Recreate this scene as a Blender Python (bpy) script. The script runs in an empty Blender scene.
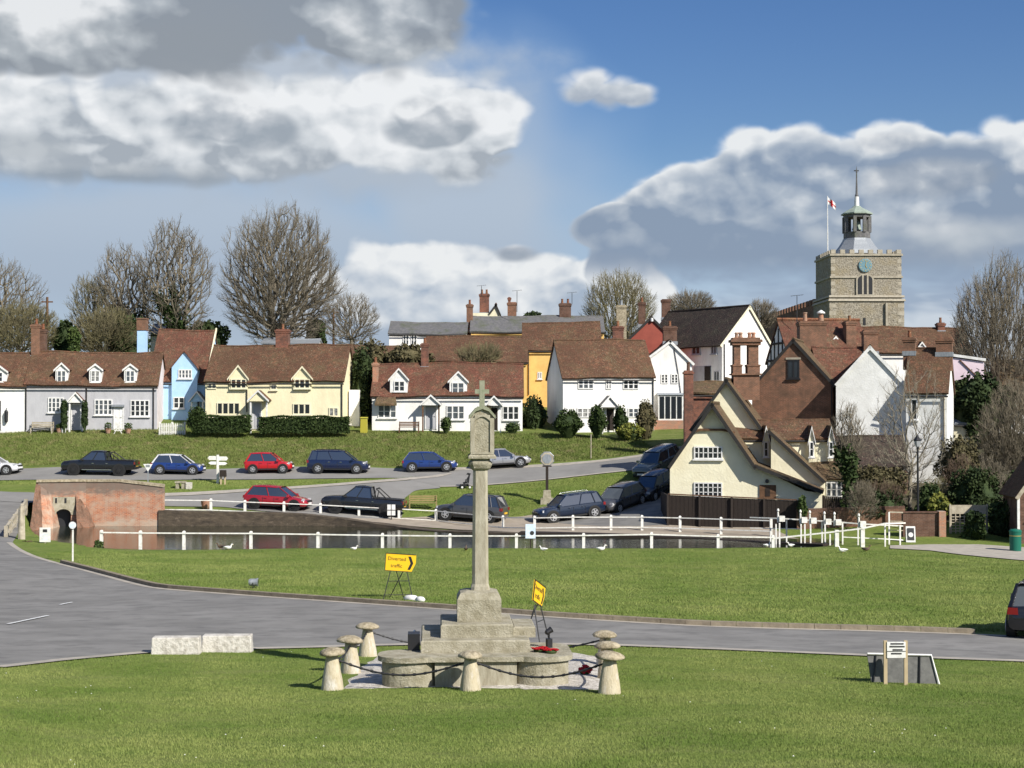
import bpy, math, random
import numpy as np
from mathutils import Vector, Matrix, noise as mnoise
R=math.radians; PI=math.pi
random.seed(7)
C=bpy.context.scene.collection
# ---------------------------------------------------------------- camera model
FPX=1536.0; ZC=8.0; PIT=math.atan(26/FPX); WATER=ZC-7.25
cp,sp=math.cos(PIT),math.sin(PIT)
def ray(px,py):
    u=(px-512)/FPX; v=(384-py)/FPX
    return Vector((u, cp-v*sp, sp+v*cp))
def P(px,py,Y):
    d=ray(px,py); t=Y/d.y
    return Vector((d.x*t, Y, ZC+d.z*t))
# ---------------------------------------------------------------- terrain (thin plate through surveyed points)
ctl=[(0,768,19.5),(512,768,19.5),(1024,768,19.5),(-300,735,19.5),(1300,790,19.5),
 (480,684,30),(100,684,30),(900,690,30),(0,668,33),(150,653,36),(480,656,36),(560,650,37.5),(1024,662,36.5),(300,648,37.5),
 (40,560,68.6),(100,574,60.5),(160,590,53.8),(400,607,47.3),(550,618,44.6),(700,627,43),(975,635,41.8),(1100,640,41.5),
 (15,543,77),(0,600,52),(-150,590,52),(-100,545,75),
 (250,565,68),(500,566,68),(750,567,68),(1000,570,66),
 (100,549,79),(300,548,79.5),(500,548,79.5),(700,548,79.5),(850,547,80),(950,548,81),(1024,556,77),(1150,556,77),
 (170,511,97),(240,512.5,97),(300,514,97),(360,518.5,97),(440,526,95.5),(520,530,91.5),(600,531,91),(700,532,90.5),(800,538,87.5),
 (0,500,97),(-80,500,97),(40,497,99),(100,496,101),(200,499,102),(300,500,102),(0,487,104),(200,491,104.5),
 (400,501,102),(460,524,97),(430,505,102),(570,523,96.5),(560,505,101.5),(560,482,107),(400,491,105),(620,509,100),(650,495,103),(655,470,108),
 (0,480,108),(200,480,108.5),(400,479,109),(0,470,114),(200,470,114),(400,469,114),(500,467,114),(600,460,114),(640,455,114),(690,442,118),
 (520,483,107.5),(600,474,108),
 (0,431,125),(150,431,125),(300,431,125),(450,431,125),(530,431,125),(600,434,124),(650,438,122),
 (680,508,96.5),(700,526,92.5),(740,511,97),(800,508,95),(900,520,91),(1000,520,91),(760,470,105),(900,470,105),(1020,455,108),
 (200,448,119.5),(400,446,119.5),(560,445,119)]
pts=[]
for a,b,Y in ctl:
    p=P(a,b,Y); pts.append((p.x,p.y,p.z))
for x in (-90,-45,0,45,90):
    pts+= [(x,0,ZC-1.6),(x,140,ZC+0.2),(x,170,ZC+2.6),(x,240,ZC+3.5)]
for x in (-70,-48): pts+=[(x,50,1.8),(x,80,1.2),(x,100,2.0),(x,120,4.0)]
for x in (52,75): pts+=[(x,50,1.6),(x,80,.9),(x,100,2.6),(x,120,6.0)]
pts=np.array(pts)
def U_(r2): return r2*np.log(r2+1e-9)*0.5
n=len(pts); NCT=n; A=np.zeros((n+3,n+3))
d2=((pts[:,None,:2]-pts[None,:,:2])**2).sum(-1)
A[:n,:n]=U_(d2)+np.eye(n)*3.0
A[:n,n]=1; A[:n,n+1:]=pts[:,:2]; A[n,:n]=1; A[n+1:,:n]=pts[:,:2].T
wts=np.linalg.solve(A,np.concatenate([pts[:,2],[0,0,0]]))
def TZ(x,y):
    x=np.atleast_1d(np.asarray(x,float)); y=np.atleast_1d(np.asarray(y,float))
    sh=x.shape; x=x.ravel(); y=y.ravel(); out=np.empty(len(x))
    xc=np.clip(x,-95,95); yc=np.clip(y,-5,240)
    for i in range(0,len(x),20000):
        a=xc[i:i+20000]; b=yc[i:i+20000]
        r=(a[:,None]-pts[None,:,0])**2+(b[:,None]-pts[None,:,1])**2
        out[i:i+20000]=U_(r)@wts[:NCT]+wts[NCT]+wts[NCT+1]*a+wts[NCT+2]*b
    return out.reshape(sh)
def T(x,y): return float(TZ([x],[y])[0])
YS=np.arange(15,200,0.4)
def G(px,py,dz=0.0):
    "point of the terrain seen at a pixel"
    d=ray(px,py); t=YS/d.y; zs=ZC+d.z*t; h=TZ(d.x*t,YS)-zs
    k=np.argmax(h>0) if (h>0).any() else len(YS)-1
    k=max(k,1); f=h[k-1]/(h[k-1]-h[k]) if h[k]!=h[k-1] else 0
    Y=YS[k-1]+0.4*f
    p=P(px,py,Y); p.z=T(p.x,p.y)+dz
    return p
def OnT(p,dz=0): return Vector((p[0],p[1],T(p[0],p[1])+dz))
# ---------------------------------------------------------------- mesh builder
WM={}
class MB:
    def __init__(s): s.v=[]; s.f=[]
    def add(s,vs,fs):
        o=len(s.v); s.v+= [tuple(v) for v in vs]; s.f+=[tuple(i+o for i in f) for f in fs]
    def box(s,x0,x1,y0,y1,z0,z1,tx=0,ty=0):
        s.add([(x0,y0,z0),(x1,y0,z0),(x1,y1,z0),(x0,y1,z0),(x0+tx,y0+ty,z1),(x1-tx,y0+ty,z1),(x1-tx,y1-ty,z1),(x0+tx,y1-ty,z1)],
          [(3,2,1,0),(4,5,6,7),(0,1,5,4),(1,2,6,5),(2,3,7,6),(3,0,4,7)]); return s
    def prism(s,poly,y0,y1):
        "poly in (x,z), extruded along y"
        k=len(poly)
        s.add([(a,y0,b) for a,b in poly]+[(a,y1,b) for a,b in poly],
          [tuple(range(k)),tuple(range(2*k-1,k-1,-1))]+[(i,i+k,(i+1)%k+k,(i+1)%k) for i in range(k)]); return s
    def slab(s,poly,z0,z1):
        k=len(poly)
        s.add([(a,b,z0) for a,b in poly]+[(a,b,z1) for a,b in poly],
          [tuple(range(k-1,-1,-1)),tuple(range(k,2*k))]+[(i,(i+1)%k,(i+1)%k+k,i+k) for i in range(k)]); return s
    def tube(s,ps,r,n=6,cap=True):
        ps=[Vector(p) for p in ps]; rs=r if isinstance(r,(list,tuple)) else [r]*len(ps)
        o=len(s.v); up=Vector((0,0,1))
        for i,p in enumerate(ps):
            d=(ps[min(i+1,len(ps)-1)]-ps[max(i-1,0)])
            if d.length<1e-9: d=up.copy()
            d.normalize()
            a=d.cross(up if abs(d.z)<.95 else Vector((1,0,0))).normalized(); b=d.cross(a)
            for k in range(n):
                t=2*PI*k/n+ (PI/4 if n==4 else 0)
                s.v.append(tuple(p+(a*math.cos(t)+b*math.sin(t))*rs[i]))
        for i in range(len(ps)-1):
            for k in range(n):
                k2=(k+1)%n
                s.f.append((o+i*n+k,o+i*n+k2,o+(i+1)*n+k2,o+(i+1)*n+k))
        if cap:
            s.f.append(tuple(o+k for k in range(n-1,-1,-1))); s.f.append(tuple(o+(len(ps)-1)*n+k for k in range(n)))
        return s
    def lathe(s,prof,n=16,c=(0,0),sq=0.0,wob=0.0,seed=0):
        "prof list of (r,z)"
        o=len(s.v); rnd=random.Random(seed); ph=[rnd.random()*6 for _ in range(3)]
        for j,(r,z) in enumerate(prof):
            for k in range(n):
                t=2*PI*k/n
                w=1+wob*(math.sin(2*t+ph[0]+z*2)+.6*math.sin(3*t+ph[1])+.4*math.sin(5*t+ph[2]+z*5))
                if sq: w*= (1/max(abs(math.cos(t)),abs(math.sin(t))))**sq
                s.v.append((c[0]+r*w*math.cos(t),c[1]+r*w*math.sin(t),z+wob*r*.5*math.sin(t+ph[2])))
        for j in range(len(prof)-1):
            for k in range(n):
                k2=(k+1)%n; s.f.append((o+j*n+k,o+j*n+k2,o+(j+1)*n+k2,o+(j+1)*n+k))
        s.f.append(tuple(o+k for k in range(n-1,-1,-1))); s.f.append(tuple(o+(len(prof)-1)*n+k for k in range(n)))
        return s
    def quadslab(s,e0,e1,r1,r0,th=.12,nx=14,ny=4,sag=0.05,seed=0):
        "tiled slope: eave corners e0,e1, ridge corners r1,r0; uneven like an old roof"
        e0,e1,r1,r0=map(Vector,(e0,e1,r1,r0))
        nrm=(e1-e0).cross(r0-e0).normalized()
        if nrm.z<0: nrm=-nrm
        o=len(s.v)
        def pt(i,j):
            a=e0.lerp(e1,i/nx); b=r0.lerp(r1,i/nx); p=a.lerp(b,j/ny)
            q=(i/nx)*(e1-e0).length
            p=p+Vector((0,0,sag*(math.sin(q*.55+seed)*.7+math.sin(q*1.4+seed*2+j*.6)*.35+math.sin(q*3.3+j*1.7)*.15)))
            return p
        for j in range(ny+1):
            for i in range(nx+1): s.v.append(tuple(pt(i,j)))
        m=(nx+1)*(ny+1)
        for j in range(ny+1):
            for i in range(nx+1): s.v.append(tuple(pt(i,j)-nrm*th))
        def I(i,j,b=0): return o+b*m+j*(nx+1)+i
        for j in range(ny):
            for i in range(nx):
                s.f.append((I(i,j),I(i+1,j),I(i+1,j+1),I(i,j+1))); s.f.append((I(i,j,1),I(i,j+1,1),I(i+1,j+1,1),I(i+1,j,1)))
        for i in range(nx):
            s.f.append((I(i,0),I(i,0,1),I(i+1,0,1),I(i+1,0))); s.f.append((I(i,ny),I(i+1,ny),I(i+1,ny,1),I(i,ny,1)))
        for j in range(ny):
            s.f.append((I(0,j),I(0,j+1),I(0,j+1,1),I(0,j,1))); s.f.append((I(nx,j),I(nx,j,1),I(nx,j+1,1),I(nx,j+1)))
        return s
def mk(name,mb,mat,parent=None,M=None,smooth=False,label=None,cat=None,group=None,kind=None,origin=None):
    "link the collected shape as ONE mesh object (coordinates given in frame M)"
    M=M or Matrix()
    vs=[M@Vector(v) for v in mb.v]
    if parent is not None: L=WM[parent.name]
    else:
        if origin is None:
            xs=[v.x for v in vs]; ys=[v.y for v in vs]; zs=[v.z for v in vs]
            origin=((min(xs)+max(xs))/2,(min(ys)+max(ys))/2,min(zs))
        L=Matrix.Translation(Vector(origin))
    Li=L.inverted()
    me=bpy.data.meshes.new(name); me.from_pydata([Li@v for v in vs],[],mb.f); me.validate(); me.update()
    if isinstance(mat,(list,tuple)):
        for m in mat: me.materials.append(m)
    elif mat: me.materials.append(mat)
    if smooth: me.polygons.foreach_set('use_smooth',[True]*len(me.polygons))
    o=bpy.data.objects.new(name,me); C.objects.link(o)
    if parent is not None: o.parent=parent
    else: o.matrix_world=L
    WM[o.name]=L.copy()
    tag(o,label,cat,group,kind); return o
def tag(o,label=None,cat=None,group=None,kind=None):
    if label: o['label']=label
    if cat: o['category']=cat
    if group: o['group']=group
    if kind: o['kind']=kind
def thing(name,label,cat,loc,rz=0,group=None):
    o=bpy.data.objects.new(name,None); C.objects.link(o); o.empty_display_size=.3
    M=Matrix.Translation(Vector(loc))@Matrix.Rotation(rz,4,'Z'); o.matrix_world=M; WM[o.name]=M
    tag(o,label,cat,group); return o
def npmesh(name,V,Fidx,mat,parent=None,k=3,**kw):
    "numpy verts (world) and faces of k corners"
    L=WM[parent.name] if parent is not None else Matrix.Translation(Vector(kw.pop('origin',tuple(V.mean(0)))))
    Li=np.array(L.inverted()); V=V@Li[:3,:3].T+Li[:3,3]
    me=bpy.data.meshes.new(name); me.vertices.add(len(V)); me.vertices.foreach_set('co',V.astype(np.float32).ravel())
    nf=len(Fidx); me.loops.add(nf*k); me.loops.foreach_set('vertex_index',Fidx.astype(np.int32).ravel())
    me.polygons.add(nf); me.polygons.foreach_set('loop_start',np.arange(0,nf*k,k,dtype=np.int32))
    if kw.pop('smooth',False): me.polygons.foreach_set('use_smooth',np.ones(nf,dtype=bool))
    me.update(calc_edges=True); me.materials.append(mat)
    o=bpy.data.objects.new(name,me); C.objects.link(o)
    if parent is not None: o.parent=parent
    else: o.matrix_world=L
    WM[o.name]=L.copy(); tag(o,**kw); return o
# ---------------------------------------------------------------- materials
def mat(name,col,rough=.8,col2=None,scale=3.0,detail=6,bump=0.0,bscale=None,metal=0,spec=.3,stretch=None,p=(.35,.65),emit=None,col3=None,s3=.6,p3=(.5,.7)):
    m=bpy.data.materials.new(name); m.use_nodes=True; nt=m.node_tree; N=nt.nodes; Lk=nt.links
    b=N['Principled BSDF']; b.inputs['Roughness'].default_value=rough; b.inputs['Metallic'].default_value=metal
    b.inputs['Specular IOR Level'].default_value=spec
    b.inputs['Base Color'].default_value=(*col,1)
    tc=N.new('ShaderNodeTexCoord'); src=tc.outputs['Object']
    if stretch:
        mp=N.new('ShaderNodeMapping'); mp.inputs['Scale'].default_value=stretch; Lk.new(src,mp.inputs['Vector']); src=mp.outputs['Vector']
    def noi(sc,det):
        nn=N.new('ShaderNodeTexNoise'); nn.inputs['Scale'].default_value=sc; nn.inputs['Detail'].default_value=det; nn.inputs['Roughness'].default_value=.65
        Lk.new(src,nn.inputs['Vector']); return nn
    def ramp(nn,p):
        r=N.new('ShaderNodeMapRange'); r.inputs['From Min'].default_value=p[0]; r.inputs['From Max'].default_value=p[1]; Lk.new(nn.outputs['Fac'],r.inputs['Value']); return r
    out=None
    if col2:
        nn=noi(scale,detail); r=ramp(nn,p)
        mx=N.new('ShaderNodeMix'); mx.data_type='RGBA'; mx.inputs['A'].default_value=(*col,1); mx.inputs['B'].default_value=(*col2,1)
        Lk.new(r.outputs[0],mx.inputs['Factor']); out=mx.outputs['Result']
        if col3:
            n3=noi(s3,5); r3=ramp(n3,p3); m3=N.new('ShaderNodeMix'); m3.data_type='RGBA'; m3.inputs['B'].default_value=(*col3,1)
            Lk.new(r3.outputs[0],m3.inputs['Factor']); Lk.new(out,m3.inputs['A']); out=m3.outputs['Result']
        Lk.new(out,b.inputs['Base Color'])
    if bump:
        nb=noi(bscale or scale*4,4); bp=N.new('ShaderNodeBump'); bp.inputs['Strength'].default_value=1.0; bp.inputs['Distance'].default_value=bump
        Lk.new(nb.outputs['Fac'],bp.inputs['Height']); Lk.new(bp.outputs['Normal'],b.inputs['Normal'])
    m['out']=1
    return m
def brickmat(name,c1,c2,mortar,scale=1.0,rows=.075,w=.23,soot=None):
    m=mat(name,c1,.9); nt=m.node_tree; N=nt.nodes; Lk=nt.links; b=N['Principled BSDF']
    tc=N.new('ShaderNodeTexCoord'); sx=N.new('ShaderNodeSeparateXYZ'); Lk.new(tc.outputs['Object'],sx.inputs[0])
    ad=N.new('ShaderNodeMath'); ad.operation='ADD'; Lk.new(sx.outputs['X'],ad.inputs[0]); Lk.new(sx.outputs['Y'],ad.inputs[1])
    cx=N.new('ShaderNodeCombineXYZ'); Lk.new(ad.outputs[0],cx.inputs['X']); Lk.new(sx.outputs['Z'],cx.inputs['Y'])
    bt=N.new('ShaderNodeTexBrick'); Lk.new(cx.outputs[0],bt.inputs['Vector'])
    bt.inputs['Color1'].default_value=(*c1,1); bt.inputs['Color2'].default_value=(*c2,1); bt.inputs['Mortar'].default_value=(*mortar,1)
    bt.inputs['Scale'].default_value=scale; bt.inputs['Brick Width'].default_value=w; bt.inputs['Row Height'].default_value=rows; bt.inputs['Mortar Size'].default_value=.008
    nn=N.new('ShaderNodeTexNoise'); nn.inputs['Scale'].default_value=1.6; nn.inputs['Detail'].default_value=8; nn.inputs['Roughness'].default_value=.7; Lk.new(tc.outputs['Object'],nn.inputs['Vector'])
    r=N.new('ShaderNodeMapRange'); r.inputs['From Min'].default_value=.42; r.inputs['From Max'].default_value=.68; Lk.new(nn.outputs['Fac'],r.inputs['Value'])
    mx=N.new('ShaderNodeMix'); mx.data_type='RGBA'; mx.inputs['B'].default_value=(*(soot or tuple(x*.45 for x in c1)),1)
    Lk.new(r.outputs[0],mx.inputs['Factor']); Lk.new(bt.outputs['Color'],mx.inputs['A']); Lk.new(mx.outputs['Result'],b.inputs['Base Color'])
    bp=N.new('ShaderNodeBump'); bp.inputs['Distance'].default_value=.01; Lk.new(bt.outputs['Fac'],bp.inputs['Height']); bp.invert=True; Lk.new(bp.outputs['Normal'],b.inputs['Normal'])
    return m
def tilemat(name,c1,c2,moss,row=.11):
    "plain clay tiles: courses plus mottling, lichen and moss"
    m=mat(name,c1,.9); nt=m.node_tree; N=nt.nodes; Lk=nt.links; b=N['Principled BSDF']
    tc=N.new('ShaderNodeTexCoord'); sx=N.new('ShaderNodeSeparateXYZ'); Lk.new(tc.outputs['Object'],sx.inputs[0])
    ad=N.new('ShaderNodeMath'); ad.operation='MULTIPLY_ADD'; ad.inputs[1].default_value=.37; Lk.new(sx.outputs['Y'],ad.inputs[0]); Lk.new(sx.outputs['X'],ad.inputs[2])
    cx=N.new('ShaderNodeCombineXYZ'); Lk.new(ad.outputs[0],cx.inputs['X']); Lk.new(sx.outputs['Z'],cx.inputs['Y'])
    bt=N.new('ShaderNodeTexBrick'); Lk.new(cx.outputs[0],bt.inputs['Vector']); bt.inputs['Scale'].default_value=1
    bt.inputs['Color1'].default_value=(*c1,1); bt.inputs['Color2'].default_value=(*c2,1); bt.inputs['Mortar'].default_value=(*[x*.35 for x in c1],1)
    bt.inputs['Brick Width'].default_value=.17; bt.inputs['Row Height'].default_value=row; bt.inputs['Mortar Size'].default_value=.009; bt.inputs['Bias'].default_value=-.1
    out=bt.outputs['Color']
    for sc,lo,hi,colr,am in ((6.5,.42,.62,tuple(x*.35 for x in c1),.85),(1.1,.40,.66,moss,.85),(10.,.57,.66,(.42,.36,.25),.6),(3.1,.52,.68,tuple(x*1.5 for x in c2),.6),(.45,.45,.62,tuple(x*.55 for x in c1),.6)):
        nn=N.new('ShaderNodeTexNoise'); nn.inputs['Scale'].default_value=sc; nn.inputs['Detail'].default_value=7; nn.inputs['Roughness'].default_value=.7; Lk.new(tc.outputs['Object'],nn.inputs['Vector'])
        r=N.new('ShaderNodeMapRange'); r.inputs['From Min'].default_value=lo; r.inputs['From Max'].default_value=hi; r.inputs['To Max'].default_value=am; Lk.new(nn.outputs['Fac'],r.inputs['Value'])
        mx=N.new('ShaderNodeMix'); mx.data_type='RGBA'; mx.inputs['B'].default_value=(*colr,1); Lk.new(r.outputs[0],mx.inputs['Factor']); Lk.new(out,mx.inputs['A']); out=mx.outputs['Result']
    Lk.new(out,b.inputs['Base Color'])
    n2=N.new('ShaderNodeTexNoise'); n2.inputs['Scale'].default_value=9; Lk.new(tc.outputs['Object'],n2.inputs['Vector'])
    bp=N.new('ShaderNodeBump'); bp.inputs['Distance'].default_value=.05; Lk.new(n2.outputs['Fac'],bp.inputs['Height']); Lk.new(bp.outputs['Normal'],b.inputs['Normal'])
    return m
M={}
M['white']=mat('white_render',(.82,.81,.78),.9,(.70,.68,.63),1.2,9,bump=.015,bscale=9,stretch=(1,1,.45),p=(.40,.72),col3=(.56,.54,.49),s3=1.5,p3=(.60,.85))
M['whitewood']=mat('white_paint',(.80,.80,.78),.6,(.62,.61,.57),5)
M['oldwhite']=mat('weathered_white_render',(.83,.83,.80),.9,(.62,.62,.58),.9,7,bump=.02,bscale=8,p=(.38,.72))
M['grey']=mat('grey_render',(.45,.45,.465),.9,(.37,.37,.385),1.5,9,bump=.012,bscale=9,stretch=(1,1,.45),p=(.38,.7),col3=(.30,.30,.30),s3=1.5,p3=(.60,.85))
M['blue']=mat('blue_render',(.42,.62,.83),.9,(.36,.56,.78),1.5,bump=.012,bscale=9)
M['cream']=mat('cream_render',(.82,.75,.50),.9,(.72,.65,.43),1.2,9,bump=.015,bscale=8,stretch=(1,1,.5),p=(.40,.7),col3=(.60,.54,.36),s3=1.6,p3=(.60,.85))
M['creamhouse']=mat('pale_cream_wash',(.84,.79,.58),.9,(.74,.68,.48),1.0,9,bump=.02,bscale=7,p=(.40,.75),col3=(.62,.57,.42),s3=.7,p3=(.60,.85))
M['cream2']=mat('pale_cream_render',(.80,.75,.55),.9,(.68,.63,.44),1.0,7,bump=.02,bscale=7)
M['pinkwhite']=mat('pinkish_white_render',(.74,.68,.68),.9,(.64,.58,.58),1.2,bump=.012)
M['pink']=mat('pink_weatherboard',(.80,.66,.72),.85,(.72,.58,.64),1.2)
M['ochre']=mat('ochre_render',(.76,.50,.17),.9,(.66,.42,.14),1.3,bump=.012)
M['red']=mat('red_render',(.33,.085,.06),.9,(.27,.07,.05),1.5)
M['tile']=tilemat('brown_clay_tiles',(.130,.064,.038),(.175,.078,.044),(.095,.068,.034))
M['tilered']=tilemat('red_clay_tiles',(.155,.062,.040),(.205,.075,.046),(.10,.072,.040))
M['tilemoss']=tilemat('mossy_clay_tiles',(.135,.085,.050),(.175,.10,.056),(.11,.09,.04))
M['tiledark']=tilemat('dark_clay_tiles',(.055,.038,.033),(.075,.045,.036),(.05,.045,.03))
M['tileorange']=tilemat('orange_clay_tiles',(.27,.10,.055),(.33,.12,.06),(.2,.12,.06))
M['slate']=mat('slate',(.10,.10,.105),.7,(.16,.155,.15),4,7,bump=.03,bscale=6,col3=(.09,.10,.06),s3=.8)
M['lead']=mat('lead_sheet',(.34,.36,.38),.55,(.22,.24,.26),3,metal=.3,stretch=(6,6,.8))
M['copper']=mat('weathered_copper',(.30,.36,.30),.7,(.22,.26,.22),3)
M['brick']=brickmat('red_brick',(.27,.095,.055),(.17,.065,.042),(.26,.21,.17),soot=(.08,.05,.04))
M['brickdark']=brickmat('dark_brick',(.17,.085,.055),(.12,.065,.045),(.2,.17,.14))
M['brickorange']=brickmat('orange_brick',(.50,.205,.11),(.36,.14,.08),(.50,.42,.33),soot=(.30,.24,.18))
M['brickold']=brickmat('old_brown_brick',(.27,.12,.068),(.17,.08,.048),(.30,.25,.19),soot=(.12,.075,.05))
M['parapetbrick']=brickmat('weathered_orange_brick',(.52,.19,.085),(.34,.12,.06),(.50,.42,.33),soot=(.46,.37,.28))
M['flint']=mat('flint_rubble',(.37,.335,.265),.95,(.19,.165,.125),5.5,9,bump=.12,bscale=6,p=(.42,.60),col3=(.30,.25,.16),s3=.5)
M['ashlar']=mat('limestone_dressing',(.43,.39,.31),.9,(.30,.265,.20),3)
M['stone']=mat('lichened_limestone',(.38,.35,.265),.95,(.235,.21,.14),4.5,10,bump=.025,bscale=26,col3=(.50,.47,.38),s3=9,p3=(.60,.68),p=(.40,.64))
M['stonesmooth']=mat('pale_limestone',(.43,.40,.31),.9,(.28,.25,.18),3.2,9,bump=.01,bscale=25,stretch=(3,3,.8))
M['staddle']=mat('staddle_stone',(.56,.50,.37),.95,(.40,.33,.20),3.2,9,bump=.02,bscale=18,stretch=(2.5,2.5,.7),col3=(.62,.59,.52),s3=3)
M['staddlecap']=mat('staddle_cap_stone',(.43,.37,.26),.95,(.24,.20,.13),7,9,bump=.03,bscale=18,p=(.42,.6))
M['concrete']=mat('pale_concrete',(.60,.57,.51),.95,(.36,.33,.28),7,10,bump=.03,bscale=14,p=(.45,.66))
M['gravel']=mat('pale_gravel_bed',(.62,.58,.52),.95,(.34,.31,.26),9,10,bump=.04,bscale=22,p=(.42,.62))
M['bark']=mat('grey_brown_bark',(.12,.10,.075),.95,(.20,.17,.125),2.2,6,bump=.03,bscale=8)
M['barkpale']=mat('pale_bark',(.30,.27,.21),.95,(.16,.14,.10),5,6)
M['barkred']=mat('reddish_twigs',(.13,.095,.07),.95,(.11,.075,.05),3)
M['twig']=mat('twigs',(.135,.115,.082),.95,(.215,.185,.135),.5,4)
M['twigolive']=mat('budding_olive_twigs',(.20,.18,.09),.95,(.14,.12,.07),.6,4)
def leafm(n,a,b,sc=.9): return mat(n,a,.75,b,sc,5,spec=.2)
M['ivy']=leafm('ivy_leaves',(.018,.032,.010),(.045,.07,.02))
M['evergreen']=leafm('dark_evergreen_leaves',(.02,.035,.012),(.045,.065,.02))
M['hedge']=leafm('clipped_hedge_leaves',(.022,.04,.010),(.045,.07,.018),2)
M['bush']=leafm('bush_leaves',(.045,.075,.02),(.08,.11,.03),2)
M['yellowbush']=leafm('yellow_green_leaves',(.20,.20,.04),(.12,.14,.03),2)
M['heather']=leafm('brownish_leaves',(.12,.10,.05),(.07,.065,.03),2)
M['glass']=mat('window_glass',(.02,.025,.03),.08,spec=.6)
M['carglass']=mat('car_glass',(.03,.035,.04),.04,spec=1.0)
M['carglass'].node_tree.nodes['Principled BSDF'].inputs['IOR'].default_value=1.9
M['black']=mat('black_paint',(.015,.015,.017),.45,spec=.5)
M['gutter']=mat('black_gutter',(.03,.028,.026),.6)
M['darkwood']=mat('dark_stained_boards',(.022,.016,.013),.8,(.034,.025,.020),4,stretch=(8,8,1))
M['brownwood']=mat('brown_timber',(.16,.085,.045),.8,(.10,.055,.03),4)
M['palewood']=mat('weathered_pale_timber',(.48,.43,.33),.9,(.30,.26,.19),4,stretch=(1,1,1),bump=.01)
M['oak']=mat('new_pale_timber',(.50,.40,.25),.8,(.42,.33,.2),4)
M['bench']=mat('yellowed_timber',(.30,.23,.10),.8,(.24,.19,.08),4)
M['greydoor']=mat('grey_door_paint',(.42,.42,.44),.6)
M['tyre']=mat('tyre_rubber',(.018,.018,.018),.85)
M['rim']=mat('alloy_rim',(.55,.55,.56),.35,metal=.6)
M['chrome']=mat('bright_metal',(.7,.7,.7),.2,metal=1)
M['lamp']=mat('headlight_glass',(.42,.43,.45),.12,spec=.8)
M['tail']=mat('tail_light',(.20,.010,.010),.2,spec=.7)
M['plate']=mat('yellow_plate',(.65,.40,.04),.6)
M['platew']=mat('white_plate',(.75,.75,.72),.6)
M['poppy']=mat('poppy_red',(.50,.012,.015),.7,(.33,.008,.012),30)
M['yellow']=mat('yellow_sign_sheet',(.85,.50,.02),.4)
M['steel']=mat('dark_steel_tube',(.06,.06,.06),.5,metal=.5)
M['binGreen']=mat('green_bin_plastic',(.01,.12,.08),.45)
M['yellowbin']=mat('yellow_grit_bin',(.38,.34,.04),.5)
M['sand']=mat('white_sandbag',(.72,.71,.68),.9)
M['signblue']=mat('pale_blue_notice',(.50,.64,.82),.6,(.75,.80,.85),9)
M['clock']=mat('blue_clock_face',(.11,.22,.27),.6,(.16,.28,.32),6)
M['glass2']=mat('sky_lit_window_glass',(.10,.115,.13),.10,(.05,.06,.07),3,spec=.6)
M['glass3']=mat('curtained_window_glass',(.30,.30,.28),.25,(.12,.12,.12),4,spec=.5,p=(.45,.55))
M['gold']=mat('gilt',(.65,.45,.12),.4,metal=.6)
M['duckdark']=mat('dark_feathers',(.04,.035,.03),.8); M['duckwhite']=mat('white_feathers',(.75,.74,.70),.8); M['duckbrown']=mat('brown_feathers',(.16,.11,.07),.8,(.08,.055,.04),20)
M['verdigris']=mat('green_lichened_stone',(.21,.235,.15),.95,(.30,.30,.22),12,6,bump=.01)
M['meter']=mat('yellow_render_patch',(.6,.5,.1),.8)

def wear(mn,zt,zb,dark=(.17,.14,.115),pale=(.52,.46,.36)):
    "sooty upper courses and lime washed lower courses of the old parapet (world heights)"
    m=M[mn]; nt=m.node_tree; N=nt.nodes; Lk=nt.links; b=N['Principled BSDF']; src=b.inputs['Base Color'].links[0].from_socket
    g=N.new('ShaderNodeNewGeometry'); sx=N.new('ShaderNodeSeparateXYZ'); Lk.new(g.outputs['Position'],sx.inputs[0])
    nn=N.new('ShaderNodeTexNoise'); nn.inputs['Scale'].default_value=1.1; nn.inputs['Detail'].default_value=9; nn.inputs['Roughness'].default_value=.7
    mp=N.new('ShaderNodeMapping'); mp.inputs['Scale'].default_value=(.8,.8,2.2); Lk.new(g.outputs['Position'],mp.inputs[0]); Lk.new(mp.outputs[0],nn.inputs['Vector'])
    ad=N.new('ShaderNodeMath'); ad.operation='MULTIPLY_ADD'; ad.inputs[1].default_value=2.2; Lk.new(nn.outputs['Fac'],ad.inputs[0]); Lk.new(sx.outputs['Z'],ad.inputs[2])
    for lo,hi,c,a0,a1 in ((zt-.75+1.1,zt-.35+1.1,dark,0,.85),(zb+.05+1.1,zb+.5+1.1,pale,.6,0)):
        r=N.new('ShaderNodeMapRange'); r.inputs['From Min'].default_value=lo; r.inputs['From Max'].default_value=hi; r.inputs['To Min'].default_value=a0; r.inputs['To Max'].default_value=a1; Lk.new(ad.outputs[0],r.inputs['Value'])
        mx=N.new('ShaderNodeMix'); mx.data_type='RGBA'; mx.inputs['B'].default_value=(*c,1); Lk.new(r.outputs[0],mx.inputs['Factor']); Lk.new(src,mx.inputs['A']); src=mx.outputs['Result']
    Lk.new(src,b.inputs['Base Color'])
wear('parapetbrick',P(120,484,96.4).z,WATER)
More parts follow.
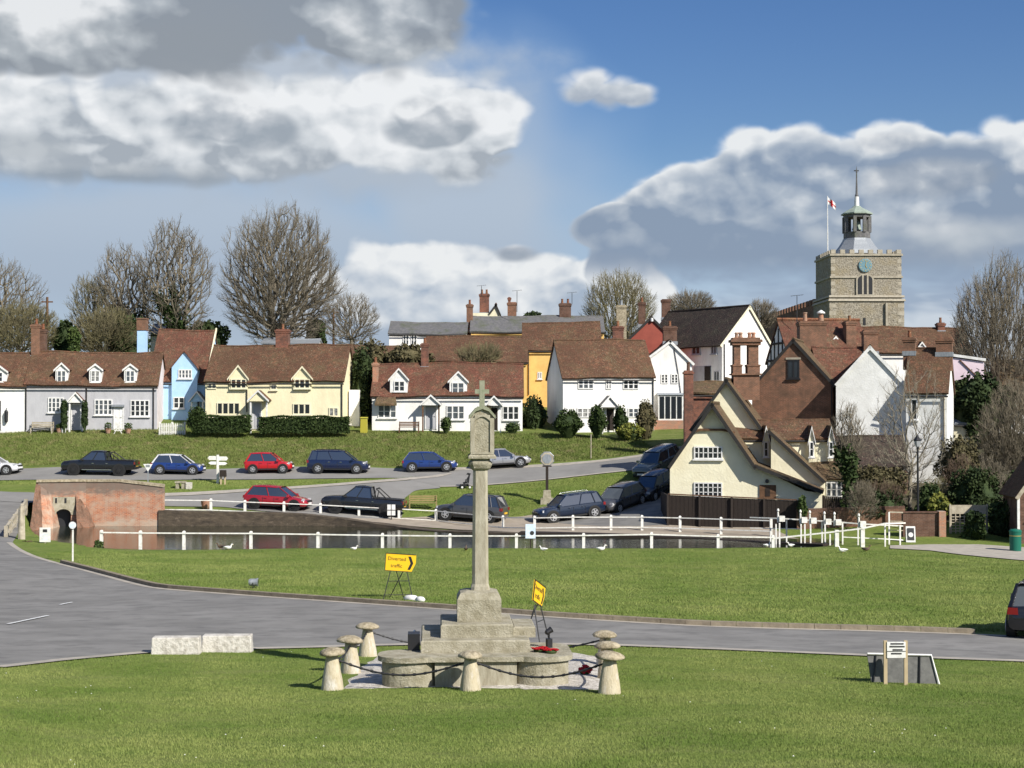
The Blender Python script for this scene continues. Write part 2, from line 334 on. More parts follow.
# ================================================================ ground, roads, water
def inpoly(x,y,poly):
    x=np.asarray(x); y=np.asarray(y); c=np.zeros(x.shape,bool); n=len(poly); j=n-1
    for i in range(n):
        xi,yi=poly[i][0],poly[i][1]; xj,yj=poly[j][0],poly[j][1]
        if yi!=yj:
            c^=((yi>y)!=(yj>y))&(x<(xj-xi)*(y-yi)/(yj-yi)+xi)
        j=i
    return c
def proj(x,y,z):
    z=z-ZC; f=y*cp+z*sp; v=(z*cp-y*sp)/f
    return 512+FPX*x/f, 384-FPX*v
def Wt(px,py):
    d=ray(px,py); t=(WATER-ZC)/d.z; return (d.x*t,d.y*t)
pond=[Wt(*q) for q in ((48,546),(100,550),(300,549.6),(500,549.6),(700,549.6),(806,549),(830,547),(790,543.5),(700,538),(600,536),(520,535),(440,531),(400,528),(350,526),(300,525.3),(165,525.3),(163,524.8),(75,524.2),(28,525),(24,538))]
def gmat(name,a,b,c,straw,blue=0):
    m=mat(name,a,.95,b,.55,8,bump=.05,bscale=14,p=(.36,.64),col3=c,s3=5.0,p3=(.45,.75),spec=.15)
    nt=m.node_tree;N=nt.nodes;Lk=nt.links;bs=N['Principled BSDF']
    src=bs.inputs['Base Color'].links[0].from_socket
    tc=N.new('ShaderNodeTexCoord'); mp=N.new('ShaderNodeMapping'); mp.inputs['Scale'].default_value=(.25,.8,1); Lk.new(tc.outputs['Object'],mp.inputs['Vector'])
    nn=N.new('ShaderNodeTexNoise'); nn.inputs['Scale'].default_value=1.3; nn.inputs['Detail'].default_value=9; nn.inputs['Roughness'].default_value=.75; Lk.new(mp.outputs[0],nn.inputs['Vector'])
    r=N.new('ShaderNodeMapRange'); r.inputs['From Min'].default_value=.48; r.inputs['From Max'].default_value=.72; r.inputs['To Max'].default_value=.75; Lk.new(nn.outputs['Fac'],r.inputs['Value'])
    mx=N.new('ShaderNodeMix'); mx.data_type='RGBA'; mx.inputs['B'].default_value=(*straw,1); Lk.new(r.outputs[0],mx.inputs['Factor']); Lk.new(src,mx.inputs['A']); Lk.new(mx.outputs['Result'],bs.inputs['Base Color'])
    return m
M['grass']=gmat('mown_grass',(.122,.178,.033),(.180,.22,.050),(.080,.122,.022),(.21,.21,.08))
M['bank']=gmat('rough_bank_grass',(.100,.148,.027),(.145,.18,.044),(.06,.08,.018),(.26,.23,.10))
M['earth']=mat('garden_earth',(.07,.055,.035),.95,(.05,.055,.025),1.2,7,bump=.05)
xs=np.unique(np.concatenate([-np.geomspace(50,1500,16)[::-1],np.arange(-48,50.1,.6),np.geomspace(52,1500,16)]))
ys=np.unique(np.concatenate([[-300,-100,-40,-10,0,5,9,12],np.arange(14,128.1,.6),np.arange(130,200,3),np.geomspace(205,3000,16)]))
X,Y=np.meshgrid(xs,ys); Z=TZ(X,Y)
far=np.clip((np.hypot(X,Y-80)-170)/200,0,1); Z=Z*(1-far)+(ZC+2.5)*far
inp=inpoly(X,Y,pond); Z[inp]=WATER-.55
V=np.stack([X.ravel(),Y.ravel(),Z.ravel()],1); nx=len(xs); ny=len(ys)
I=(np.arange(ny-1)[:,None]*nx+np.arange(nx-1)[None,:]).ravel()
F=np.stack([I,I+1,I+1+nx,I+nx],1)
ground=npmesh('ground',V,F,M['grass'],k=4,kind='structure',origin=(0,0,0),smooth=True,label='grassy village green and hill under everything')
for m_ in (M['bank'],M['earth']): ground.data.materials.append(m_)
cx=(X[:-1,:-1]+X[1:,1:])/2; cy=(Y[:-1,:-1]+Y[1:,1:])/2; cz=(Z[:-1,:-1]+Z[1:,1:])/2
ppx,ppy=proj(cx.ravel(),np.maximum(cy.ravel(),1),cz.ravel())
mi=np.zeros(len(ppx),np.int32); yy=cy.ravel(); xx=cx.ravel()
mi[(yy>114)&(yy<126)]=1; mi[yy>=126]=1
mi[(yy>90)&(yy<135)&(ppx>700)&(ppy<528)]=2
mi[(yy>90)&(ppx>860)&(ppy<543)]=2
ground.data.polygons.foreach_set('material_index',mi)
def resample(ps,n):
    ps=[np.array(p[:2],float) for p in ps]; d=[0]
    for a,b in zip(ps,ps[1:]): d.append(d[-1]+np.linalg.norm(b-a))
    d=np.array(d); P_=np.array(ps); t=np.linspace(0,d[-1],n*4)
    # smooth by averaging
    q=np.stack([np.interp(t,d,P_[:,0]),np.interp(t,d,P_[:,1])],1)
    w=max(3,int(n*4*.03)|1); k=np.ones(w)/w; pad=w//2
    qp=np.concatenate([2*q[:1]-q[1:pad+1][::-1],q,2*q[-1:]-q[-pad-1:-1][::-1]]); q=np.stack([np.convolve(qp[:,0],k,'valid'),np.convolve(qp[:,1],k,'valid')],1)
    return q[np.linspace(0,len(q)-1,n).astype(int)]
def strip(name,A,B,m,dz,n=120,c=10,**kw):
    a=resample(A,n); b=resample(B,n)
    t=np.linspace(0,1,c)[None,:,None]; g=a[:,None]*(1-t)+b[:,None]*t
    z=TZ(g[...,0],g[...,1])+dz
    V=np.concatenate([g.reshape(-1,2),z.reshape(-1,1)],1)
    I=(np.arange(n-1)[:,None]*c+np.arange(c-1)[None,:]).ravel(); F=np.stack([I,I+c,I+c+1,I+1],1)
    # face up
    v=V; nn=np.cross(v[F[0,1]]-v[F[0,0]],v[F[0,3]]-v[F[0,0]])
    if nn[2]<0: F=F[:,::-1]
    return npmesh(name,V,F,m,k=4,kind='structure',smooth=True,**kw)
def kerb(name,A,m,w=.16,h=.13,n=100,side=1,seg=0.9,dz=0,**kw):
    a=resample(A,n); d=np.gradient(a,axis=0); d/=np.linalg.norm(d,axis=1)[:,None]+1e-9; nr=np.stack([-d[:,1],d[:,0]],1)*side
    mb=MB()
    for i in range(n-1):
        p,q=a[i],a[i+1]; ln=np.linalg.norm(q-p)
        if ln<1e-6: continue
        q2=p+(q-p)*(1-.012/max(ln,.05))
        za,zb=T(*p),T(*q); cs=[p,q2,q2+nr[i]*w,p+nr[i]*w]; zz=[za,zb,zb,za]
        mb.add([(c[0],c[1],z-.15) for c,z in zip(cs,zz)]+[(c[0],c[1],z+h+dz) for c,z in zip(cs,zz)],[(3,2,1,0),(4,5,6,7),(0,1,5,4),(1,2,6,5),(2,3,7,6),(3,0,4,7)])
    return mk(name,mb,m,kind='structure',**kw)
M['asphalt']=mat('worn_asphalt',(.172,.166,.155),.9,(.245,.237,.222),.55,10,bump=.006,bscale=60,spec=.25,stretch=(.7,1.1,1),p=(.36,.68),col3=(.140,.136,.128),s3=1.4,p3=(.48,.7))
M['asphalt2']=mat('grey_asphalt',(.20,.193,.18),.9,(.25,.242,.226),.4,9,bump=.006,bscale=50,spec=.25)
M['track']=mat('tan_gravel_track',(.36,.305,.24),.95,(.27,.23,.18),1.2,8,bump=.02,bscale=12)
M['pale']=mat('pale_kerb_dust',(.42,.38,.32),.95,(.30,.275,.235),1.6,8)
M['kerbstone']=mat('weathered_kerbstone',(.28,.235,.17),.95,(.18,.15,.11),3,8,bump=.015)
M['paint']=mat('worn_road_paint',(.72,.72,.70),.8,(.35,.35,.34),9,8,p=(.45,.7))
inner=[G(*q) for q in ((1170,641),(1024,637),(975,635),(900,632),(800,629.5),(700,626.5),(550,617.5),(400,606.5),(280,598),(160,589),(100,574),(60,563.5),(36,556.5),(20,549),(12,543))]+[P(20,520,86),P(28,503,95),P(33,492,101)]
outer=[G(*q) for q in ((1170,668),(1024,662),(950,659.5),(880,657),(800,653.5),(720,650),(600,645.5),(480,644.5),(380,646),(280,649),(200,650.5),(150,653),(60,661),(0,668))]+[(-17,30),(-30,33),(-44,48),(-48,75),(-45,101)]
road=strip('road',inner,outer,M['asphalt'],.022,n=150,c=24,label='grey tarmac road curving round the green')
def off(A,d,n=120):
    a=resample(A,n); g=np.gradient(a,axis=0); g/=np.linalg.norm(g,axis=1)[:,None]+1e-9
    return [tuple(p) for p in a+np.stack([-g[:,1],g[:,0]],1)*d]
strip('road_edge',off(inner[:15],.0),off(inner[:15],.28),M['pale'],.030,c=3)
strip('road_edge',off(outer[:14],-.25),off(outer[:14],.12),M['pale'],.030,c=3)
kerb('kerb',off(inner[2:12],.0),M['kerbstone'],n=60,side=-1,h=.15,w=.2)
mb=MB(); a=G(8,625.5,.05); b=G(48,617,.05); d=(b-a).normalized(); s=Vector((-d.y,d.x,0))*.06
mb.add([a-s,b-s,b+s,a+s],[(0,1,2,3)]); mk('road_marking',mb,M['paint'],kind='structure')
mb=MB(); a=G(60,606,.05); b=G(72,603.5,.05); d=(b-a).normalized(); s=Vector((-d.y,d.x,0))*.05
mb.add([a-s,b-s,b+s,a+s],[(0,1,2,3)]); mk('road_marking',mb,M['paint'],kind='structure')
# bridge road and far roads
b_near=[(-40,98),G(20,503),G(100,504),G(165,506.5),G(220,507),G(260,511.5),G(320,516),G(380,520.5),G(402,519),G(403,500),G(415,490.5),G(440,488.5)]
b_far=[(-45,104.5),G(20,493),G(100,496),G(165,497),G(210,495),G(250,492.2),G(300,489),G(340,486.2),(G(380,483)),G(400,481.6),G(420,480),G(440,478.5)]
strip('bridge_road',b_near,b_far,M['asphalt2'],.04,c=14,label='grey tarmac lane over the bridge')
f_far=[G(*q) for q in ((-200,471),(0,470.5),(200,470),(400,469),(500,467),(560,464),(600,460.5),(640,455.5),(670,449),(700,443),(730,436))]
f_near=[G(*q) for q in ((-200,481),(0,481),(200,480),(300,479.3),(400,478.4),(440,487.6),(480,486),(520,483),(560,479),(600,474.5),(640,470),(680,465),(720,458))]
strip('main_road',f_near,f_far,M['asphalt2'],.048,c=14,n=160,label='main road running below the cottages')
strip('pavement',[G(*q) for q in ((165,497),(250,492.2),(340,486.2),(400,481.6),(440,477.5),(452,474.5))],[G(*q) for q in ((165,494),(250,489.6),(340,483.9),(400,479.3),(425,477.2),(448,474))],M['pale'],.07,c=3)
strip('pavement',off(f_far[3:9],-.9),off(f_far[3:9],.0),M['pale'],.06,c=3)
strip('road_edge',off(f_near[5:12],.0),off(f_near[5:12],.25),M['pale'],.06,c=3)
t_near=[G(*q) for q in ((345,521),(380,523),(440,529),(520,533.5),(600,534.5),(690,535.5),(760,538),(800,540))]
t_far=[G(*q) for q in ((345,518.5),(380,519.5),(402,518.5),(440,516.5),(520,517.5),(560,510),(600,500),(640,488),(690,478))]
strip('gravel_track',t_near,t_far,M['track'],.052,c=16,label='tan gravel track beside the pond')
M['cobbledshade']=M['asphalt2']
strip('parking_lane',[G(*q) for q in ((560,524),(600,527),(640,527),(700,524))],[G(*q) for q in ((545,516),(585,504),(636,488),(690,476))],M['asphalt'],.060,c=12,label='dark tarmac parking lane beside the cream house')
strip('path',[G(*q) for q in ((890,549),(930,551),(960,555),(1024,561),(1150,570))],[G(*q) for q in ((890,546),(930,545),(980,545),(1024,548),(1150,553))],M['pale'],.04,c=6,label='pale path at the edge of the green')
mb=MB()  # pond water
wm=mat('pond_water',(.02,.025,.014),.05,spec=.5); nt=wm.node_tree
tc=nt.nodes.new('ShaderNodeTexCoord'); mp=nt.nodes.new('ShaderNodeMapping'); mp.inputs['Scale'].default_value=(1.2,3.2,1); nn=nt.nodes.new('ShaderNodeTexNoise'); nn.inputs['Scale'].default_value=1.6; nn.inputs['Detail'].default_value=4
bp=nt.nodes.new('ShaderNodeBump'); bp.inputs['Distance'].default_value=.008
nt.links.new(tc.outputs['Object'],mp.inputs[0]); nt.links.new(mp.outputs[0],nn.inputs['Vector']); nt.links.new(nn.outputs['Fac'],bp.inputs['Height']); nt.links.new(bp.outputs['Normal'],nt.nodes['Principled BSDF'].inputs['Normal'])
xa=min(p[0] for p in pond)-1.5; xb=max(p[0] for p in pond)+2; ya=min(p[1] for p in pond)-1.2; yb=max(p[1] for p in pond)+.6
mb.add([(xa,ya,WATER),(xb,ya,WATER),(xb,yb,WATER),(xa,yb,WATER)],[(0,1,2,3)])
mk('pond_water',mb,wm,kind='structure',label='still dark green pond water')
# far pond retaining wall
M['pondwall']=mat('stained_pond_wall',(.115,.09,.062),.9,(.05,.04,.03),1.6,9,bump=.03,bscale=6,stretch=(1,1,2.5),col3=(.19,.15,.11),s3=2.2,p3=(.58,.75))
def pwall(name,pts,m,front=.45,back=.5,top=.04,**kw):
    mb=MB(); a=resample(pts,50); g=np.gradient(a,axis=0); g/=np.linalg.norm(g,axis=1)[:,None]; nr=np.stack([-g[:,1],g[:,0]],1)
    if nr[0,1]>0: nr=-nr
    f=a+nr*front; b=a-nr*back; tz=TZ(b[:,0],b[:,1])+top
    vs=[];fs=[]
    for i in range(50):
        vs+=[(f[i,0],f[i,1],WATER-.7),(f[i,0],f[i,1],tz[i]),(b[i,0],b[i,1],tz[i]),(b[i,0],b[i,1],WATER-.7)]
    for i in range(49):
        for k in range(3): fs.append((4*i+k,4*i+4+k,4*i+5+k,4*i+k+1))
    fs+=[(0,1,2,3),(199,198,197,196)]
    mb.add(vs,fs); return mk(name,mb,m,**kw)
pwall('retaining_wall',[Wt(*q) for q in ((160,525.3),(300,525.3),(350,526),(400,528),(440,531),(480,533.2),(520,535))],M['pondwall'],label='low stained retaining wall along the far side of the pond below the parked cars',cat='wall')
pwall('timber_revetment',[Wt(*q) for q in ((520,535),(600,536),(700,538),(790,543.5),(828,546.5))],M['darkwood'],top=.1,label='dark timber pond edging in front of the cream house fence',cat='revetment')
# ---- grass blades
def blades(name,poly,N,yr,h,w,m,ex=None,lean=.5,seed=1,label=None):
    rng=np.random.default_rng(seed)
    pw=[G(*q) if not hasattr(q,'x') else q for q in poly]; wx=[p.x for p in pw]; wy=[p.y for p in pw]
    wp=[(p.x,p.y) for p in pw]
    x=rng.uniform(min(wx),max(wx),N*2); y=rng.uniform(min(wy),max(wy),N*2)
    if yr: # thicken toward the camera
        k=rng.uniform(0,1,N*2)<(yr/np.maximum(y,yr))**1.5; x,y=x[k],y[k]
    k=inpoly(x,y,wp)
    for e in (ex or []): k&=~inpoly(x,y,e)
    x,y=x[k][:N],y[k][:N]; z=TZ(x,y); n=len(x)
    a=rng.uniform(0,2*PI,n); hh=h*rng.uniform(.45,1.3,n)
    # clumps
    hh*=.85+.25*np.sin(x*1.7+np.sin(y*2.1))*np.sin(y*1.3+np.sin(x*.9))
    dx,dy=np.cos(a)*w/2,np.sin(a)*w/2; lx,ly=rng.normal(0,lean,n)*hh,rng.normal(0,lean,n)*hh
    V=np.empty((n,3,3)); V[:,0]=np.stack([x-dx,y-dy,z-.01],1); V[:,1]=np.stack([x+dx,y+dy,z-.01],1); V[:,2]=np.stack([x+lx,y+ly,z+hh],1)
    return npmesh(name,V.reshape(-1,3),np.arange(n*3).reshape(-1,3),m,kind='stuff',label=label,origin=(0,0,0))
M['blade']=mat('grass_blades',(.116,.177,.033),.8,(.24,.275,.08),.30,9,p=(.40,.60),spec=.2,col3=(.27,.26,.11),s3=9,p3=(.58,.75))
M['bladebank']=mat('rough_grass_blades',(.115,.16,.034),.85,(.185,.205,.065),.4,7,spec=.15,col3=(.26,.22,.11),s3=1.2,p3=(.52,.7))
bed=[G(*q) for q in ((336,690),(352,668),(372,655),(430,650),(560,648),(604,656),(612,672),(610,691),(520,690),(430,688))]
bedp=[(p.x,p.y) for p in bed]
near=[(-30,772),(-30,672),(0,667.5),(60,660.4),(150,652.8),(250,648.8),(300,648.6),(380,646),(480,644.6),(600,645.6),(720,650),(880,657),(1024,662),(1054,663.5),(1054,772)]
blades('grass',near,420000,24,.034,.011,M['blade'],ex=[bedp],label='short mown grass of the near green')
mid=[(40,554),(60,561),(100,571.5),(160,586.5),(280,595.5),(400,604),(550,615),(700,624),(800,627),(975,632),(1040,633),(1040,563),(960,556.5),(890,549.5),(700,549.5),(300,549.5),(100,550)]
blades('grass',mid,260000,50,.06,.022,M['blade'],seed=2,label='short mown grass of the lawn between road and pond')
bk=[(-20,468),(400,467),(500,465),(560,462),(600,458.5),(640,453.5),(655,448),(640,440),(560,434),(400,431.5),(-20,431.5)]
blades('grass',bk,130000,0,.16,.05,M['bladebank'],seed=3,lean=.6,label='rough tussocky grass on the bank below the cottages')
tri=[(-20,484),(165,493),(250,488.5),(340,483),(425,476.6),(400,479.4),(200,481),(-20,482)]
blades('grass',tri,20000,0,.09,.035,M['blade'],seed=4,label='grass of the narrow triangle between the two far roads')
wed=[(406,512),(406,497),(420,492),(480,487.5),(560,480),(640,471.5),(660,470),(636,486),(600,499),(560,509),(530,516),(450,515)]
blades('grass',wed,40000,0,.09,.035,M['blade'],seed=5,label='grass wedge with the bench and village sign')

rng=np.random.default_rng(5); pw=[G(*q) for q in near]; wp=[(p.x,p.y) for p in pw]; n=260
x=rng.uniform(-16,16,n); y=rng.uniform(19.5,38,n); k=inpoly(x,y,wp)&~inpoly(x,y,bedp)&(np.sin(x*.7+1)*np.sin(y*.5)+rng.uniform(-.6,.6,n)>.25); x,y=x[k],y[k]; z=TZ(x,y)+.03; r_=rng.uniform(.006,.014,len(x))
V=np.empty((len(x),4,3)); V[:,0]=np.stack([x-r_,y,z],1); V[:,1]=np.stack([x,y-r_,z+.004],1); V[:,2]=np.stack([x+r_,y,z],1); V[:,3]=np.stack([x,y+r_,z+.012],1)
M['petal']=mat('white_petals',(.75,.75,.68),.7)
npmesh('daisies',V.reshape(-1,3),np.arange(len(x)*4).reshape(-1,4),M['petal'],k=4,kind='stuff',label='tiny white daisies scattered in the near grass',origin=(0,0,0))
# ================================================================ buildings
class Fr:
    "upright facade plane through the point seen at (px, any) at depth Y, turned by yaw degrees"
    def __init__(s,px,Y,yaw=0,o=None):
        p=Vector(o) if o is not None else P(px,410,Y); s.o=Vector((p.x,p.y,0)); s.yaw=R(yaw)
        s.M=Matrix.Translation(s.o)@Matrix.Rotation(s.yaw,4,'Z'); s.Mi=s.M.inverted()
    def h(s,px,py,d=0.0):
        "local (u,z) where the pixel's ray meets the plane d metres behind the facade"
        o=s.Mi@Vector((0,0,ZC)); r=s.Mi.to_3x3()@ray(px,py); t=(d-o.y)/r.y; q=o+r*t
        return q.x,q.z
    def u(s,px,d=0): return s.h(px,410,d)[0]
    def z(s,px,py,d=0): return s.h(px,py,d)[1]
def window(par,fr,x0,y0,x1,y1,c=2,r=2,d=0,frame='whitewood',sill=True,glass='glass',name='window',bar=.045,out=.07,label=None):
    ua,za=fr.h(x0,y1,d); ub,zb=fr.h(x1,y0,d)
    return window_m(par,fr,ua,za,ub,zb,c,r,d,frame,sill,glass,name,bar,out,label)
GLC=[0]
def pick(g,a,b):
    if g!='glass': return g
    v=math.sin(a*12.9898+b*78.233)*43758.5453; v-=math.floor(v); return 'glass' if v<.5 else ('glass2' if v<.8 else 'glass3')
def window_m(par,fr,ua,za,ub,zb,c,r,d=0,frame='whitewood',sill=True,glass='glass',name='window',bar=.045,out=.07,label=None):
    mb=MB(); fw=.08; y0,y1=d-.075,d-.005
    mb.box(ua,ub,y0,y1,zb-fw,zb); mb.box(ua,ub,y0,y1,za,za+fw); mb.box(ua,ua+fw,y0,y1,za+fw,zb-fw); mb.box(ub-fw,ub,y0,y1,za+fw,zb-fw)
    for i in range(1,c):
        x=ua+(ub-ua)*i/c; t=.055 if c<=4 else bar*.7; mb.box(x-t,x+t,y0+.006,y1-.002,za+fw,zb-fw)
    for j in range(1,r):
        z=za+(zb-za)*j/r
        for i in range(c):
            a=ua+(ub-ua)*i/c+(fw if i==0 else .057); b=ua+(ub-ua)*(i+1)/c-(fw if i==c-1 else .057); mb.box(a,b,y0+.02,y1-.004,z-bar/2,z+bar/2)
    w=mk(name,mb,M[frame],par,fr.M,label=label)
    mk('pane',MB().box(ua+fw*.5,ub-fw*.5,d-.035,d-.002,za+fw*.5,zb-fw*.5),M[pick(glass,ua+fr.o.x,za)],w,fr.M)
    if sill: mk('sill',MB().box(ua-.08,ub+.08,d-.16,d-.003,za-.09,za-.003),M[frame],w,fr.M)
    return w
def chimney(par,fr,x0,x1,top,bot,d,m='brick',pots=2,th=None,cap=True,potm='tileorange',oversail=.08,name='chimney'):
    ua,zb=fr.h(x0,bot,d); ub,zt=fr.h(x1,top,d); w=ub-ua; th=th or min(w,.9)
    mb=MB(); 
    if cap:
        mb.box(ua,ub,d,d+th,zb-1.2,zt-.32); mb.box(ua-oversail*.6,ub+oversail*.6,d-oversail*.6,d+th+oversail*.6,zt-.32,zt-.2); mb.box(ua-oversail,ub+oversail,d-oversail,d+th+oversail,zt-.2,zt-.08); mb.box(ua+.02,ub-.02,d+.02,d+th-.02,zt-.08,zt)
    else: mb.box(ua,ub,d,d+th,zb-1.2,zt)
    c=mk(name,mb,M[m],par,fr.M)
    for i in range(pots):
        x=ua+w*(i+.5)/pots; pm=MB().lathe([(.13,zt-.02),(.12,zt+.1),(.10,zt+.38),(.125,zt+.40),(.12,zt+.45),(.08,zt+.45)],10,(x,d+th/2))
        mk('pot',pm,M[potm],c,fr.M,smooth=False)
    mk('flashing',MB().box(ua-.05,ub+.05,d-.05,d+th+.05,zb-.25,zb+.06),M['lead'],c,fr.M)
    return c
def range_house(name,label,fr,x0,x1,base,eave,ridge,half,wall,roof,over=.22,cat='cottage',parent=None,vo=.12,th=.13,fascia='gutter',sag=.085,seed=0,group=None,extra=1.2,wallx=None,drop=1.0,zr=None):
    "house whose ridge runs along the facade"
    ua,ub=fr.u(x0),fr.u(x1); xm=(x0+x1)/2
    ze=fr.z(xm,eave); zr=zr or fr.z(xm,ridge,half); zb=fr.z(xm,base)-drop
    ctr=fr.M@Vector(((ua+ub)/2,half,zb+drop))
    t=parent or thing(name,label,cat,ctr,fr.yaw,group)
    k=(zr-ze)/half
    mb=MB(); o=[(0,zb),(2*half,zb),(2*half,ze-.05),(half,zr-.15),(0,ze-.05)]
    n=5; mb.add([(ua,a,b) for a,b in o]+[(ub,a,b) for a,b in o],[tuple(range(n)),tuple(range(2*n-1,n-1,-1))]+[(i,i+n,(i+1)%n+n,(i+1)%n) for i in range(n)])
    mk('wall',mb,M[wall],t,fr.M)
    rb=MB(); lift=th*math.sqrt(1+k*k)*.9
    nx=max(8,int((ub-ua)*1.5))
    for sgn in (0,1):
        def yy(v): return v if not sgn else 2*half-v
        e0=(ua-vo,yy(-over),ze-over*k+lift); e1=(ub+vo,yy(-over),ze-over*k+lift); r1=(ub+vo,yy(half),zr+lift); r0=(ua-vo,yy(half),zr+lift)
        rb.quadslab(e0,e1,r1,r0,th,nx,5,sag,seed)
    # ridge tiles
    ps=[]
    for i in range(nx+1):
        q=(ub-ua+2*vo)*i/nx; z=zr+lift+sag*(math.sin(q*.55+seed)*.7+math.sin(q*1.4+seed*2+3)*.35+math.sin(q*3.3+8.5)*.15)-.03
        ps.append((ua-vo+q,half,z))
    rb.tube(ps,.10,6)
    ro=mk('roof',rb,M[roof],t,fr.M)
    if fascia:
        g=MB(); g.tube([(ua-vo+.03,-over-.03,ze-over*k-.06),(ub+vo-.03,-over-.03,ze-over*k-.06)],.06,6); mk('gutter',g,M[fascia],t,fr.M)
    t_info=dict(t=t,fr=fr,ua=ua,ub=ub,ze=ze,zr=zr,zb=zb,k=k,half=half,lift=lift,roof=ro)
    return t_info
def dormer(H,x0,x1,bot,eav,apex,dpt,wx0,wy0,wx1,wy1,c=2,r=2,wall='whitewood',roof='tilered',over=.14,frame='whitewood',cheek=None):
    "gabled dormer: front plane dpt behind the facade"
    fr=H['fr']; t=H['t']; ua,ub=fr.u(x0,dpt),fr.u(x1,dpt); zb=fr.z(x0,bot,dpt); ze=fr.z(x0,eav,dpt); zt=fr.z((x0+x1)/2,apex,dpt); um=(ua+ub)/2
    yb_e=(ze-H['ze']-H['lift'])/H['k']+.15; yb_t=(zt-H['ze']-H['lift'])/H['k']+.1
    yb_e=max(yb_e,dpt+.1); yb_t=min(max(yb_t,dpt+.2),H['half'])
    mb=MB(); f=[(ua,zb),(ub,zb),(ub,ze),(um,zt),(ua,ze)]
    yb0=max(dpt+.02,(zb-H['ze'])/H['k'])
    vs=[(a,dpt,b) for a,b in f]+[(ua,yb0,zb),(ub,yb0,zb),(ub,yb_e,ze),(um,yb_t,zt),(ua,yb_e,ze)]
    mb.add(vs,[(0,1,2,3,4),(5,9,8,7,6),(0,5,6,1),(1,6,7,2),(2,7,8,3),(3,8,9,4),(4,9,5,0)])
    d=mk('dormer',mb,M[wall],t,fr.M)
    rb=MB(); th=.07; k=(zt-ze)/(um-ua)
    for s in (-1,1):
        ue=um+s*((ub-ua)/2+over); ze2=ze-over*k
        y0=dpt-.13
        v=[(ue,y0,ze2+.03),(um,y0,zt+.03),(um,yb_t+.15,zt+.03),(ue,yb_e-.1,ze2+.03)]
        rb.add(v+[(a,b,c+th) for a,b,c in v],[(0,1,2,3),(7,6,5,4),(0,4,5,1),(1,5,6,2),(2,6,7,3),(3,7,4,0)])
    mk('dormer_roof',rb,M[roof],d,fr.M)
    va=MB()
    for s in (-1,1):
        ue=um+s*((ub-ua)/2+over); ze2=ze-over*k
        v=[(ue,dpt-.16,ze2-.10),(um,dpt-.16,zt-.08),(um,dpt-.16,zt+.09),(ue,dpt-.16,ze2+.06)]; 
        va.add(v+[(a,b+.05,c) for a,b,c in v],[(0,1,2,3),(7,6,5,4),(0,4,5,1),(1,5,6,2),(2,6,7,3),(3,7,4,0)])
    mk('bargeboard',va,M[frame],d,fr.M)
    # window of the dormer
    a,zb2=fr.h(wx0,wy1,dpt); b,zt2=fr.h(wx1,wy0,dpt); mb=MB(); fw=.07
    mb.box(a,b,dpt-.07,dpt-.005,zt2-fw,zt2); mb.box(a,b,dpt-.07,dpt-.005,zb2,zb2+fw); mb.box(a,a+fw,dpt-.07,dpt-.005,zb2+fw,zt2-fw); mb.box(b-fw,b,dpt-.07,dpt-.005,zb2+fw,zt2-fw)
    for i in range(1,c): x=a+(b-a)*i/c; mb.box(x-.05,x+.05,dpt-.064,dpt-.007,zb2+fw,zt2-fw)
    for j in range(1,r):
        z=zb2+(zt2-zb2)*j/r
        for i in range(c): mb.box(a+(b-a)*i/c+(fw if i==0 else .052),a+(b-a)*(i+1)/c-(fw if i==c-1 else .052),dpt-.05,dpt-.01,z-.02,z+.02)
    mk('window_frame',mb,M[frame],d,fr.M)
    mk('pane',MB().box(a+.03,b-.03,dpt-.035,dpt-.003,zb2+.03,zt2-.03),M[pick('glass',a+fr.o.x,zb2)],d,fr.M)
    mk('sill',MB().box(a-.08,b+.08,dpt-.15,dpt-.003,zb2-.08,zb2-.003),M[frame],d,fr.M)
    return d
def porch(par,fr,x0,x1,apex,eav,base,out=.8,wall='whitewood',roof='tilered',posts=True,postm='whitewood',d=0,door=None,doorm='greydoor'):
    "gabled porch standing out from the facade"
    ua,ub=fr.u(x0,d-out),fr.u(x1,d-out); um=(ua+ub)/2; ze=fr.z(x0,eav,d-out); zt=fr.z(um and (x0+x1)/2,apex,d-out); zb=fr.z(x0,base)
    mb=MB(); mb.prism([(ua+.1,ze),(ub-.1,ze),(um,zt-.05)],d-out+.03,d-out+.10)
    mb.box(ua+.05,ub-.05,d-out+.02,d-out+.1,ze-.1,ze-.003)
    p=mk('porch',mb,M[wall],par,fr.M)
    rb=MB(); k=(zt-ze)/(um-ua)
    for s in (-1,1):
        ue=um+s*((ub-ua)/2+.08); z2=ze-.08*k
        v=[(ue,d-out-.08,z2),(um,d-out-.08,zt),(um,d-.01,zt),(ue,d-.01,z2)]
        rb.add(v+[(a,b,c+.08) for a,b,c in v],[(0,1,2,3),(7,6,5,4),(0,4,5,1),(1,5,6,2),(2,6,7,3),(3,7,4,0)])
    mk('porch_roof',rb,M[roof],p,fr.M)
    va=MB()
    for s in (-1,1):
        ue=um+s*((ub-ua)/2+.09); z2=ze-.09*k
        v=[(ue,d-out-.13,z2-.10),(um,d-out-.13,zt-.07),(um,d-out-.13,zt+.09),(ue,d-out-.13,z2+.06)]
        va.add(v+[(a,b+.045,c) for a,b,c in v],[(0,1,2,3),(7,6,5,4),(0,4,5,1),(1,5,6,2),(2,6,7,3),(3,7,4,0)])
    mk('bargeboard',va,M['whitewood'],p,fr.M)
    if posts:
        for x in (ua+.08,ub-.2): mk('porch_post',MB().box(x,x+.12,d-out+.11,d-out+.23,zb-.3,ze-.11),M[postm],p,fr.M)
    if door: doorway(par,fr,*door,m=doorm,d=d)
    return p
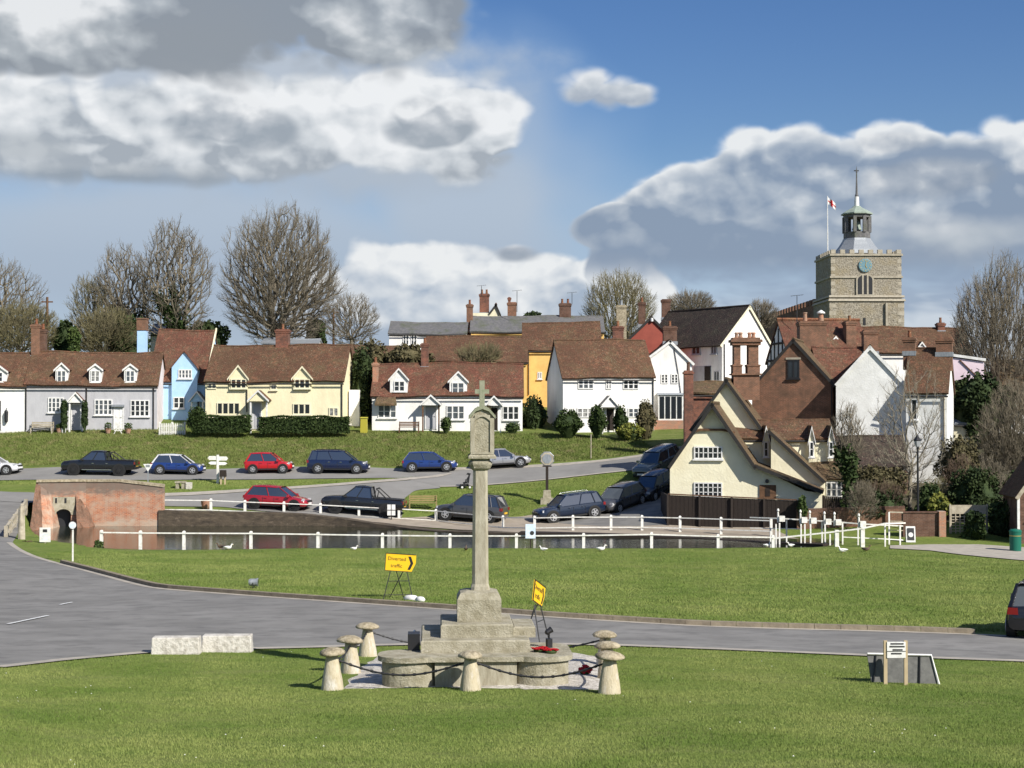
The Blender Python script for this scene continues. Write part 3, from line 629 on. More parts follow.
def doorway(par,fr,x0,y0,x1,y1,m='greydoor',d=0,frame='whitewood',glass=False):
    ua,za=fr.h(x0,y1,d); ub,zb=fr.h(x1,y0,d); fw=.07
    mb=MB(); mb.box(ua+fw,ub-fw,d-.05,d-.002,za,zb-fw)
    for j,(a,b) in enumerate(((.08,.45),(.52,.92))):
        for q in (0,1):
            w=(ub-ua-2*fw)/2; x=ua+fw+q*w; mb.box(x+.08,x+w-.08,d-.065,d-.051,za+(zb-za)*a,za+(zb-za)*b)
    dd=mk('door',mb,M[m],par,fr.M)
    f=MB(); f.box(ua,ua+fw,d-.09,d-.002,za,zb); f.box(ub-fw,ub,d-.09,d-.002,za,zb); f.box(ua+fw,ub-fw,d-.09,d-.002,zb-fw,zb)
    mk('door_frame',f,M[frame],dd,fr.M)
    mk('handle',MB().box(ub-fw-.14,ub-fw-.08,d-.10,d-.05,za+1.0,za+1.06),M['chrome'],dd,fr.M)
    return dd
def pipe(par,fr,x,y0,y1,d=0,m='gutter',name='downpipe'):
    u,z0=fr.h(x,y1,d); z1=fr.z(x,y0,d); return mk(name,MB().tube([(u,d-.07,z0),(u,d-.07,z1)],.05,6),M[m],par,fr.M)
def gable_house(name,label,fr,poly,apex,eL,eR,length,wall,roof,over=.3,vo=.25,cat='house',parent=None,verge='gutter',th=.13,seed=0,group=None,dstart=0,drop=1.0,sag=.04,extra=None,eo=.25):
    """gable facade toward the viewer. poly: facade outline in pixels incl. base corners; apex,eL,eR: roof line points in pixels
       extra: further roof pieces (pixel a -> pixel b down-slope) sharing the length"""
    pl=[fr.h(a,b,dstart) for a,b in poly]; zmin=min(p[1] for p in pl)
    pl=[(a,b-(drop if b<zmin+.8 else 0)) for a,b in pl]
    um=sum(p[0] for p in pl)/len(pl)
    t=parent or thing(name,label,cat,fr.M@Vector((um,dstart+length/2,zmin)),fr.yaw,group)
    mk('wall',MB().prism(pl,dstart,dstart+length),M[wall],t,fr.M)
    A=fr.h(*apex,dstart-vo); L=fr.h(*eL,dstart-vo) if eL else None; Rr=fr.h(*eR,dstart-vo) if eR else None
    slopes=[]
    if L: slopes.append((A,L))
    if Rr: slopes.append((A,Rr))
    for a,b in (extra or []): slopes.append((fr.h(*a,dstart-vo),fr.h(*b,dstart-vo)))
    rb=MB(); vb=MB(); y0,y1=dstart-vo,dstart+length+vo*.5
    for (a,b) in slopes:
        a=Vector((a[0],a[1])); b=Vector((b[0],b[1])); dv=(b-a).normalized(); b2=b+dv*0.0
        nrm=Vector((-dv.y,dv.x)); nrm=nrm if nrm.y>0 else -nrm
        k=.02
        s1=1 if b.x>a.x else -1
        e0=(b2.x,y0,b2.y); e1=(b2.x,y1,b2.y); r1=(a.x,y1,a.y); r0=(a.x,y0,a.y)
        rb.quadslab(e0,e1,r1,r0,th,max(6,int(length*1.5)),5,sag,seed)
        off_=nrm*(-th-.0)
        v=[(a.x,y0-.035,a.y),(b2.x,y0-.035,b2.y),(b2.x-nrm.x*(th+.07),y0-.035,b2.y-nrm.y*(th+.07)),(a.x-nrm.x*(th+.07),y0-.035,a.y-nrm.y*(th+.07))]
        vb.add(v+[(p,q+.05,r) for p,q,r in v],[(0,1,2,3),(7,6,5,4),(0,4,5,1),(1,5,6,2),(2,6,7,3),(3,7,4,0)])
    rb.tube([(A[0],y0+.02,A[1]),(A[0],y1,A[1])],.10,6)
    ro=mk('roof',rb,M[roof],t,fr.M)
    mk('bargeboard',vb,M[verge],t,fr.M)
    return dict(t=t,fr=fr,roof=ro)
# ---- terrace at the left
f=Fr(90,125,6)
H=range_house('cottage','white end cottage joined to the grey one at the left of the terrace',f,-62,25,430,385,354,3.2,'white','tile',seed=1)
dormer(H,-8,6.5,383,371,366,.25,-5,372,3,382); dormer(H,-45,-32,383,371,366,.25,-42,372,-35,382)
window(H['t'],f,-30,398,-12,413,3,2); doorway(H['t'],f,-8,400,2,430,'black')
L=mk('wall_lantern',MB().lathe([(.02,f.z(7,413)+.3),(.16,f.z(7,413)+.1),(.14,f.z(7,422)+.05),(.03,f.z(7,423))],8,(f.u(7),-.25)).tube([(f.u(7),0,f.z(7,412)+.3),(f.u(7),-.25,f.z(7,412)+.3),(f.u(7),-.25,f.z(7,413)+.2)],.025,5),M['black'],H['t'],f.M)
H=range_house('cottage','long pale grey cottage with three dormers and two gravelled doorways',f,25.3,157,430,385,354,3.2,'grey','tile',seed=1)
t=H['t']
for a in (55.3,89,124): 
    wx=a+.8
    dormer(H,a,a+12.5,383.5,369,363.5 if a<60 else 364.5,.22,a+1.8,370.5,a+10.8,382,2,2)
window(t,f,48,397.5,64,412.5,4,3); window(t,f,94.5,399.5,112.5,415,4,3); window(t,f,130.5,400,149.5,416.5,4,3)
porch(t,f,67.5,83.5,393,401.5,430,.7,door=(71,404,81,430))
doorway(t,f,113.5,407,123.5,430,'whitewood')
mk('hood',MB().box(f.u(112),f.u(124.5),-.3,-.01,f.z(118,407)+.02,f.z(118,405)+.03),M['lead'],t,f.M)
pipe(t,f,26,386,430); pipe(t,f,86.5,386,424); pipe(t,f,153.5,386,430)
chimney(t,f,31,39.5,324,356,2.9,'brickold',1,th=.9); chimney(t,f,39,45.5,329,356,3.2,'brickdark',1,th=.8)
mk('gable_wall',MB().prism([(2,3),(2.1,3),(2.1,3.1)],0,.1),M['grey'],t,f.M) if 0 else None
# sunny pinkish end gable skin
ub=H['ub']; z0,ze,zr=H['zb'],H['ze'],H['zr']
g=MB(); o=[(0.02,z0),(6.38,z0),(6.38,ze-.1),(3.2,zr-.2),(.02,ze-.1)]; g.add([(ub+.005,a,b) for a,b in o]+[(ub+.03,a,b) for a,b in o],[(4,3,2,1,0),(5,6,7,8,9)]+[(i,(i+1)%5,(i+1)%5+5,i+5) for i in range(5)])
mk('end_gable',g,M['pinkwhite'],t,f.M,label='pinkish white end gable')
# ---- blue cottage
f=Fr(185,129.6,0)
H=range_house('cottage','sky blue cottage with a steep gabled bay behind a white picket gate',f,149,204.6,431,381,332,4.0,'blue','tilered',seed=2)
t=H['t']
g=MB(); ua,ub=f.u(172.5),f.u(198); um=f.u(185); ze=f.z(185,367.5); za=f.z(185,352); zb=f.z(185,431)-.5
g.prism([(ua,zb),(ub,zb),(ub,ze),(um,za),(ua,ze)],-.35,1.0); bay=mk('gabled_bay',g,M['blue'],t,f.M)
rb=MB(); k=(za-ze)/(um-ua)
for s in (-1,1):
    ue=um+s*((ub-ua)/2+.16); z2=ze-.16*k; yb=2.9
    v=[(ue,-.5,z2),(um,-.5,za),(um,yb,za),(ue,1.4,z2)]; rb.add(v+[(a,b,c+.1) for a,b,c in v],[(0,1,2,3),(7,6,5,4),(0,4,5,1),(1,5,6,2),(2,6,7,3),(3,7,4,0)])
mk('bay_roof',rb,M['tilered'],bay,f.M)
mk('bay_filling',MB().prism([(ua+.01,ze-1.0),(ub-.01,ze-1.0),(ub-.01,ze-.01),(um,za-.03),(ua+.01,ze-.01)],1.0,1.5),M['blue'],bay,f.M)
window(t,f,178.5,369.5,192,378.5,4,2,d=-.35); window(t,f,173.5,397,184.5,408.5,2,2,d=-.35)
porch(t,f,189.5,204,392,400.5,431,1.2,'blue','slate',door=(193,397,200,430),doorm='black')
c_=mk('chimney',MB().box(f.u(136.8,1),f.u(145,1),1,1.85,f.z(140,400,1),f.z(140,330.5,1)),M['blue'],t,f.M); mk('brick_top',MB().box(f.u(136.3,1),f.u(145.5,1),.95,1.9,f.z(140,330.3,1),f.z(140,319.5,1)).box(f.u(135.8,1),f.u(146,1),.9,1.95,f.z(140,319.4,1),f.z(140,318,1)),M['brickold'],c_,f.M)
g=MB(); vo=.12; 
o=[(-.25,H['ze']-.25*H['k']+.1),(4.2,H['zr']+.12),(4.2,H['zr']+.36),(-.25,H['ze']+.1)]
g.add([(H['ub']+.10,a,b) for a,b in o]+[(H['ub']+.22,a,b) for a,b in o],[(0,1,2,3),(7,6,5,4),(0,4,5,1),(1,5,6,2),(2,6,7,3),(3,7,4,0)]); mk('verge',g,M['cream2'],t,f.M)
# ---- cream cottage
f=Fr(275,125,-3)
H=range_house('cottage','long cream cottage with two gabled dormers and a clipped hedge in front',f,205.4,343,431,381,347,3.2,'cream','tile',seed=3)
t=H['t']
for a,b,ap,wx0,wx1 in ((229,247.5,366,231,246.5),(293,311.5,367,294.5,310)):
    dormer(H,a,b,390,377.5,ap,-.12,wx0,379,wx1,388.5,3,1,wall='cream',roof='tile',frame='cream2')
window(t,f,207.5,382.5,216.5,389,2,1,sill=False,frame='cream2'); window(t,f,270.5,384,277,390,1,1,frame='cream2')
window(t,f,217,402.5,240,414.5,4,1,frame='cream2'); window(t,f,293,403.5,310.5,414.5,3,1,frame='cream2'); window(t,f,329,407.5,338.5,416.5,2,1,frame='cream2')
porch(t,f,248.5,268,391,400,430,1.0,'cream','tile',door=(252.5,402,262,429))
pipe(t,f,247,383,412); pipe(t,f,342,384,425)
chimney(t,f,275.5,288,329,351,3.0,'brick',1,th=.95)
mk('lean_to',MB().add([(0,0,0)],[]) or MB().box(H['ub']+.13,H['ub']+1.0,2.2,5,H['zb'],f.z(352,390,3)),M['white'],t,f.M)
# ---- white cottage right of it
f=Fr(447,125,0)
H=range_house('cottage','long white cottage with two white dormers and red tiled roof',f,372,522.5,430,395.5,365,3.0,'white','tilered',seed=4)
t=H['t']
dormer(H,390,407.5,392.5,378.5,369,.15,394,381,404.8,391.5); dormer(H,449.5,467,394,380.5,372,.15,452,382.5,464.2,393.5)
window(t,f,378,404.5,396.5,418,3,2); window(t,f,446.5,405.5,464.5,419.5,3,2); window(t,f,502.5,406,519,420,3,2)
# thatched hood over the left bay
ua,ub=f.u(375.5),f.u(397.5); z1=f.z(385,397); z0=f.z(385,405)
g=MB(); v=[(ua,-.8,z0-.05),(ub,-.8,z0-.05),(ub-.2,-.02,z1),(ua+.2,-.02,z1)]; g.add(v+[(a,b,c+.16) for a,b,c in v],[(3,2,1,0),(4,5,6,7),(0,1,5,4),(1,2,6,5),(2,3,7,6),(3,0,4,7)]); mk('bay_hood',g,M['tilemoss'],t,f.M)
porch(t,f,421,440.5,395.5,404,430,.9,roof='slate',postm='brownwood',door=(425,405,437,429))
porch(t,f,486,502,396.5,404.5,430,.9,roof='slate',door=(489.5,407,498.5,430),doorm='darkwood')
chimney(t,f,421,428.3,343,367,2.7,'brick',1,th=.6); chimney(t,f,372.5,378,362.5,386,1.2,'brickorange',1,th=.6)
# ---- detached white house
f=Fr(607,125,11)
H=range_house('house','detached white house with a plain brown roof and small gabled porch',f,563,654,434,377,342,3.0,'white','tile',cat='house',seed=5)
t=H['t']
for a in ((578,379.5,593.5,389,3,2),(606,380,611.3,389.3,2,2),(623,379.5,638.5,389.3,3,2),(577,408,593,417.5,3,2),(628,408,638.5,417.5,2,2)): window(t,f,*a,sill=False)
porch(t,f,601,618.5,396.5,406,434,.9,'white','slate',door=(605.5,408,614.5,430),doorm='darkwood')
pipe(t,f,653,379,432)
# ---- narrow white gabled house
f=Fr(670,127.5,0)
H=gable_house('house','narrow white gable fronted house with a glazed bay on a brick base',f,[(650,438),(692,438),(692,362),(670.5,341.5),(650,358)],(670.5,340),(648,357),(695,364),7,'white','tile',seed=6,vo=.12,verge='whitewood')
t=H['t']
window(t,f,661,374,668,383.5,2,3,sill=False); window(t,f,671,374,678,383.5,2,3,sill=False)
ua,ub=f.u(657),f.u(681.5); zt,zb=f.z(670,395),f.z(670,420)
bay=mk('bay_window',MB().box(ua,ub,-1.2,0,zb-.02,zt),M['whitewood'],t,f.M)
mk('bay_roof',MB().box(ua-.12,ub+.12,-1.32,0,zt,zt+.16,.1,.1),M['lead'],bay,f.M)
for i in range(4):
    a=ua+.1+(ub-ua-.1)*i/4; b=ua+(ub-ua-.1)*(i+1)/4
    mk('pane',MB().box(a,b,-1.225,-1.19,zb+.12,zt-.14),M['glass'],bay,f.M)
mk('brick_base',MB().box(f.u(651),f.u(683.5),-1.3,0,f.z(670,441)-.5,zb-.025),M['brickorange'],t,f.M)
chimney(t,f,663.5,677,326,342,2.5,'brickdark',1,th=.8)
mk('downpipe',MB().tube([(f.u(674),-.06,f.z(674,348)),(f.u(678),-.06,f.z(678,372)),(f.u(681),-.06,f.z(681,395))],.03,5),M['gutter'],t,f.M)
# ---- red gable
f=Fr(648,134,-3)
H=gable_house('house','red painted gable standing behind the two white houses',f,[(622,380),(676,380),(676,341),(651.5,317.5),(622,347)],(651.5,316),(619,347),(679,343),9,'red','tiledark',seed=7,vo=.1)
t=H['t']
mk('wall_lamp',MB().lathe([(.02,0),(.12,.05),(.12,.3),(.02,.35)],8),M['whitewood'],t,f.M@Matrix.Translation((f.u(652),-.15,f.z(652,322)))) 
chimney(t,f,638.5,645.5,302,325,5,'brickdark',1,th=.7); chimney(t,f,616.5,626.5,305,350,3,'staddlecap',1,th=.9,potm='lead')
fb=Fr(617,131,0); chimney(t,fb,612.8,623.6,326,350,0,'brick',1,th=.8)
chimney(t,f,661.8,670.5,299,318,9,'brickdark',0,th=.8)
# ---- big white house with dark roof
f=Fr(746,134,35)
H=gable_house('house','big white gabled house with a long very dark roof',f,[(722.5,410),(770,410),(770,342),(749.8,307.5),(722.5,342)],(749.8,305.3),(720,345.5),(772.5,345),10.5,'white','tiledark',seed=8,vo=.15,verge='cream2')
t=H['t']; pipe(t,f,724,344,400)
u0,_=f.h(722.5,400); crn=f.M@Vector((u0,0,0)); fs=Fr(0,0,-55,o=crn)
mk('side_wall',MB().box(-10.4,-.02,-.03,-.005,fs.z(700,402),fs.z(715,343.5)),M['white'],t,fs.M)
for a in ((692.5,344.5,700.5,354.5),(711.5,344.5,717,354)): window(t,fs,*a,2,1,d=-.03,frame='grey')
window(t,fs,714.5,371,720,381,2,1,d=-.03,frame='grey')
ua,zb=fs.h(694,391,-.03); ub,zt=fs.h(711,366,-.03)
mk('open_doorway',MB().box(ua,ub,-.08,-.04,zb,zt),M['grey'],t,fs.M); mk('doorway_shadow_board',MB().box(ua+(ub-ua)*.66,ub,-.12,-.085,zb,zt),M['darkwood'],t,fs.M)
# ---- brick outbuilding with tall chimney
f=Fr(700,113,0)
H=range_house('outbuilding','low brick outbuilding between the white gable and the cream house',f,693.5,726,450,394,384,2.0,'brick','tilemoss',cat='outbuilding',seed=1)
pc=thing('chimney_stack','tall slender red brick chimney stack in front of the narrow white house','chimney',f.M@Vector((f.u(688.5),-1,f.z(688,450))))
ua,ub=f.u(683.8,-1),f.u(692.8,-1); mb=MB(); zt=f.z(688,374,-1); mb.box(ua,ub,-1.4,-.75,f.z(688,452),zt); mb.box(ua-.06,ub+.06,-1.46,-.69,zt,zt+.14); mb.box(ua+.02,ub-.02,-1.38,-.77,zt+.14,zt+.25)
mk('stack',mb,M['brick'],pc,f.M); mk('pot',MB().lathe([(.13,0),(.11,.5),(.15,.55),(.15,.62),(.09,.62)],10),M['brickdark'],pc,f.M@Matrix.Translation(((ua+ub)/2,-1.07,zt+.24)))
# ---- houses up the hill behind
f=Fr(425,150,0)
H=range_house('house','long low white house with slate roof on the skyline above the left cottages',f,389,466,360,334,323.5,3.2,'white','slate',cat='house',seed=2)
for a in ((403,335,409,345),(411,335,417,345)): window(H['t'],f,*a,2,2)
window(H['t'],f,450,337,456,343,2,1)
f=Fr(520,152,0)
H=range_house('house','ochre house under a grey slate roof with several chimneys',f,471,604,352,331.5,317.5,3.2,'ochre','slate',cat='house',seed=3)
t=H['t']
chimney(t,f,466.5,472.8,304,330,2.2,'brickold',1,th=.7); chimney(t,f,507.5,516.5,302,318,4.2,'brickold',0,th=.9); chimney(t,f,559.5,571,303,321,2.8,'brickdark',2,th=1.0)
f2=Fr(485,160,0)
H=gable_house('house','small gabled house top just showing over the slate roof',f2,[(470,335),(500,335),(500,314),(496,304),(489,313),(470,313)],(496,303.5),(488.5,313.5),(501,314.5),5,'cream2','tilered',seed=3,vo=.1)
chimney(H['t'],f2,479.5,489,293.5,313,1.5,'brick',2,th=.9); chimney(H['t'],f2,508,510.7,297,318,1.5,'brick',0,th=.4)
f=Fr(560,141,0)
H=range_house('house','ochre yellow rendered house with brown tiled roof behind the detached white house',f,523.5,601,402,349.5,324,3.4,'ochre','tile',cat='house',seed=4)
t=H['t']; window(t,f,537.5,372,542,379,2,1); pipe(t,f,528.5,352,395)
f=Fr(478,139,0)
H=range_house('house','ochre outbuilding range under a long mossy brown roof',f,425,527,392,361.5,338,3.6,'ochre','tile',cat='outbuilding',seed=6)
f=Fr(350,142,0)
H=range_house('barn','dark roofed barn behind the cream cottage',f,318,396,372,358,347,3.4,'darkwood','tile',cat='barn',seed=7)
f=Fr(295,146,0)
H=range_house('house','white building top glimpsed behind the cream cottage chimney',f,262,317,352,344,340,2,'white','lead',cat='house',seed=8)
f=Fr(160,150,0)
H=range_house('house','white rendered roof peak just visible above the blue cottage',f,150,166,350,334,326,2,'white','lead',cat='house',seed=8)
# ---- church
CY=165; f=Fr(866,CY,1)
ch=thing('church','flint church with square battlemented tower and lead cupola','church',f.M@Vector((0,4,f.z(866,340))),f.yaw)
ua,ub=f.u(831.5),f.u(902); W_=ub-ua; z=lambda y:f.z(866,y)
tw=MB(); tw.box(ua,ub,0,W_,z(300),z(254.5)); tw.box(ua-.22,ub+.22,-.22,W_+.22,z(345)-3,z(300.5)); mk('tower',tw,M['flint'],ch,f.M)
sc=MB()
for y,e,h in ((277,.12,.22),(254.8,.14,.22)): sc.box(ua-e,ub+e,-e,W_+e,z(y)-h/2,z(y)+h/2)
sc.box(ua-.38,ub+.38,-.38,W_+.38,z(300.5)-.08,z(300.5)+.18,.1,.1); sc.box(ua-.30,ub+.30,-.3,W_+.3,z(296.5)-.1,z(296.5)+.12,.06,.06)
mk('string_course',sc,M['ashlar'],ch,f.M)
qn=MB()
for zz in np.arange(z(345),z(256),.8):
    e=.235 if zz<z(301) else .015
    for xx in (ua,ub):
        s=-1 if xx==ua else 1
        mk('quoin',MB().box(min(xx+s*e,xx-s*.45),max(xx+s*e,xx-s*.45),-e,-e+.3,zz,zz+.42),M['ashlar'],ch,f.M)
me_=MB(); zt=z(254.5)+.11; n=8; h_=.42
for i in range(n):
    w=W_/(2*n-1); a=ua+2*i*w
    me_.box(a,a+w,-.02,.35,zt,zt+h_); me_.box(a,a+w,W_-.35,W_+.02,zt,zt+h_)
    if 0<i<n-1:
        me_.box(ua-.02,ua+.35,2*i*w,2*i*w+w,zt,zt+h_); me_.box(ub-.35,ub+.02,2*i*w,2*i*w+w,zt,zt+h_)
mk('battlement',me_,M['ashlar'],ch,f.M)
# buttress line & small slit
mk('buttress',MB().box(f.u(885),f.u(887),-.5,-.23,z(345),z(303)),M['ashlar'],ch,f.M)
mk('slit_window',MB().box(f.u(863),f.u(865.5),-.27,-.225,z(325),z(318)),M['black'],ch,f.M)
# belfry window
u0,u1=f.u(858),f.u(872.5); zb,zs=z(294.5),z(280); um=(u0+u1)/2; rw=(u1-u0)/2
def arch(u0,u1,zb,zs,zt,n=8):
    um=(u0+u1)/2; return [(u0,zb),(u1,zb)]+[(um+(u1-um)*math.cos(PI*i/(2*n))**.8, zs+(zt-zs)*math.sin(PI*i/(2*n))) for i in range(n+1)]+[(um-(u1-um)*math.cos(PI*i/(2*n))**.8, zs+(zt-zs)*math.sin(PI*i/(2*n))) for i in range(n-1,-1,-1)]
bw=mk('belfry_window',MB().prism(arch(u0-.18,u1+.18,zb-.1,zs,z(274)),-.17,0.0),M['ashlar'],ch,f.M)
mk('opening',MB().prism(arch(u0,u1,zb,zs,z(275.5)),-.20,-.173),M['black'],bw,f.M)
mul=MB()
for i in (1,2): x=u0+(u1-u0)*i/3; mul.box(x-.09,x+.09,-.24,-.203,zb,zs+.55)
mul.box(u0-.2,u1+.2,-.26,-.175,zb-.16,zb-.01)
mk('mullion',mul,M['ashlar'],bw,f.M)
# clock
cu,cz=f.h(865,265.5); 
ck=mk('clock',MB().lathe([(.72,0),(.72,.10),(.66,.12),(.02,.12)],24),M['clock'],ch,f.M@Matrix.Translation((cu,-.06,cz))@Matrix.Rotation(R(90),4,'X'))
rg=MB()
for i in range(12):
    a=i*PI/6; mm=Matrix.Translation((cu,0,cz))@Matrix.Rotation(a,4,'Y'); vs=[mm@Vector(v) for v in ((-.03,-.195,.48),(.03,-.195,.48),(.03,-.195,.62),(-.03,-.195,.62))]; rg.add([tuple(v) for v in vs]+[(v.x,v.y+.02,v.z) for v in vs],[(0,1,2,3),(7,6,5,4),(0,4,5,1),(1,5,6,2),(2,6,7,3),(3,7,4,0)])
mk('hour_mark',rg,M['gold'],ck,f.M)
hd=MB().tube([(cu,-.20,cz),(cu+.12,-.20,cz+.5)],.03,4).tube([(cu,-.20,cz),(cu+.15,-.20,cz-.28)],.035,4); mk('clock_hand',hd,M['gold'],ck,f.M)
# cupola
yc=W_/2; uc=f.u(857.5,yc)
def zc(y): return f.z(858,y,yc)
def hw(px): return abs(f.u(858.5+px,yc)-f.u(858.5,yc))
cu_=MB()
def sq(rs): # square loft
    o=len(cu_.v)
    for r_,z_ in rs:
        for a in range(8):
            t=PI/8+a*PI/4; c=.92
            cu_.v.append((uc+r_*math.cos(t)/math.cos(PI/8),yc+r_*math.sin(t)/math.cos(PI/8),z_))
    for j in range(len(rs)-1):
        for k in range(8): cu_.f.append((o+j*8+k,o+j*8+(k+1)%8,o+(j+1)*8+(k+1)%8,o+(j+1)*8+k))
    cu_.f.append(tuple(o+k for k in range(7,-1,-1))); cu_.f.append(tuple(o+(len(rs)-1)*8+k for k in range(8)))
sq([(hw(21),zc(255)),(hw(20),zc(251)),(hw(16.5),zc(246)),(hw(13.5),zc(241)),(hw(12.8),zc(239))]); cup=mk('cupola_skirt',cu_,M['lead'],ch,f.M)
cu_=MB(); sq([(hw(12.2),zc(239)),(hw(12.2),zc(232.5))]); sq([(hw(12.4),zc(218)),(hw(12.4),zc(214.5))])
for k in range(8):
    t=PI/8+k*PI/4; r_=hw(11.6)/math.cos(PI/8); x,y=uc+r_*math.cos(t),yc+r_*math.sin(t); cu_.box(x-.17,x+.17,y-.17,y+.17,zc(233),zc(217))
mk('lantern',cu_,M['slate'],ch,f.M)
mk('bell',MB().lathe([(.55,zc(230)),(.42,zc(227)),(.35,zc(223)),(.1,zc(220))],12,(uc,yc)),M['copper'],ch,f.M)
cu_=MB(); sq([(hw(14.5),zc(215)),(hw(14.5),zc(213.8)),(hw(9.5),zc(210.5)),(hw(5),zc(208)),(hw(3),zc(206))]); mk('lantern_roof',cu_,M['copper'],ch,f.M)
mk('spire_base',MB().lathe([(hw(2.6),zc(207)),(hw(2.2),zc(197)),(hw(1),zc(196.5))],12,(uc,yc)),M['whitewood'],ch,f.M)
mk('spire',MB().lathe([(hw(1.6),zc(197)),(hw(1.9),zc(195.5)),(hw(1.2),zc(194)),(hw(.8),zc(182)),(hw(.5),zc(170)),(.01,zc(166))],8,(uc,yc)),M['slate'],ch,f.M)
mk('weather_vane',MB().box(uc-.30,uc+.24,yc-.02,yc+.02,zc(171.3),zc(170.2)).box(uc-.09,uc+.09,yc-.03,yc+.03,zc(173),zc(169),.05,.01),M['black'],ch,f.M)
# nave behind the tower
nv=MB(); x0=ua-.1; nv.box(x0,x0+9.5,W_,W_+36,f.z(815,345),f.z(815,304,W_)); mk('nave',nv,M['brickold'],ch,f.M)
nb=MB(); zz=f.z(815,304,W_)
for i in range(20):
    y=W_+.4+i*1.7; nb.box(x0-.05,x0+.4,y,y+.95,zz,zz+.6)
mk('battlement',nb,M['brickold'],ch,f.M)
mk('nave_window',MB().box(x0-.04,x0-.005,W_+5,W_+7,zz-2.6,zz-1),M['black'],ch,f.M)
# flagpole
fp=thing('flagpole','flagpole with a small St George flag on the church tower','flagpole',f.M@Vector((f.u(828,4),4,z(252))))
xx=f.u(828.2,4); mk('pole',MB().tube([(xx,4,f.z(828,254,4)),(xx,4,f.z(828,196,4))],[.07,.04],6),M['whitewood'],fp,f.M)
def wave(i): return .12*math.sin(i*1.1),-.09*i
fl=MB(); n=8
zt=f.z(828,197,4)
for i in range(n+1):
    a,b=wave(i); x=xx+.05+i*.11; fl.v+=[(x,4+a,zt+b),(x+.02,4+a,zt+b-.75)]
fl.f+=[(2*i,2*i+2,2*i+3,2*i+1) for i in range(n)]
fm=M['white']; fg=mk('flag',fl,M['whitewood'],fp,f.M)
cr=MB()
for i in range(n+1):
    a,b=wave(i); x=xx+.05+i*.11
    for dy in (-.012,.012):
        pass
for s in (-.015,.015):
    o=len(cr.v)
    for i in range(n+1):
        a,b=wave(i); x=xx+.05+i*.11; cr.v+=[(x,4+a+s,zt+b-.30),(x+.01,4+a+s,zt+b-.46)]
    cr.f+=[(o+2*i,o+2*i+2,o+2*i+3,o+2*i+1) for i in range(n)]
    o=len(cr.v)
    for i in (3,4,5):
        a,b=wave(i); x=xx+.05+i*.11-.04; cr.v+=[(x,4+a+s,zt+b-.01),(x+.02,4+a+s,zt+b-.74)]
    cr.f+=[(o+2*i,o+2*i+2,o+2*i+3,o+2*i+1) for i in range(2)]
mk('red_cross',cr,M['poppy'],fg,f.M)
# ---- half timbered house with orange ridge
f=Fr(828,118,8)
H=range_house('house','half timbered house with orange ridge tiles below the church',f,791,872,420,360,322.5,3.0,'white','tilered',cat='house',seed=5)
t=H['t']; ua=H['ua']; ze,zr=H['ze'],H['zr']
tb=MB()
for y in (.1,1.0,1.9,2.9,3.9,4.8,5.7): tb.box(ua-.06,ua-.005,y,y+.16,ze-2.5,min(ze+(3-abs(3-y))*H['k']-.3,zr-.5))
for zz in (ze-1.2,ze,ze+1.3): 
    w=3-(zz-ze)/H['k'] if zz>ze else 3
    tb.box(ua-.09,ua-.065,3-w+.15,3+w-.15,zz,zz+.16)
mk('timber_frame',tb,M['darkwood'],t,f.M)
mk('ridge_tiles',MB().tube([(H['ua']-.15,3,zr+H['lift']+.05),(H['ub']+.15,3,zr+H['lift']+.05)],.14,6),M['tileorange'],t,f.M)
dormer(H,832,839,346,341,337,1.6,834,341,837,345,1,1,wall='white',roof='tile')
chimney(t,f,846.5,856,321,349,1.0,'brickold',1,th=.8)
# ---- brick gabled house
f=Fr(793,106,-18)
H=gable_house('house','brown brick gable fronted house with a dark upper window and a wide chimney',f,[(752,480),(833,480),(833,383),(793,341.5),(752,388)],(793,338.5),(747,391),(836,385.5),7,'brickold','tilemoss',seed=9,vo=.12)
t=H['t']; w=window(t,f,787.5,360,799.5,378.5,2,1,frame='black'); mk('lintel',MB().box(f.u(786),f.u(801),-.05,-.004,f.z(793,359.5),f.z(793,357.5)),M['ashlar'],t,f.M)
fb=Fr(812,111,0); chimney(t,fb,800,826.5,321,375,0,'brickold',0,th=1.2)
for x,w in ((805,.16),(821,.2)): mk('chimney_pot',MB().lathe([(w,0),(w*.85,.5),(w*1.1,.55),(w,.62)],10),M['brickorange'],t,Matrix.Translation((P(x,321,111.6).x,111.6,P(x,321,111.6).z))) 
mk('cowl',MB().lathe([(.3,0),(.3,.08),(.05,.25)],10),M['whitewood'],t,Matrix.Translation((P(821,313,111.6).x,111.6,P(821,313.5,111.6).z)))
pipe(t,f,832,386,470,m='gutter')
# aerials
# ---- tiled link range
f=Fr(845,107.5,0)
H=range_house('house','tiled link range between the brick gable and the big white gable',f,822,876,440,386,349,3.0,'brickold','tilered',cat='house',seed=3)
chimney(H['t'],f,864,878,330,352,2.5,'brickold',0,th=.8)
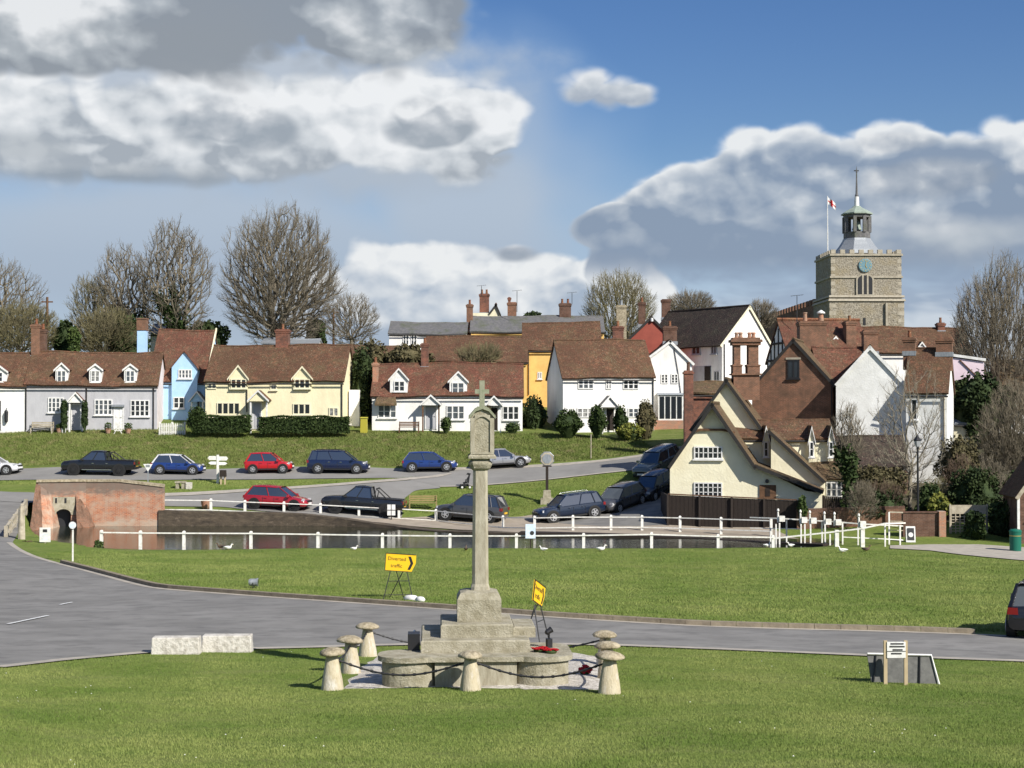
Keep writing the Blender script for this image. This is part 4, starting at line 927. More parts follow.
# ---- white gable with bare tree shadows
f=Fr(870,103,-13)
H=gable_house('house','big white rendered gable with a small bare tree in front',f,[(836,470),(911,470),(911,391),(870,348),(836,385)],(870,345.3),(834.5,384.5),(914,392),8,'oldwhite','tilemoss',seed=1,vo=.1,verge='oldwhite')
t=H['t']
f=Fr(925,101,-20)
H2=range_house('house','right hand white house with brown roof and one narrow dark window',f,906,947,470,392.5,351,3.0,'oldwhite','tile',cat='house',seed=2)
t=H2['t']; window(t,f,911,399,917.5,420,1,1,frame='whitewood'); 
ua,ub=f.u(907.5),f.u(921); mk('stair_bay',MB().box(ua,ub,-.0,.01,0,1),M['oldwhite'],t,f.M) if 0 else None
pipe(t,f,944.5,395,465,m='palewood')
chimney(t,f,936,952,338,353,2.4,'brickold',0,th=.7); chimney(t,f,903,915,337,352,2.4,'brickold',1,th=.8)
# low barn roof in front
f=Fr(872,98,-4)
H=range_house('barn','low brown tiled lean to roof below the big white gable',f,838,908,500,466,437.5,2.4,'brickdark','tiledark',cat='barn',seed=4)
# pink house
f=Fr(965,115,-12)
H=gable_house('house','pale pink weatherboarded house behind the right hand white house',f,[(948,450),(984,450),(984,381),(984,362),(948,357)],(940,352),None,(986,358.5),5,'pink','tiledark',seed=1,vo=.1,verge='whitewood')
t=H['t']; mk('roof_shadow_strip',MB().box(f.u(948),f.u(982),-.25,-.0,f.z(965,384.5),f.z(965,381)),M['tiledark'],t,f.M)  # dark strip stands in for the roof's shadow line across the pink wall
mk('raking_board',MB().tube([(f.u(960),-.05,f.z(960,360)),(f.u(985),-.05,f.z(985,384))],.05,4),M['brownwood'],t,f.M)
# long roof behind
f=Fr(915,131,0)
H=range_house('house','long brown tiled roof behind the right hand white houses',f,868,972,400,353,329,3.0,'white','tile',cat='house',seed=7)
dormer(H,916,928,352,350,342.5,.5,919,346.5,925,351,1,1,wall='white',roof='tiledark'); chimney(H['t'],f,938,945,322.5,331,2.6,'brick',1,th=.7)
# small white houses at right edge
f=Fr(1015,114,-10)
H=gable_house('cottage','small white gabled cottage at the right behind the tall bare tree',f,[(1003,446),(1030,446),(1030,425),(1014,403),(1003,424)],(1014,401),(1001,426),(1030,428),5,'white','tilemoss',seed=1,vo=.15,verge='whitewood',cat='cottage')
window(H['t'],f,1009,416,1015,428,1,1)
f=Fr(1030,117,0)
H=range_house('house','brown roofed house cut by the right edge of the photo',f,1012,1080,440,412,362,4,'brickdark','tilemoss',cat='house',seed=3)
f=Fr(995,110,-10)
H=gable_house('cottage','white gable half hidden by garden shrubs lower on the slope',f,[(988,472),(1012,472),(1012,445),(1003,428),(988,440)],(1003,426),(985,443),(1014,447),4,'white','tile',seed=1,vo=.15,verge='whitewood',cat='cottage')
f=Fr(968,112,-10)
H=range_house('outbuilding','cream garden building roof beside the right hand white house',f,953,992,450,424,417,1.5,'cream2','lead',cat='outbuilding',seed=3)
# ================================================================ cream house on the pond
f=Fr(712,94,-12)
ch=gable_house('house','big cream rendered house with several gables and a brick twin chimney','' and 0 or f,[(670,506),(822,506),(822,493),(806,491),(756,466.5),(712,405.5),(670,464)],(712,402.5),(667.5,467),(757,468),4.5,'creamhouse','tilemoss',over=.5,vo=.55,seed=2,extra=[((755,464.5),(824,491))])
t=ch['t']
window(t,f,694,446.5,722.5,459,6,2); window(t,f,694,482.5,722.5,497,6,3)
mk('moulding',MB().prism([f.h(692,431),f.h(700,428.5),f.h(722,428.5),f.h(735,431.5),f.h(735,433.5),f.h(722,430.8),f.h(700,430.8),f.h(692,433.5)],-.14,-.003),M['brownwood'],t,f.M)
ua,zb=f.h(759.5,498.5); ub,zt=f.h(776,485); hd=mk('hatch',MB().box(ua,ub,-.08,-.003,zb,zt),M['brownwood'],t,f.M); mk('hatch_pane',MB().box(ua+.35,ub-.35,-.1,-.083,zb+.15,zt-.2),M['darkwood'],hd,f.M)
mk('lamp',MB().lathe([(.03,0),(.12,.05),(.1,.2),(.02,.25)],8),M['black'],t,f.M@Matrix.Translation((f.u(767),-.15,f.z(767,483))))
# taller gable behind
f2=Fr(726,99,-12)
gable_house('',None,f2,[(692,470),(762,470),(760,425),(726,381.5),(692,427)],(726,378.3),(689,430),(763,429),7,'creamhouse','tilemoss',over=.4,vo=.3,parent=t,seed=4)
# wing with three narrow dormers
f3=Fr(790,97.6,-3)
H=range_house('',None,f3,738,833,506,438.5,421,2.2,'creamhouse','tile',parent=t,seed=3,drop=.5)
for x in (766,811.5,831):
    w=3.3; dormer(H,x-w,x+w,459,441,427,-.35,x-w+.9,441.5,x+w-.9,457,1,2,wall='creamhouse',roof='tilemoss',over=.05)
# middle gable
f4=Fr(768,95.6,-14)
gable_house('',None,f4,[(771,506),(824,506),(824,480),(771,434)],(769,429.5),None,(826,481.5),2.2,'creamhouse','tilemoss',over=.3,vo=.25,parent=t,seed=6)
# right end wall
f5=Fr(833,96.5,-8)
mk('end_wall',MB().box(f5.u(820),f5.u(843),0,2.4,f5.z(833,506),f5.z(833,476)),M['creamhouse'],t,f5.M)
window(t,f5,826,482,842,497,3,2)
v=[(f5.u(818),-.25,f5.z(833,478.5)),(f5.u(845),-.25,f5.z(833,478.5)),(f5.u(836),2.4,f5.z(833,441)),(f5.u(770),2.4,f5.z(833,441))]
g=MB().add([(0,0,0)],[]) or MB(); g.quadslab(v[0],v[1],v[2],v[3],.12,8,5,.04,3); mk('cat_slide_roof',g,M['tilemoss'],t,f5.M)
# twin chimney
f6=Fr(746,102,0); zz=lambda y:f6.z(746,y)
cb=MB(); u0,u1=f6.u(733),f6.u(760.5)
cb.box(u0+.05,u1-.05,0,1.1,zz(400),zz(375)); cb.box(u0-.08,u1+.08,-.13,1.23,zz(375),zz(373.5)); 
for a,b in ((u0,f6.u(742.5)),(f6.u(747.5),u1)):
    cb.box(a+.02,b-.02,.02,1.08,zz(373.5),zz(366)); cb.box(a+.1,b-.1,.1,1.0,zz(366),zz(345)); cb.box(a-.02,b+.02,-.02,1.12,zz(366.3),zz(364.5))
    # diagonal stack face
    m_=(a+b)/2; cb.tube([(m_,.5,zz(365)),(m_,.5,zz(345))],(b-a)*.50,4)
cb.box(u0-.03,u1+.03,-.05,1.15,zz(345),zz(342)); cb.box(u0-.13,u1+.13,-.15,1.25,zz(342),zz(339.5)); cb.box(u0,u1,0,1.1,zz(339.5),zz(337.5))
tc_=mk('twin_chimney',cb,M['brickold'],t,f6.M)
for x in (738,742,751,755):
    u=f6.u(x); mk('pot',MB().lathe([(.14,zz(337.7)),(.11,zz(334)),(.15,zz(333.5)),(.13,zz(332)),(.08,zz(332))],8,(u,.55)),M['brickorange'],tc_,f6.M)
# dark board fence in front
bf=thing('board_fence','tall dark stained board fence in front of the cream house','fence',P(730,526,91))
pA=P(668,495,92.5); pB=P(797,501,90.5); n=62; pn=MB(); po=MB()
d=(pB-pA); d.z=0; dn=d.normalized(); nm=Vector((-dn.y,dn.x,0))
for i in range(n):
    a=pA.lerp(pB,i/n); b=pA.lerp(pB,(i+.985)/n); zb=T(a.x,a.y)-.3; zt=a.z
    o_=nm*(.012 if i%2 else 0)
    c=[a+o_,b+o_,b+o_+nm*.03,a+o_+nm*.03]; pn.add([(q.x,q.y,zb) for q in c]+[(q.x,q.y,zt) for q in c],[(3,2,1,0),(4,5,6,7),(0,1,5,4),(1,2,6,5),(2,3,7,6),(3,0,4,7)])
mk('boards',pn,M['darkwood'],bf)
for i in range(5):
    a=pA.lerp(pB,i/4)-nm*.08; mk('post',MB().box(a.x-.06,a.x+.06,a.y-.06,a.y+.06,T(a.x,a.y)-.3,a.z+.05),M['darkwood'],bf)
cpb=MB(); cpb.tube([pA+Vector((0,0,.06)),pB+Vector((0,0,.06))],.05,4); mk('capping',cpb,M['brownwood'],bf)
mk('return_boards',MB().box(pA.x-.05,pA.x+.03,pA.y,pA.y+4,pA.z-2.4,pA.z),M['darkwood'],bf)
# second fence piece to the right
bf=thing('board_fence','short dark board fence under the right end windows of the cream house','fence',P(820,519,92.5))
a,b=P(802,495.5,93.5),P(846,497,92.5); pn=MB(); nb=22
for i in range(nb):
    p,q=a.lerp(b,i/nb),a.lerp(b,(i+.93)/nb); pn.box(p.x,q.x,p.y,p.y+.03,T(p.x,p.y)-.5,p.z)
mk('boards',pn,M['darkwood'],bf)
for i in range(3): p=a.lerp(b,i/2); mk('post',MB().box(p.x-.06,p.x+.06,p.y+.04,p.y+.16,T(p.x,p.y)-.5,p.z+.06),M['darkwood'],bf)
# old garden wall behind the railings
def wallline(name,label,A,B,zt0,zt1,m,th=.3,cat='wall',cap=None,parts=False):
    a,b=A,B; n=12; d=(b-a); d.z=0; d.normalize(); nm=Vector((-d.y,d.x,0))*th
    mb=MB(); vs=[];fs=[]
    for i in range(n+1):
        p=a.lerp(b,i/n); zt=zt0+(zt1-zt0)*i/n; zb=T(p.x,p.y)-.6
        vs+=[(p.x,p.y,zb),(p.x,p.y,zt),(p.x+nm.x,p.y+nm.y,zt),(p.x+nm.x,p.y+nm.y,zb)]
    for i in range(n):
        for k in range(4): fs.append((4*i+k,4*i+4+k,4*i+4+(k+1)%4,4*i+(k+1)%4))
    fs+=[(0,1,2,3),(4*n+3,4*n+2,4*n+1,4*n)]
    mb.add(vs,fs)
    if cap:
        t=thing(name,label,cat,OnT((a+b)/2)); mk('brickwork',mb,m,t)
        c=MB(); c.tube([(a.x+nm.x/2,a.y+nm.y/2,zt0+.04),(b.x+nm.x/2,b.y+nm.y/2,zt1+.04)],th*.62,4); mk('coping',c,cap,t); return t
    return mk(name,mb,m,label=label,cat=cat)
a,b=P(797,512,90),P(905,509,89.5); wallline('garden_wall','old brown brick garden wall overgrown behind the white sluice railings',a,b,a.z,b.z,M['brickold'],cap=M['brickdark'])
a,b=P(903,513,86),P(941,513,86); gw=thing('garden_wall','low dark brick wall with a sunlit orange brick pier beside the a-board','wall',OnT(P(920,545,86)))
mk('brickwork',MB().box(a.x,P(938,513,86).x,86,86.35,OnT(a).z-.5,a.z),M['brickdark'],gw); mk('pier',MB().box(P(938.2,513,86).x,P(945,513,86).x,85.8,86.4,OnT(a).z-.5,a.z+.1),M['brickorange'],gw)
mk('coping',MB().box(a.x-.05,P(938,513,86).x,85.95,86.4,a.z+.003,a.z+.07),M['brickdark'],gw)
# trellis
tr=thing('trellis','cream painted square trellis panel behind the dark brick wall','trellis',OnT(P(968,545,85.6)))
mb=MB(); x0,x1=P(951,500,87).x,P(986,500,87).x; z0,z1=P(968,534,87).z,P(968,505,87).z
mb.box(x0,x1,86.97,87.03,z1-.5,z1)
for i in range(9): x=x0+(x1-x0)*i/8; mb.box(x-.025,x+.025,86.96,86.99,z0,z1-.5)
for j in range(7): z=z0+(z1-.5-z0)*j/7; mb.box(x0,x1,86.993,87.02,z-.025,z+.025)
mk('lattice',mb,M['palewood'],tr)
for x in (x0-.1,x1+.02): mk('post',MB().box(x,x+.08,86.95,87.05,T(x,87)-.3,z1+.05),M['palewood'],tr)
# shed at the right edge
f=Fr(1020,83,-6)
sh=gable_house('shed','small brick outbuilding with pale arched bargeboard at the right edge','' or f,[(1019,556),(1065,556),(1065,500),(1042,462),(1019,496)],(1042,460),(1015,498),(1068,502),4,'brickdark','tile',seed=1,vo=.25,verge='palewood',cat='shed')
t=sh['t']; mk('door_post',MB().box(f.u(1016),f.u(1018.5),-.2,-.08,f.z(1014,548),f.z(1014,497)),M['whitewood'],t,f.M)
window(t,f,1028,505,1044,520,2,2)
# low brick step etc. at white gable foot : bridge with parapet
br=thing('bridge','old brick road bridge with arched opening at the left end of the pond','bridge',P(100,526,96.4))
fb=Fr(124,96.4,0); h=fb.h
zb=WATER-.6
face=MB()
pl=[h(84,482)]+[h(100,481.5),h(120,482),h(163,487)]+[(h(163,530)[0],zb),(h(84,530)[0],zb)]
face.prism(pl,0,.5); mk('parapet',face,M['parapetbrick'],br,fb.M)
cope=MB(); 
for (a,b) in (((84,482),(120,482)),((120,482),(163,487))):
    p,q=h(*a),h(*b); cope.add([(p[0],-.06,p[1]),(q[0],-.06,q[1]),(q[0],.56,q[1]),(p[0],.56,p[1]),(p[0],-.06,p[1]+.16),(q[0],-.06,q[1]+.16),(q[0],.56,q[1]+.16),(p[0],.56,p[1]+.16)],[(3,2,1,0),(4,5,6,7),(0,1,5,4),(1,2,6,5),(2,3,7,6),(3,0,4,7)])
mk('coping',cope,M['staddlecap'],br,fb.M)
cdust=0 and MB().prism([h(84,523),h(163,522),(h(163,530)[0],WATER+.05),(h(84,530)[0],WATER+.05)],-.05,-.003); 0
# arched bay (wall with opening) turned a little
fa=Fr(66,95.4,18); h=fa.h
u0,u1=h(38,500)[0],h(86,500)[0]; zt=h(60,482)[1]; ao,a1=h(55.5,520)[0],h(71,520)[0]; zs=WATER+.75; za=h(62,509)[1]
n=10; am=(ao+a1)/2; rw=(a1-ao)/2
arc=[(am-rw*math.cos(PI*i/n),zs+(za-zs)*math.sin(PI*i/n)) for i in range(n+1)]
mb=MB()
for (p,q) in zip(arc,arc[1:]): mb.prism([(p[0],p[1]),(q[0],q[1]),(q[0],zt),(p[0],zt)],0,.6)
mb.box(u0,ao,0,.6,zb,zt); mb.box(a1,u1,0,.6,zb,zt); mk('arch_wall',mb,M['parapetbrick'],br,fa.M)
ring=MB()
arc2=[(am-(rw+.35)*math.cos(PI*i/n),zs+(za+.35-zs)*math.sin(PI*i/n)) for i in range(n+1)]
for i in range(n): ring.prism([arc[i],arc[i+1],arc2[i+1],arc2[i]],-.06,-.002)
ring.prism([h(53,497),h(75,497),h(75,509),h(53,509)],-.05,-.0025); mk('arch_ring',ring,M['stone'],br,fa.M)
hol=MB().box(h(55.2,501)[0],h(57,501)[0],-.08,-.051,h(55,503)[1],h(55,498)[1]).box(h(64.5,501)[0],h(66.5,501)[0],-.08,-.051,h(64,503)[1],h(64,498)[1]); mk('drain_hole',hol,M['black'],br,fa.M)
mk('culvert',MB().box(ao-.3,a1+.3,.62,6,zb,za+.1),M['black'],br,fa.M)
mk('coping',MB().box(u0-.1,u1,-.08,.68,zt+.003,zt+.15),M['staddlecap'],br,fa.M)
# flared wing walls
def wing(px0,px1,pyt0,pyt1,Y0,Y1,m):
    a,b=P(px0,pyt0,Y0),P(px1,pyt1,Y1); n=8; mb=MB(); vs=[];fs=[]
    d=(b-a); d.z=0; d.normalize(); nm=Vector((-d.y,d.x,0))*.45
    for i in range(n+1):
        p=a.lerp(b,i/n); vs+=[(p.x,p.y,zb),(p.x,p.y,p.z+.06*math.sin(i*2.3)),(p.x+nm.x,p.y+nm.y,p.z+.06*math.sin(i*2.3)),(p.x+nm.x,p.y+nm.y,zb)]
    for i in range(n):
        for k in range(4): fs.append((4*i+k,4*i+4+k,4*i+4+(k+1)%4,4*i+(k+1)%4))
    fs+=[(0,1,2,3),(4*n+3,4*n+2,4*n+1,4*n)]; mb.add(vs,fs); return mk('wing_wall',mb,m,br)
def batter(fr4,mm,jit=.05,nu=7,nv=9,seed=1):
    "battered masonry mass: sloping rough front face given by four seen corners, vertical back"
    rn=random.Random(seed); tl,tr,brr,bl=[P(*q) for q in fr4]; mb=MB(); g=[]
    for j in range(nv+1):
        row=[]
        for i in range(nu+1):
            p=tl.lerp(tr,i/nu).lerp(bl.lerp(brr,i/nu),j/nv); e=0 if i in(0,nu) or j in(0,nv) else 1
            row.append(p+Vector((rn.uniform(-jit,jit)*.5,rn.uniform(-jit,jit)*(.4+e),rn.uniform(-jit,jit)*.5)))
        g.append(row)
    yb=max(tl.y,tr.y)+.3
    vs=[v for r_ in g for v in r_]; n=nu+1; vs+=[Vector((v.x,yb,v.z)) for v in g[0]]+[Vector((v.x,yb,v.z)) for v in g[-1]]
    fs=[(j*n+i,j*n+i+1,(j+1)*n+i+1,(j+1)*n+i) for j in range(nv) for i in range(nu)]
    B0=(nv+1)*n; fs+=[(i,B0+i,B0+i+1,i+1) for i in range(nu)]+[(B0+i,B0+n+i,B0+n+i+1,B0+i+1) for i in range(nu)]
    L_=[j*n for j in range(nv+1)]; fs.append(tuple(L_+[B0+n,B0])); R_=[j*n+nu for j in range(nv+1)]; fs.append(tuple(R_[::-1]+[B0+nu,B0+n+nu]))
    mb.add(vs,fs); return mk('buttress',mb,mm,br)
batter(((40,483.5,95.0),(50,490,95.2),(53.5,529.5,94.1),(41,531,93.4)),M['parapetbrick'],seed=1)
batter(((36,482,95.0),(40.5,483.5,95.0),(42,532,93.3),(29,534,91.8)),M['brickold'],seed=2)
batter(((76,494,95.6),(81,496,95.9),(90,528.5,94.9),(77,529.5,94.6)),M['brickold'],seed=3,nu=4)
wing(163.4,163.8,488,505,96.6,100.5,M['brickorange'])
# ramp fence along the road at the left
rf=thing('post_and_rail_fence','weathered pale timber fence climbing to the bridge at the left edge','fence',OnT(P(18,545,84)))
a=P(6,528,81); b=P(26,501,94)
for k in (0,1):
    mb=MB(); a2=a-Vector((0,0,.45*k)); b2=b-Vector((0,0,.45*k)); mb.tube([a2,b2],.10,4); mk('rail',mb,M['palewood'],rf)
for i in range(6):
    p=a.lerp(b,i/5); mk('post',MB().box(p.x-.08,p.x+.08,p.y-.08,p.y+.08,T(p.x,p.y)-.4,p.z+.12),M['palewood'],rf)
p=P(21.5,545,80.5); mk('gate_post',MB().lathe([(.20,T(p.x,p.y)-.3),(.17,T(p.x,p.y)+1.55),(.1,T(p.x,p.y)+1.75)],8,(p.x,p.y),wob=.06),M['palewood'],rf)
# aerials
def aerial(x,y0,y1,Y,dish=False,label=''):
    p=P(x,y1,Y); q=P(x,y0,Y); mb=MB().tube([p,q],.03,5).tube([q+Vector((-.5,0,0)),q+Vector((.5,0,.1))],.02,4)
    for i in range(5): c=q+Vector((-.4+i*.2,0,.02*i)); mb.tube([c+Vector((0,-.25,0)),c+Vector((0,.25,0))],.015,4)
    mk('aerial',mb,M['steel'],label=label,cat='aerial',group='rooftop aerials')
aerial(481.5,286,296,160.8,label='tv aerial on the leftmost tall double chimney of the skyline')
aerial(517,291,312,153.5,label='tv aerial beside the middle brick chimney on the skyline')
aerial(797,296,324,119.5,label='tv aerial mast in front of the church nave')
aerial(572,293,304,155,label='tv aerial next to the twin red pots chimney')
# ================================================================ vehicles
def carpaint(name,c,metal=.0,rough=.25): 
    m=mat(name,c,rough,metal=metal,spec=.6); m.node_tree.nodes['Principled BSDF'].inputs['Coat Weight'].default_value=.6; return m
M['c_black']=carpaint('black_car_paint',(.008,.008,.010)); M['c_navy']=carpaint('navy_car_paint',(.006,.012,.045)); M['c_blue']=carpaint('blue_car_paint',(.012,.035,.16))
M['c_red']=carpaint('red_car_paint',(.42,.008,.012)); M['c_crim']=carpaint('crimson_car_paint',(.30,.006,.015)); M['c_silver']=carpaint('silver_car_paint',(.42,.42,.43),.5,.3)
M['c_grey']=carpaint('grey_car_paint',(.085,.085,.09),.4,.3); M['c_white']=carpaint('white_car_paint',(.6,.6,.62)); M['c_dkblue']=carpaint('dark_blue_car_paint',(.006,.014,.035)); M['c_dkgreen']=carpaint('dark_grey_green_car_paint',(.13,.155,.15),.4)
M['trim']=mat('black_trim',(.02,.02,.02),.6)
def car(label,px,py,head,L,W_,H_,kind,paint,roofpaint=None,wr=.32,rim='rim',platey='front',group=None,shift=(0,0),cat='car'):
    p=G(px,py); p.x+=shift[0]; p.y+=shift[1]; p.z=T(p.x,p.y)
    dx,dy=math.cos(R(head)),math.sin(R(head)); zf=T(p.x+dx*L*.32,p.y+dy*L*.32); zr=T(p.x-dx*L*.32,p.y-dy*L*.32); p.z=(zf+zr)/2
    pitch=-math.atan2(zf-zr,L*.64)
    t=thing('pickup_truck' if kind=='pickup' else 'parked_car',label,cat,p,0,group)
    Mw=Matrix.Translation(p)@Matrix.Rotation(R(head),4,'Z')@Matrix.Rotation(pitch,4,'Y'); t.matrix_world=Mw; WM[t.name]=Mw
    w=W_/2; zl=.21 if kind!='pickup' else .32; belt=H_*.60; pt=M[paint]; rp=M[roofpaint] if roofpaint else pt
    if kind=='hatch': st=[(-.5,.78,.42,.62),(-.485,.92,.27,belt*.97),(-.42,.98,zl,belt),(-.2,1,zl,belt*.985),(.1,1,zl,belt*.96),(.24,1,zl,belt*.955),(.36,.97,zl,belt*.88),(.45,.88,zl+.02,belt*.76),(.49,.74,.28,.60),(.5,.62,.36,.52)]; gh=(-.475,.27,-.36,.06)
    elif kind=='mpv': st=[(-.5,.80,.42,.66),(-.49,.93,.27,belt*.99),(-.42,.98,zl,belt),(-.2,1,zl,belt*.99),(.1,1,zl,belt*.97),(.26,1,zl,belt*.95),(.38,.97,zl,belt*.87),(.46,.88,zl+.02,belt*.76),(.49,.76,.28,.62),(.5,.64,.36,.55)]; gh=(-.475,.29,-.41,.10)
    elif kind=='saloon': st=[(-.5,.78,.42,.68),(-.485,.9,.27,belt*1.0),(-.40,.97,zl,belt*1.04),(-.26,1,zl,belt*1.03),(.1,1,zl,belt*.97),(.22,1,zl,belt*.96),(.36,.97,zl,belt*.88),(.45,.88,zl+.02,belt*.76),(.49,.74,.28,.58),(.5,.62,.36,.5)]; gh=(-.37,.24,-.20,.05)
    elif kind=='suv': st=[(-.5,.82,.45,.72),(-.49,.93,.32,belt*.97),(-.42,.98,.28,belt),(-.2,1,.28,belt),(.1,1,.28,belt*.98),(.24,1,.28,belt*.97),(.37,.97,.28,belt*.92),(.455,.9,.30,belt*.84),(.49,.8,.34,.72),(.5,.68,.42,.62)]; gh=(-.478,.25,-.40,.08)
    else: st=[(-.5,.9,.5,.98),(-.495,.96,.42,1.06),(-.3,.98,.36,1.07),(-.13,1,.34,1.07),(.1,1,.34,1.09),(.2,1,.34,1.08),(.36,.97,.34,1.02),(.455,.92,.36,.96),(.49,.84,.4,.82),(.5,.7,.5,.7)]; gh=(-.12,.24,-.085,.09)
    mb=MB(); sec=[]
    for (sx,sw,a,b) in st:
        ww=w*sw; yz=[(0,a),(ww*.84,a),(ww*.965,a+.07),(ww,a+(b-a)*.35),(ww*.985,a+(b-a)*.68),(ww*.95,b-.07*(b-a)),(ww*.84,b),(ww*.4,b+.02),(0,b+.025)]
        ring=[(y,z) for y,z in yz]+[(-y,z) for y,z in yz[-2:0:-1]]; sec.append([(sx*L,y,z) for y,z in ring])
    n=len(sec[0]); vs=[v for s in sec for v in s]; fs=[]
    for i in range(len(sec)-1):
        for k in range(n): fs.append((i*n+k,(i+1)*n+k,(i+1)*n+(k+1)%n,i*n+(k+1)%n))
    fs+=[tuple(range(n)),tuple(range(len(vs)-1,len(vs)-n-1,-1))]
    mb.add(vs,fs); body=mk('body',mb,pt,t,Mw,smooth=True)
    md=body.modifiers.new('edge','EDGE_SPLIT'); md.split_angle=R(50)
    # greenhouse
    xr,xf,xr2,xf2=[g*L for g in gh]; zb=belt*.97 if kind!='pickup' else 1.06; zt=H_-.05; wb=w*.87; wt=w*.70
    def quad(x0,x1,w_,z): return [(x0,-w_,z),(x1,-w_,z),(x1,w_,z),(x0,w_,z)]
    gl=MB(); gl.add(quad(xr,xf,wb,zb-.05)+quad(xr2,xf2,wt,zt),[(3,2,1,0),(4,5,6,7),(0,1,5,4),(1,2,6,5),(2,3,7,6),(3,0,4,7)]); mk('windows',gl,M['carglass'],t,Mw)
    ro=MB(); nn=7; 
    for j in range(nn):
        f=j/(nn-1); x=(xr2-.08)+((xf2+.06)-(xr2-.08))*f; bul=.05*math.sin(PI*min(max(f*.9+.05,0),1)); e=.04 if 0<j<nn-1 else -.01
        for y_,dz in ((-wt-e,-.05),(-wt*.9,.02),(-wt*.4,.045),(wt*.4,.045),(wt*.9,.02),(wt+e,-.05)): ro.v.append((x,y_,zt+dz+bul-.01))
    for j in range(nn-1):
        for k in range(5): ro.f.append((j*6+k,(j+1)*6+k,(j+1)*6+k+1,j*6+k+1))
    mk('roof',ro,rp,t,Mw,smooth=True)
    class PL:
        def tube(q,*a_): mk('pillar',MB().tube(*a_),rp if kind!='pickup' else pt,t,Mw)
    pl=PL()
    for s in (-1,1):
        pl.tube([(xr,s*(wb-.01),zb-.04),(xr2-.02,s*(wt+.0),zt)],[.075 if kind in('hatch','mpv','suv') else .05,.055],4); pl.tube([(xf+.02,s*(wb-.01),zb-.04),(xf2,s*(wt+.005),zt)],.035,4)
        xm=(xr+xf)*.5+.05; pl.tube([(xm,s*(wb+.005),zb-.04),((xr2+xf2)/2,s*(wt+.008),zt)],.032,4)
        if kind in('mpv','suv') : pl.tube([(xr+L*.13,s*(wb+.003),zb-.04),(xr2+L*.09,s*(wt+.006),zt)],.04,4)
    # wheels
    for s in (-1,1):
        for xw in (-.315*L if kind!='pickup' else -.30*L,.315*L):
            Mr=Mw@Matrix.Translation((xw,s*(w-.10),wr))@Matrix.Rotation(R(90),4,'X')
            mk('wheel_arch',MB().lathe([(wr+.085,-.115),(wr+.085,.115)],18),M['trim'],t,Mr)
            ty=mk('wheel',MB().lathe([(wr*.62,-.118),(wr*.95,-.128),(wr,-.08),(wr,.08),(wr*.95,.128),(wr*.62,.118)],20),M['tyre'],t,Mr,smooth=False)
            ri=MB().lathe([(wr*.66,-.122),(wr*.66,.122)],18)
            mk('rim',ri,M['trim'],ty,Mr); sp=MB()
            for k in range(5 if rim=='rim' else 9):
                a=2*PI*k/(5 if rim=='rim' else 9)
                for q in (-.131,.131): sp.tube([(0,0,q),(wr*.62*math.cos(a),wr*.62*math.sin(a),q)],[wr*.16,wr*.12],4,cap=True)
            for q in(-.132,.132):
                sp.tube([(wr*.62*math.cos(2*PI*k/14),wr*.62*math.sin(2*PI*k/14),q) for k in range(15)],wr*.07,4)
            mk('spokes',sp,M[rim],ty,Mr)
    # lights etc
    for s in (-1,1):
        zf_=belt*.76; x=.462*L
        mk('headlight',MB().box(x-.16,x+.0,min(s*w*.58,s*w*.89),max(s*w*.58,s*w*.89),zf_-.04,zf_+.09,.03,.03),M['lamp'],t,Mw)
        zt_=belt*.86; mk('tail_light',MB().box(-.503*L,-.468*L,min(s*w*.62,s*w*.94),max(s*w*.62,s*w*.94),zt_-.10,zt_+.08,.005,.02),M['tail'],t,Mw)
        mk('mirror',MB().box(xf-.28,xf-.12,min(s*(w*.95),s*(w+.17)),max(s*(w*.95),s*(w+.17)),zb-.02,zb+.13,.02,.02),pt if kind!='pickup' else M['trim'],t,Mw)
        sm=MB()
        for fx in ((-.18,.0,.21) if kind!='pickup' else (-.12,.03,.2)): sm.box(fx*L-.008,fx*L+.008,min(s*(w-.03),s*(w+.004)),max(s*(w-.03),s*(w+.004)),zl+.16,belt*.86)
        sm.box(-.2*L,.2*L,min(s*(w-.04),s*(w+.008)),max(s*(w-.04),s*(w+.008)),zl+.02,zl+.12); mk('side_trim',sm,M['trim'],t,Mw)
        dh=MB(); 
        for fx in (-.13,.06): dh.box(fx*L-.1,fx*L+.06,min(s*(w-.03),s*(w+.03)),max(s*(w-.03),s*(w+.03)),belt*.80,belt*.80+.035)
        mk('door_handle',dh,M['chrome'] if paint in('c_navy','c_black') else pt,t,Mw)
    mk('number_plate',MB().box(.497*L,.512*L,-.26,.26,.40,.51),M['platew'],t,Mw); mk('number_plate',MB().box(-.512*L,-.497*L,-.26,.26,.55,.66),M['plate'],t,Mw)
    mk('grille',MB().box(.475*L,.505*L,-w*.5,w*.5,.53,.64).box(.47*L,.503*L,-w*.62,w*.62,.26,.36),M['trim'],t,Mw)
    if kind!='pickup':
        rw=MB(); 
    else:
        mk('bed_liner',MB().box(-.48*L,-.14*L,-w*.84,w*.84,1.075,1.095),M['trim'],t,Mw)
        sb=MB()
        for s in (-1,1): sb.tube([(-.14*L,s*w*.78,1.07),(-.16*L,s*w*.66,H_-.1),(-.30*L,s*w*.80,1.08)],.045,6)
        sb.tube([(-.16*L,-w*.66,H_-.1),(-.16*L,w*.66,H_-.1)],.045,6); mk('sports_bar',sb,M['trim'],t,Mw)
        mk('side_step',MB().box(-.2*L,.2*L,-w-.05,-w+.08,.36,.42).box(-.2*L,.2*L,w-.08,w+.05,.36,.42),M['chrome'],t,Mw)
        mk('rear_bumper',MB().box(-.53*L,-.49*L,-w*.85,w*.85,.5,.64),M['trim'],t,Mw)
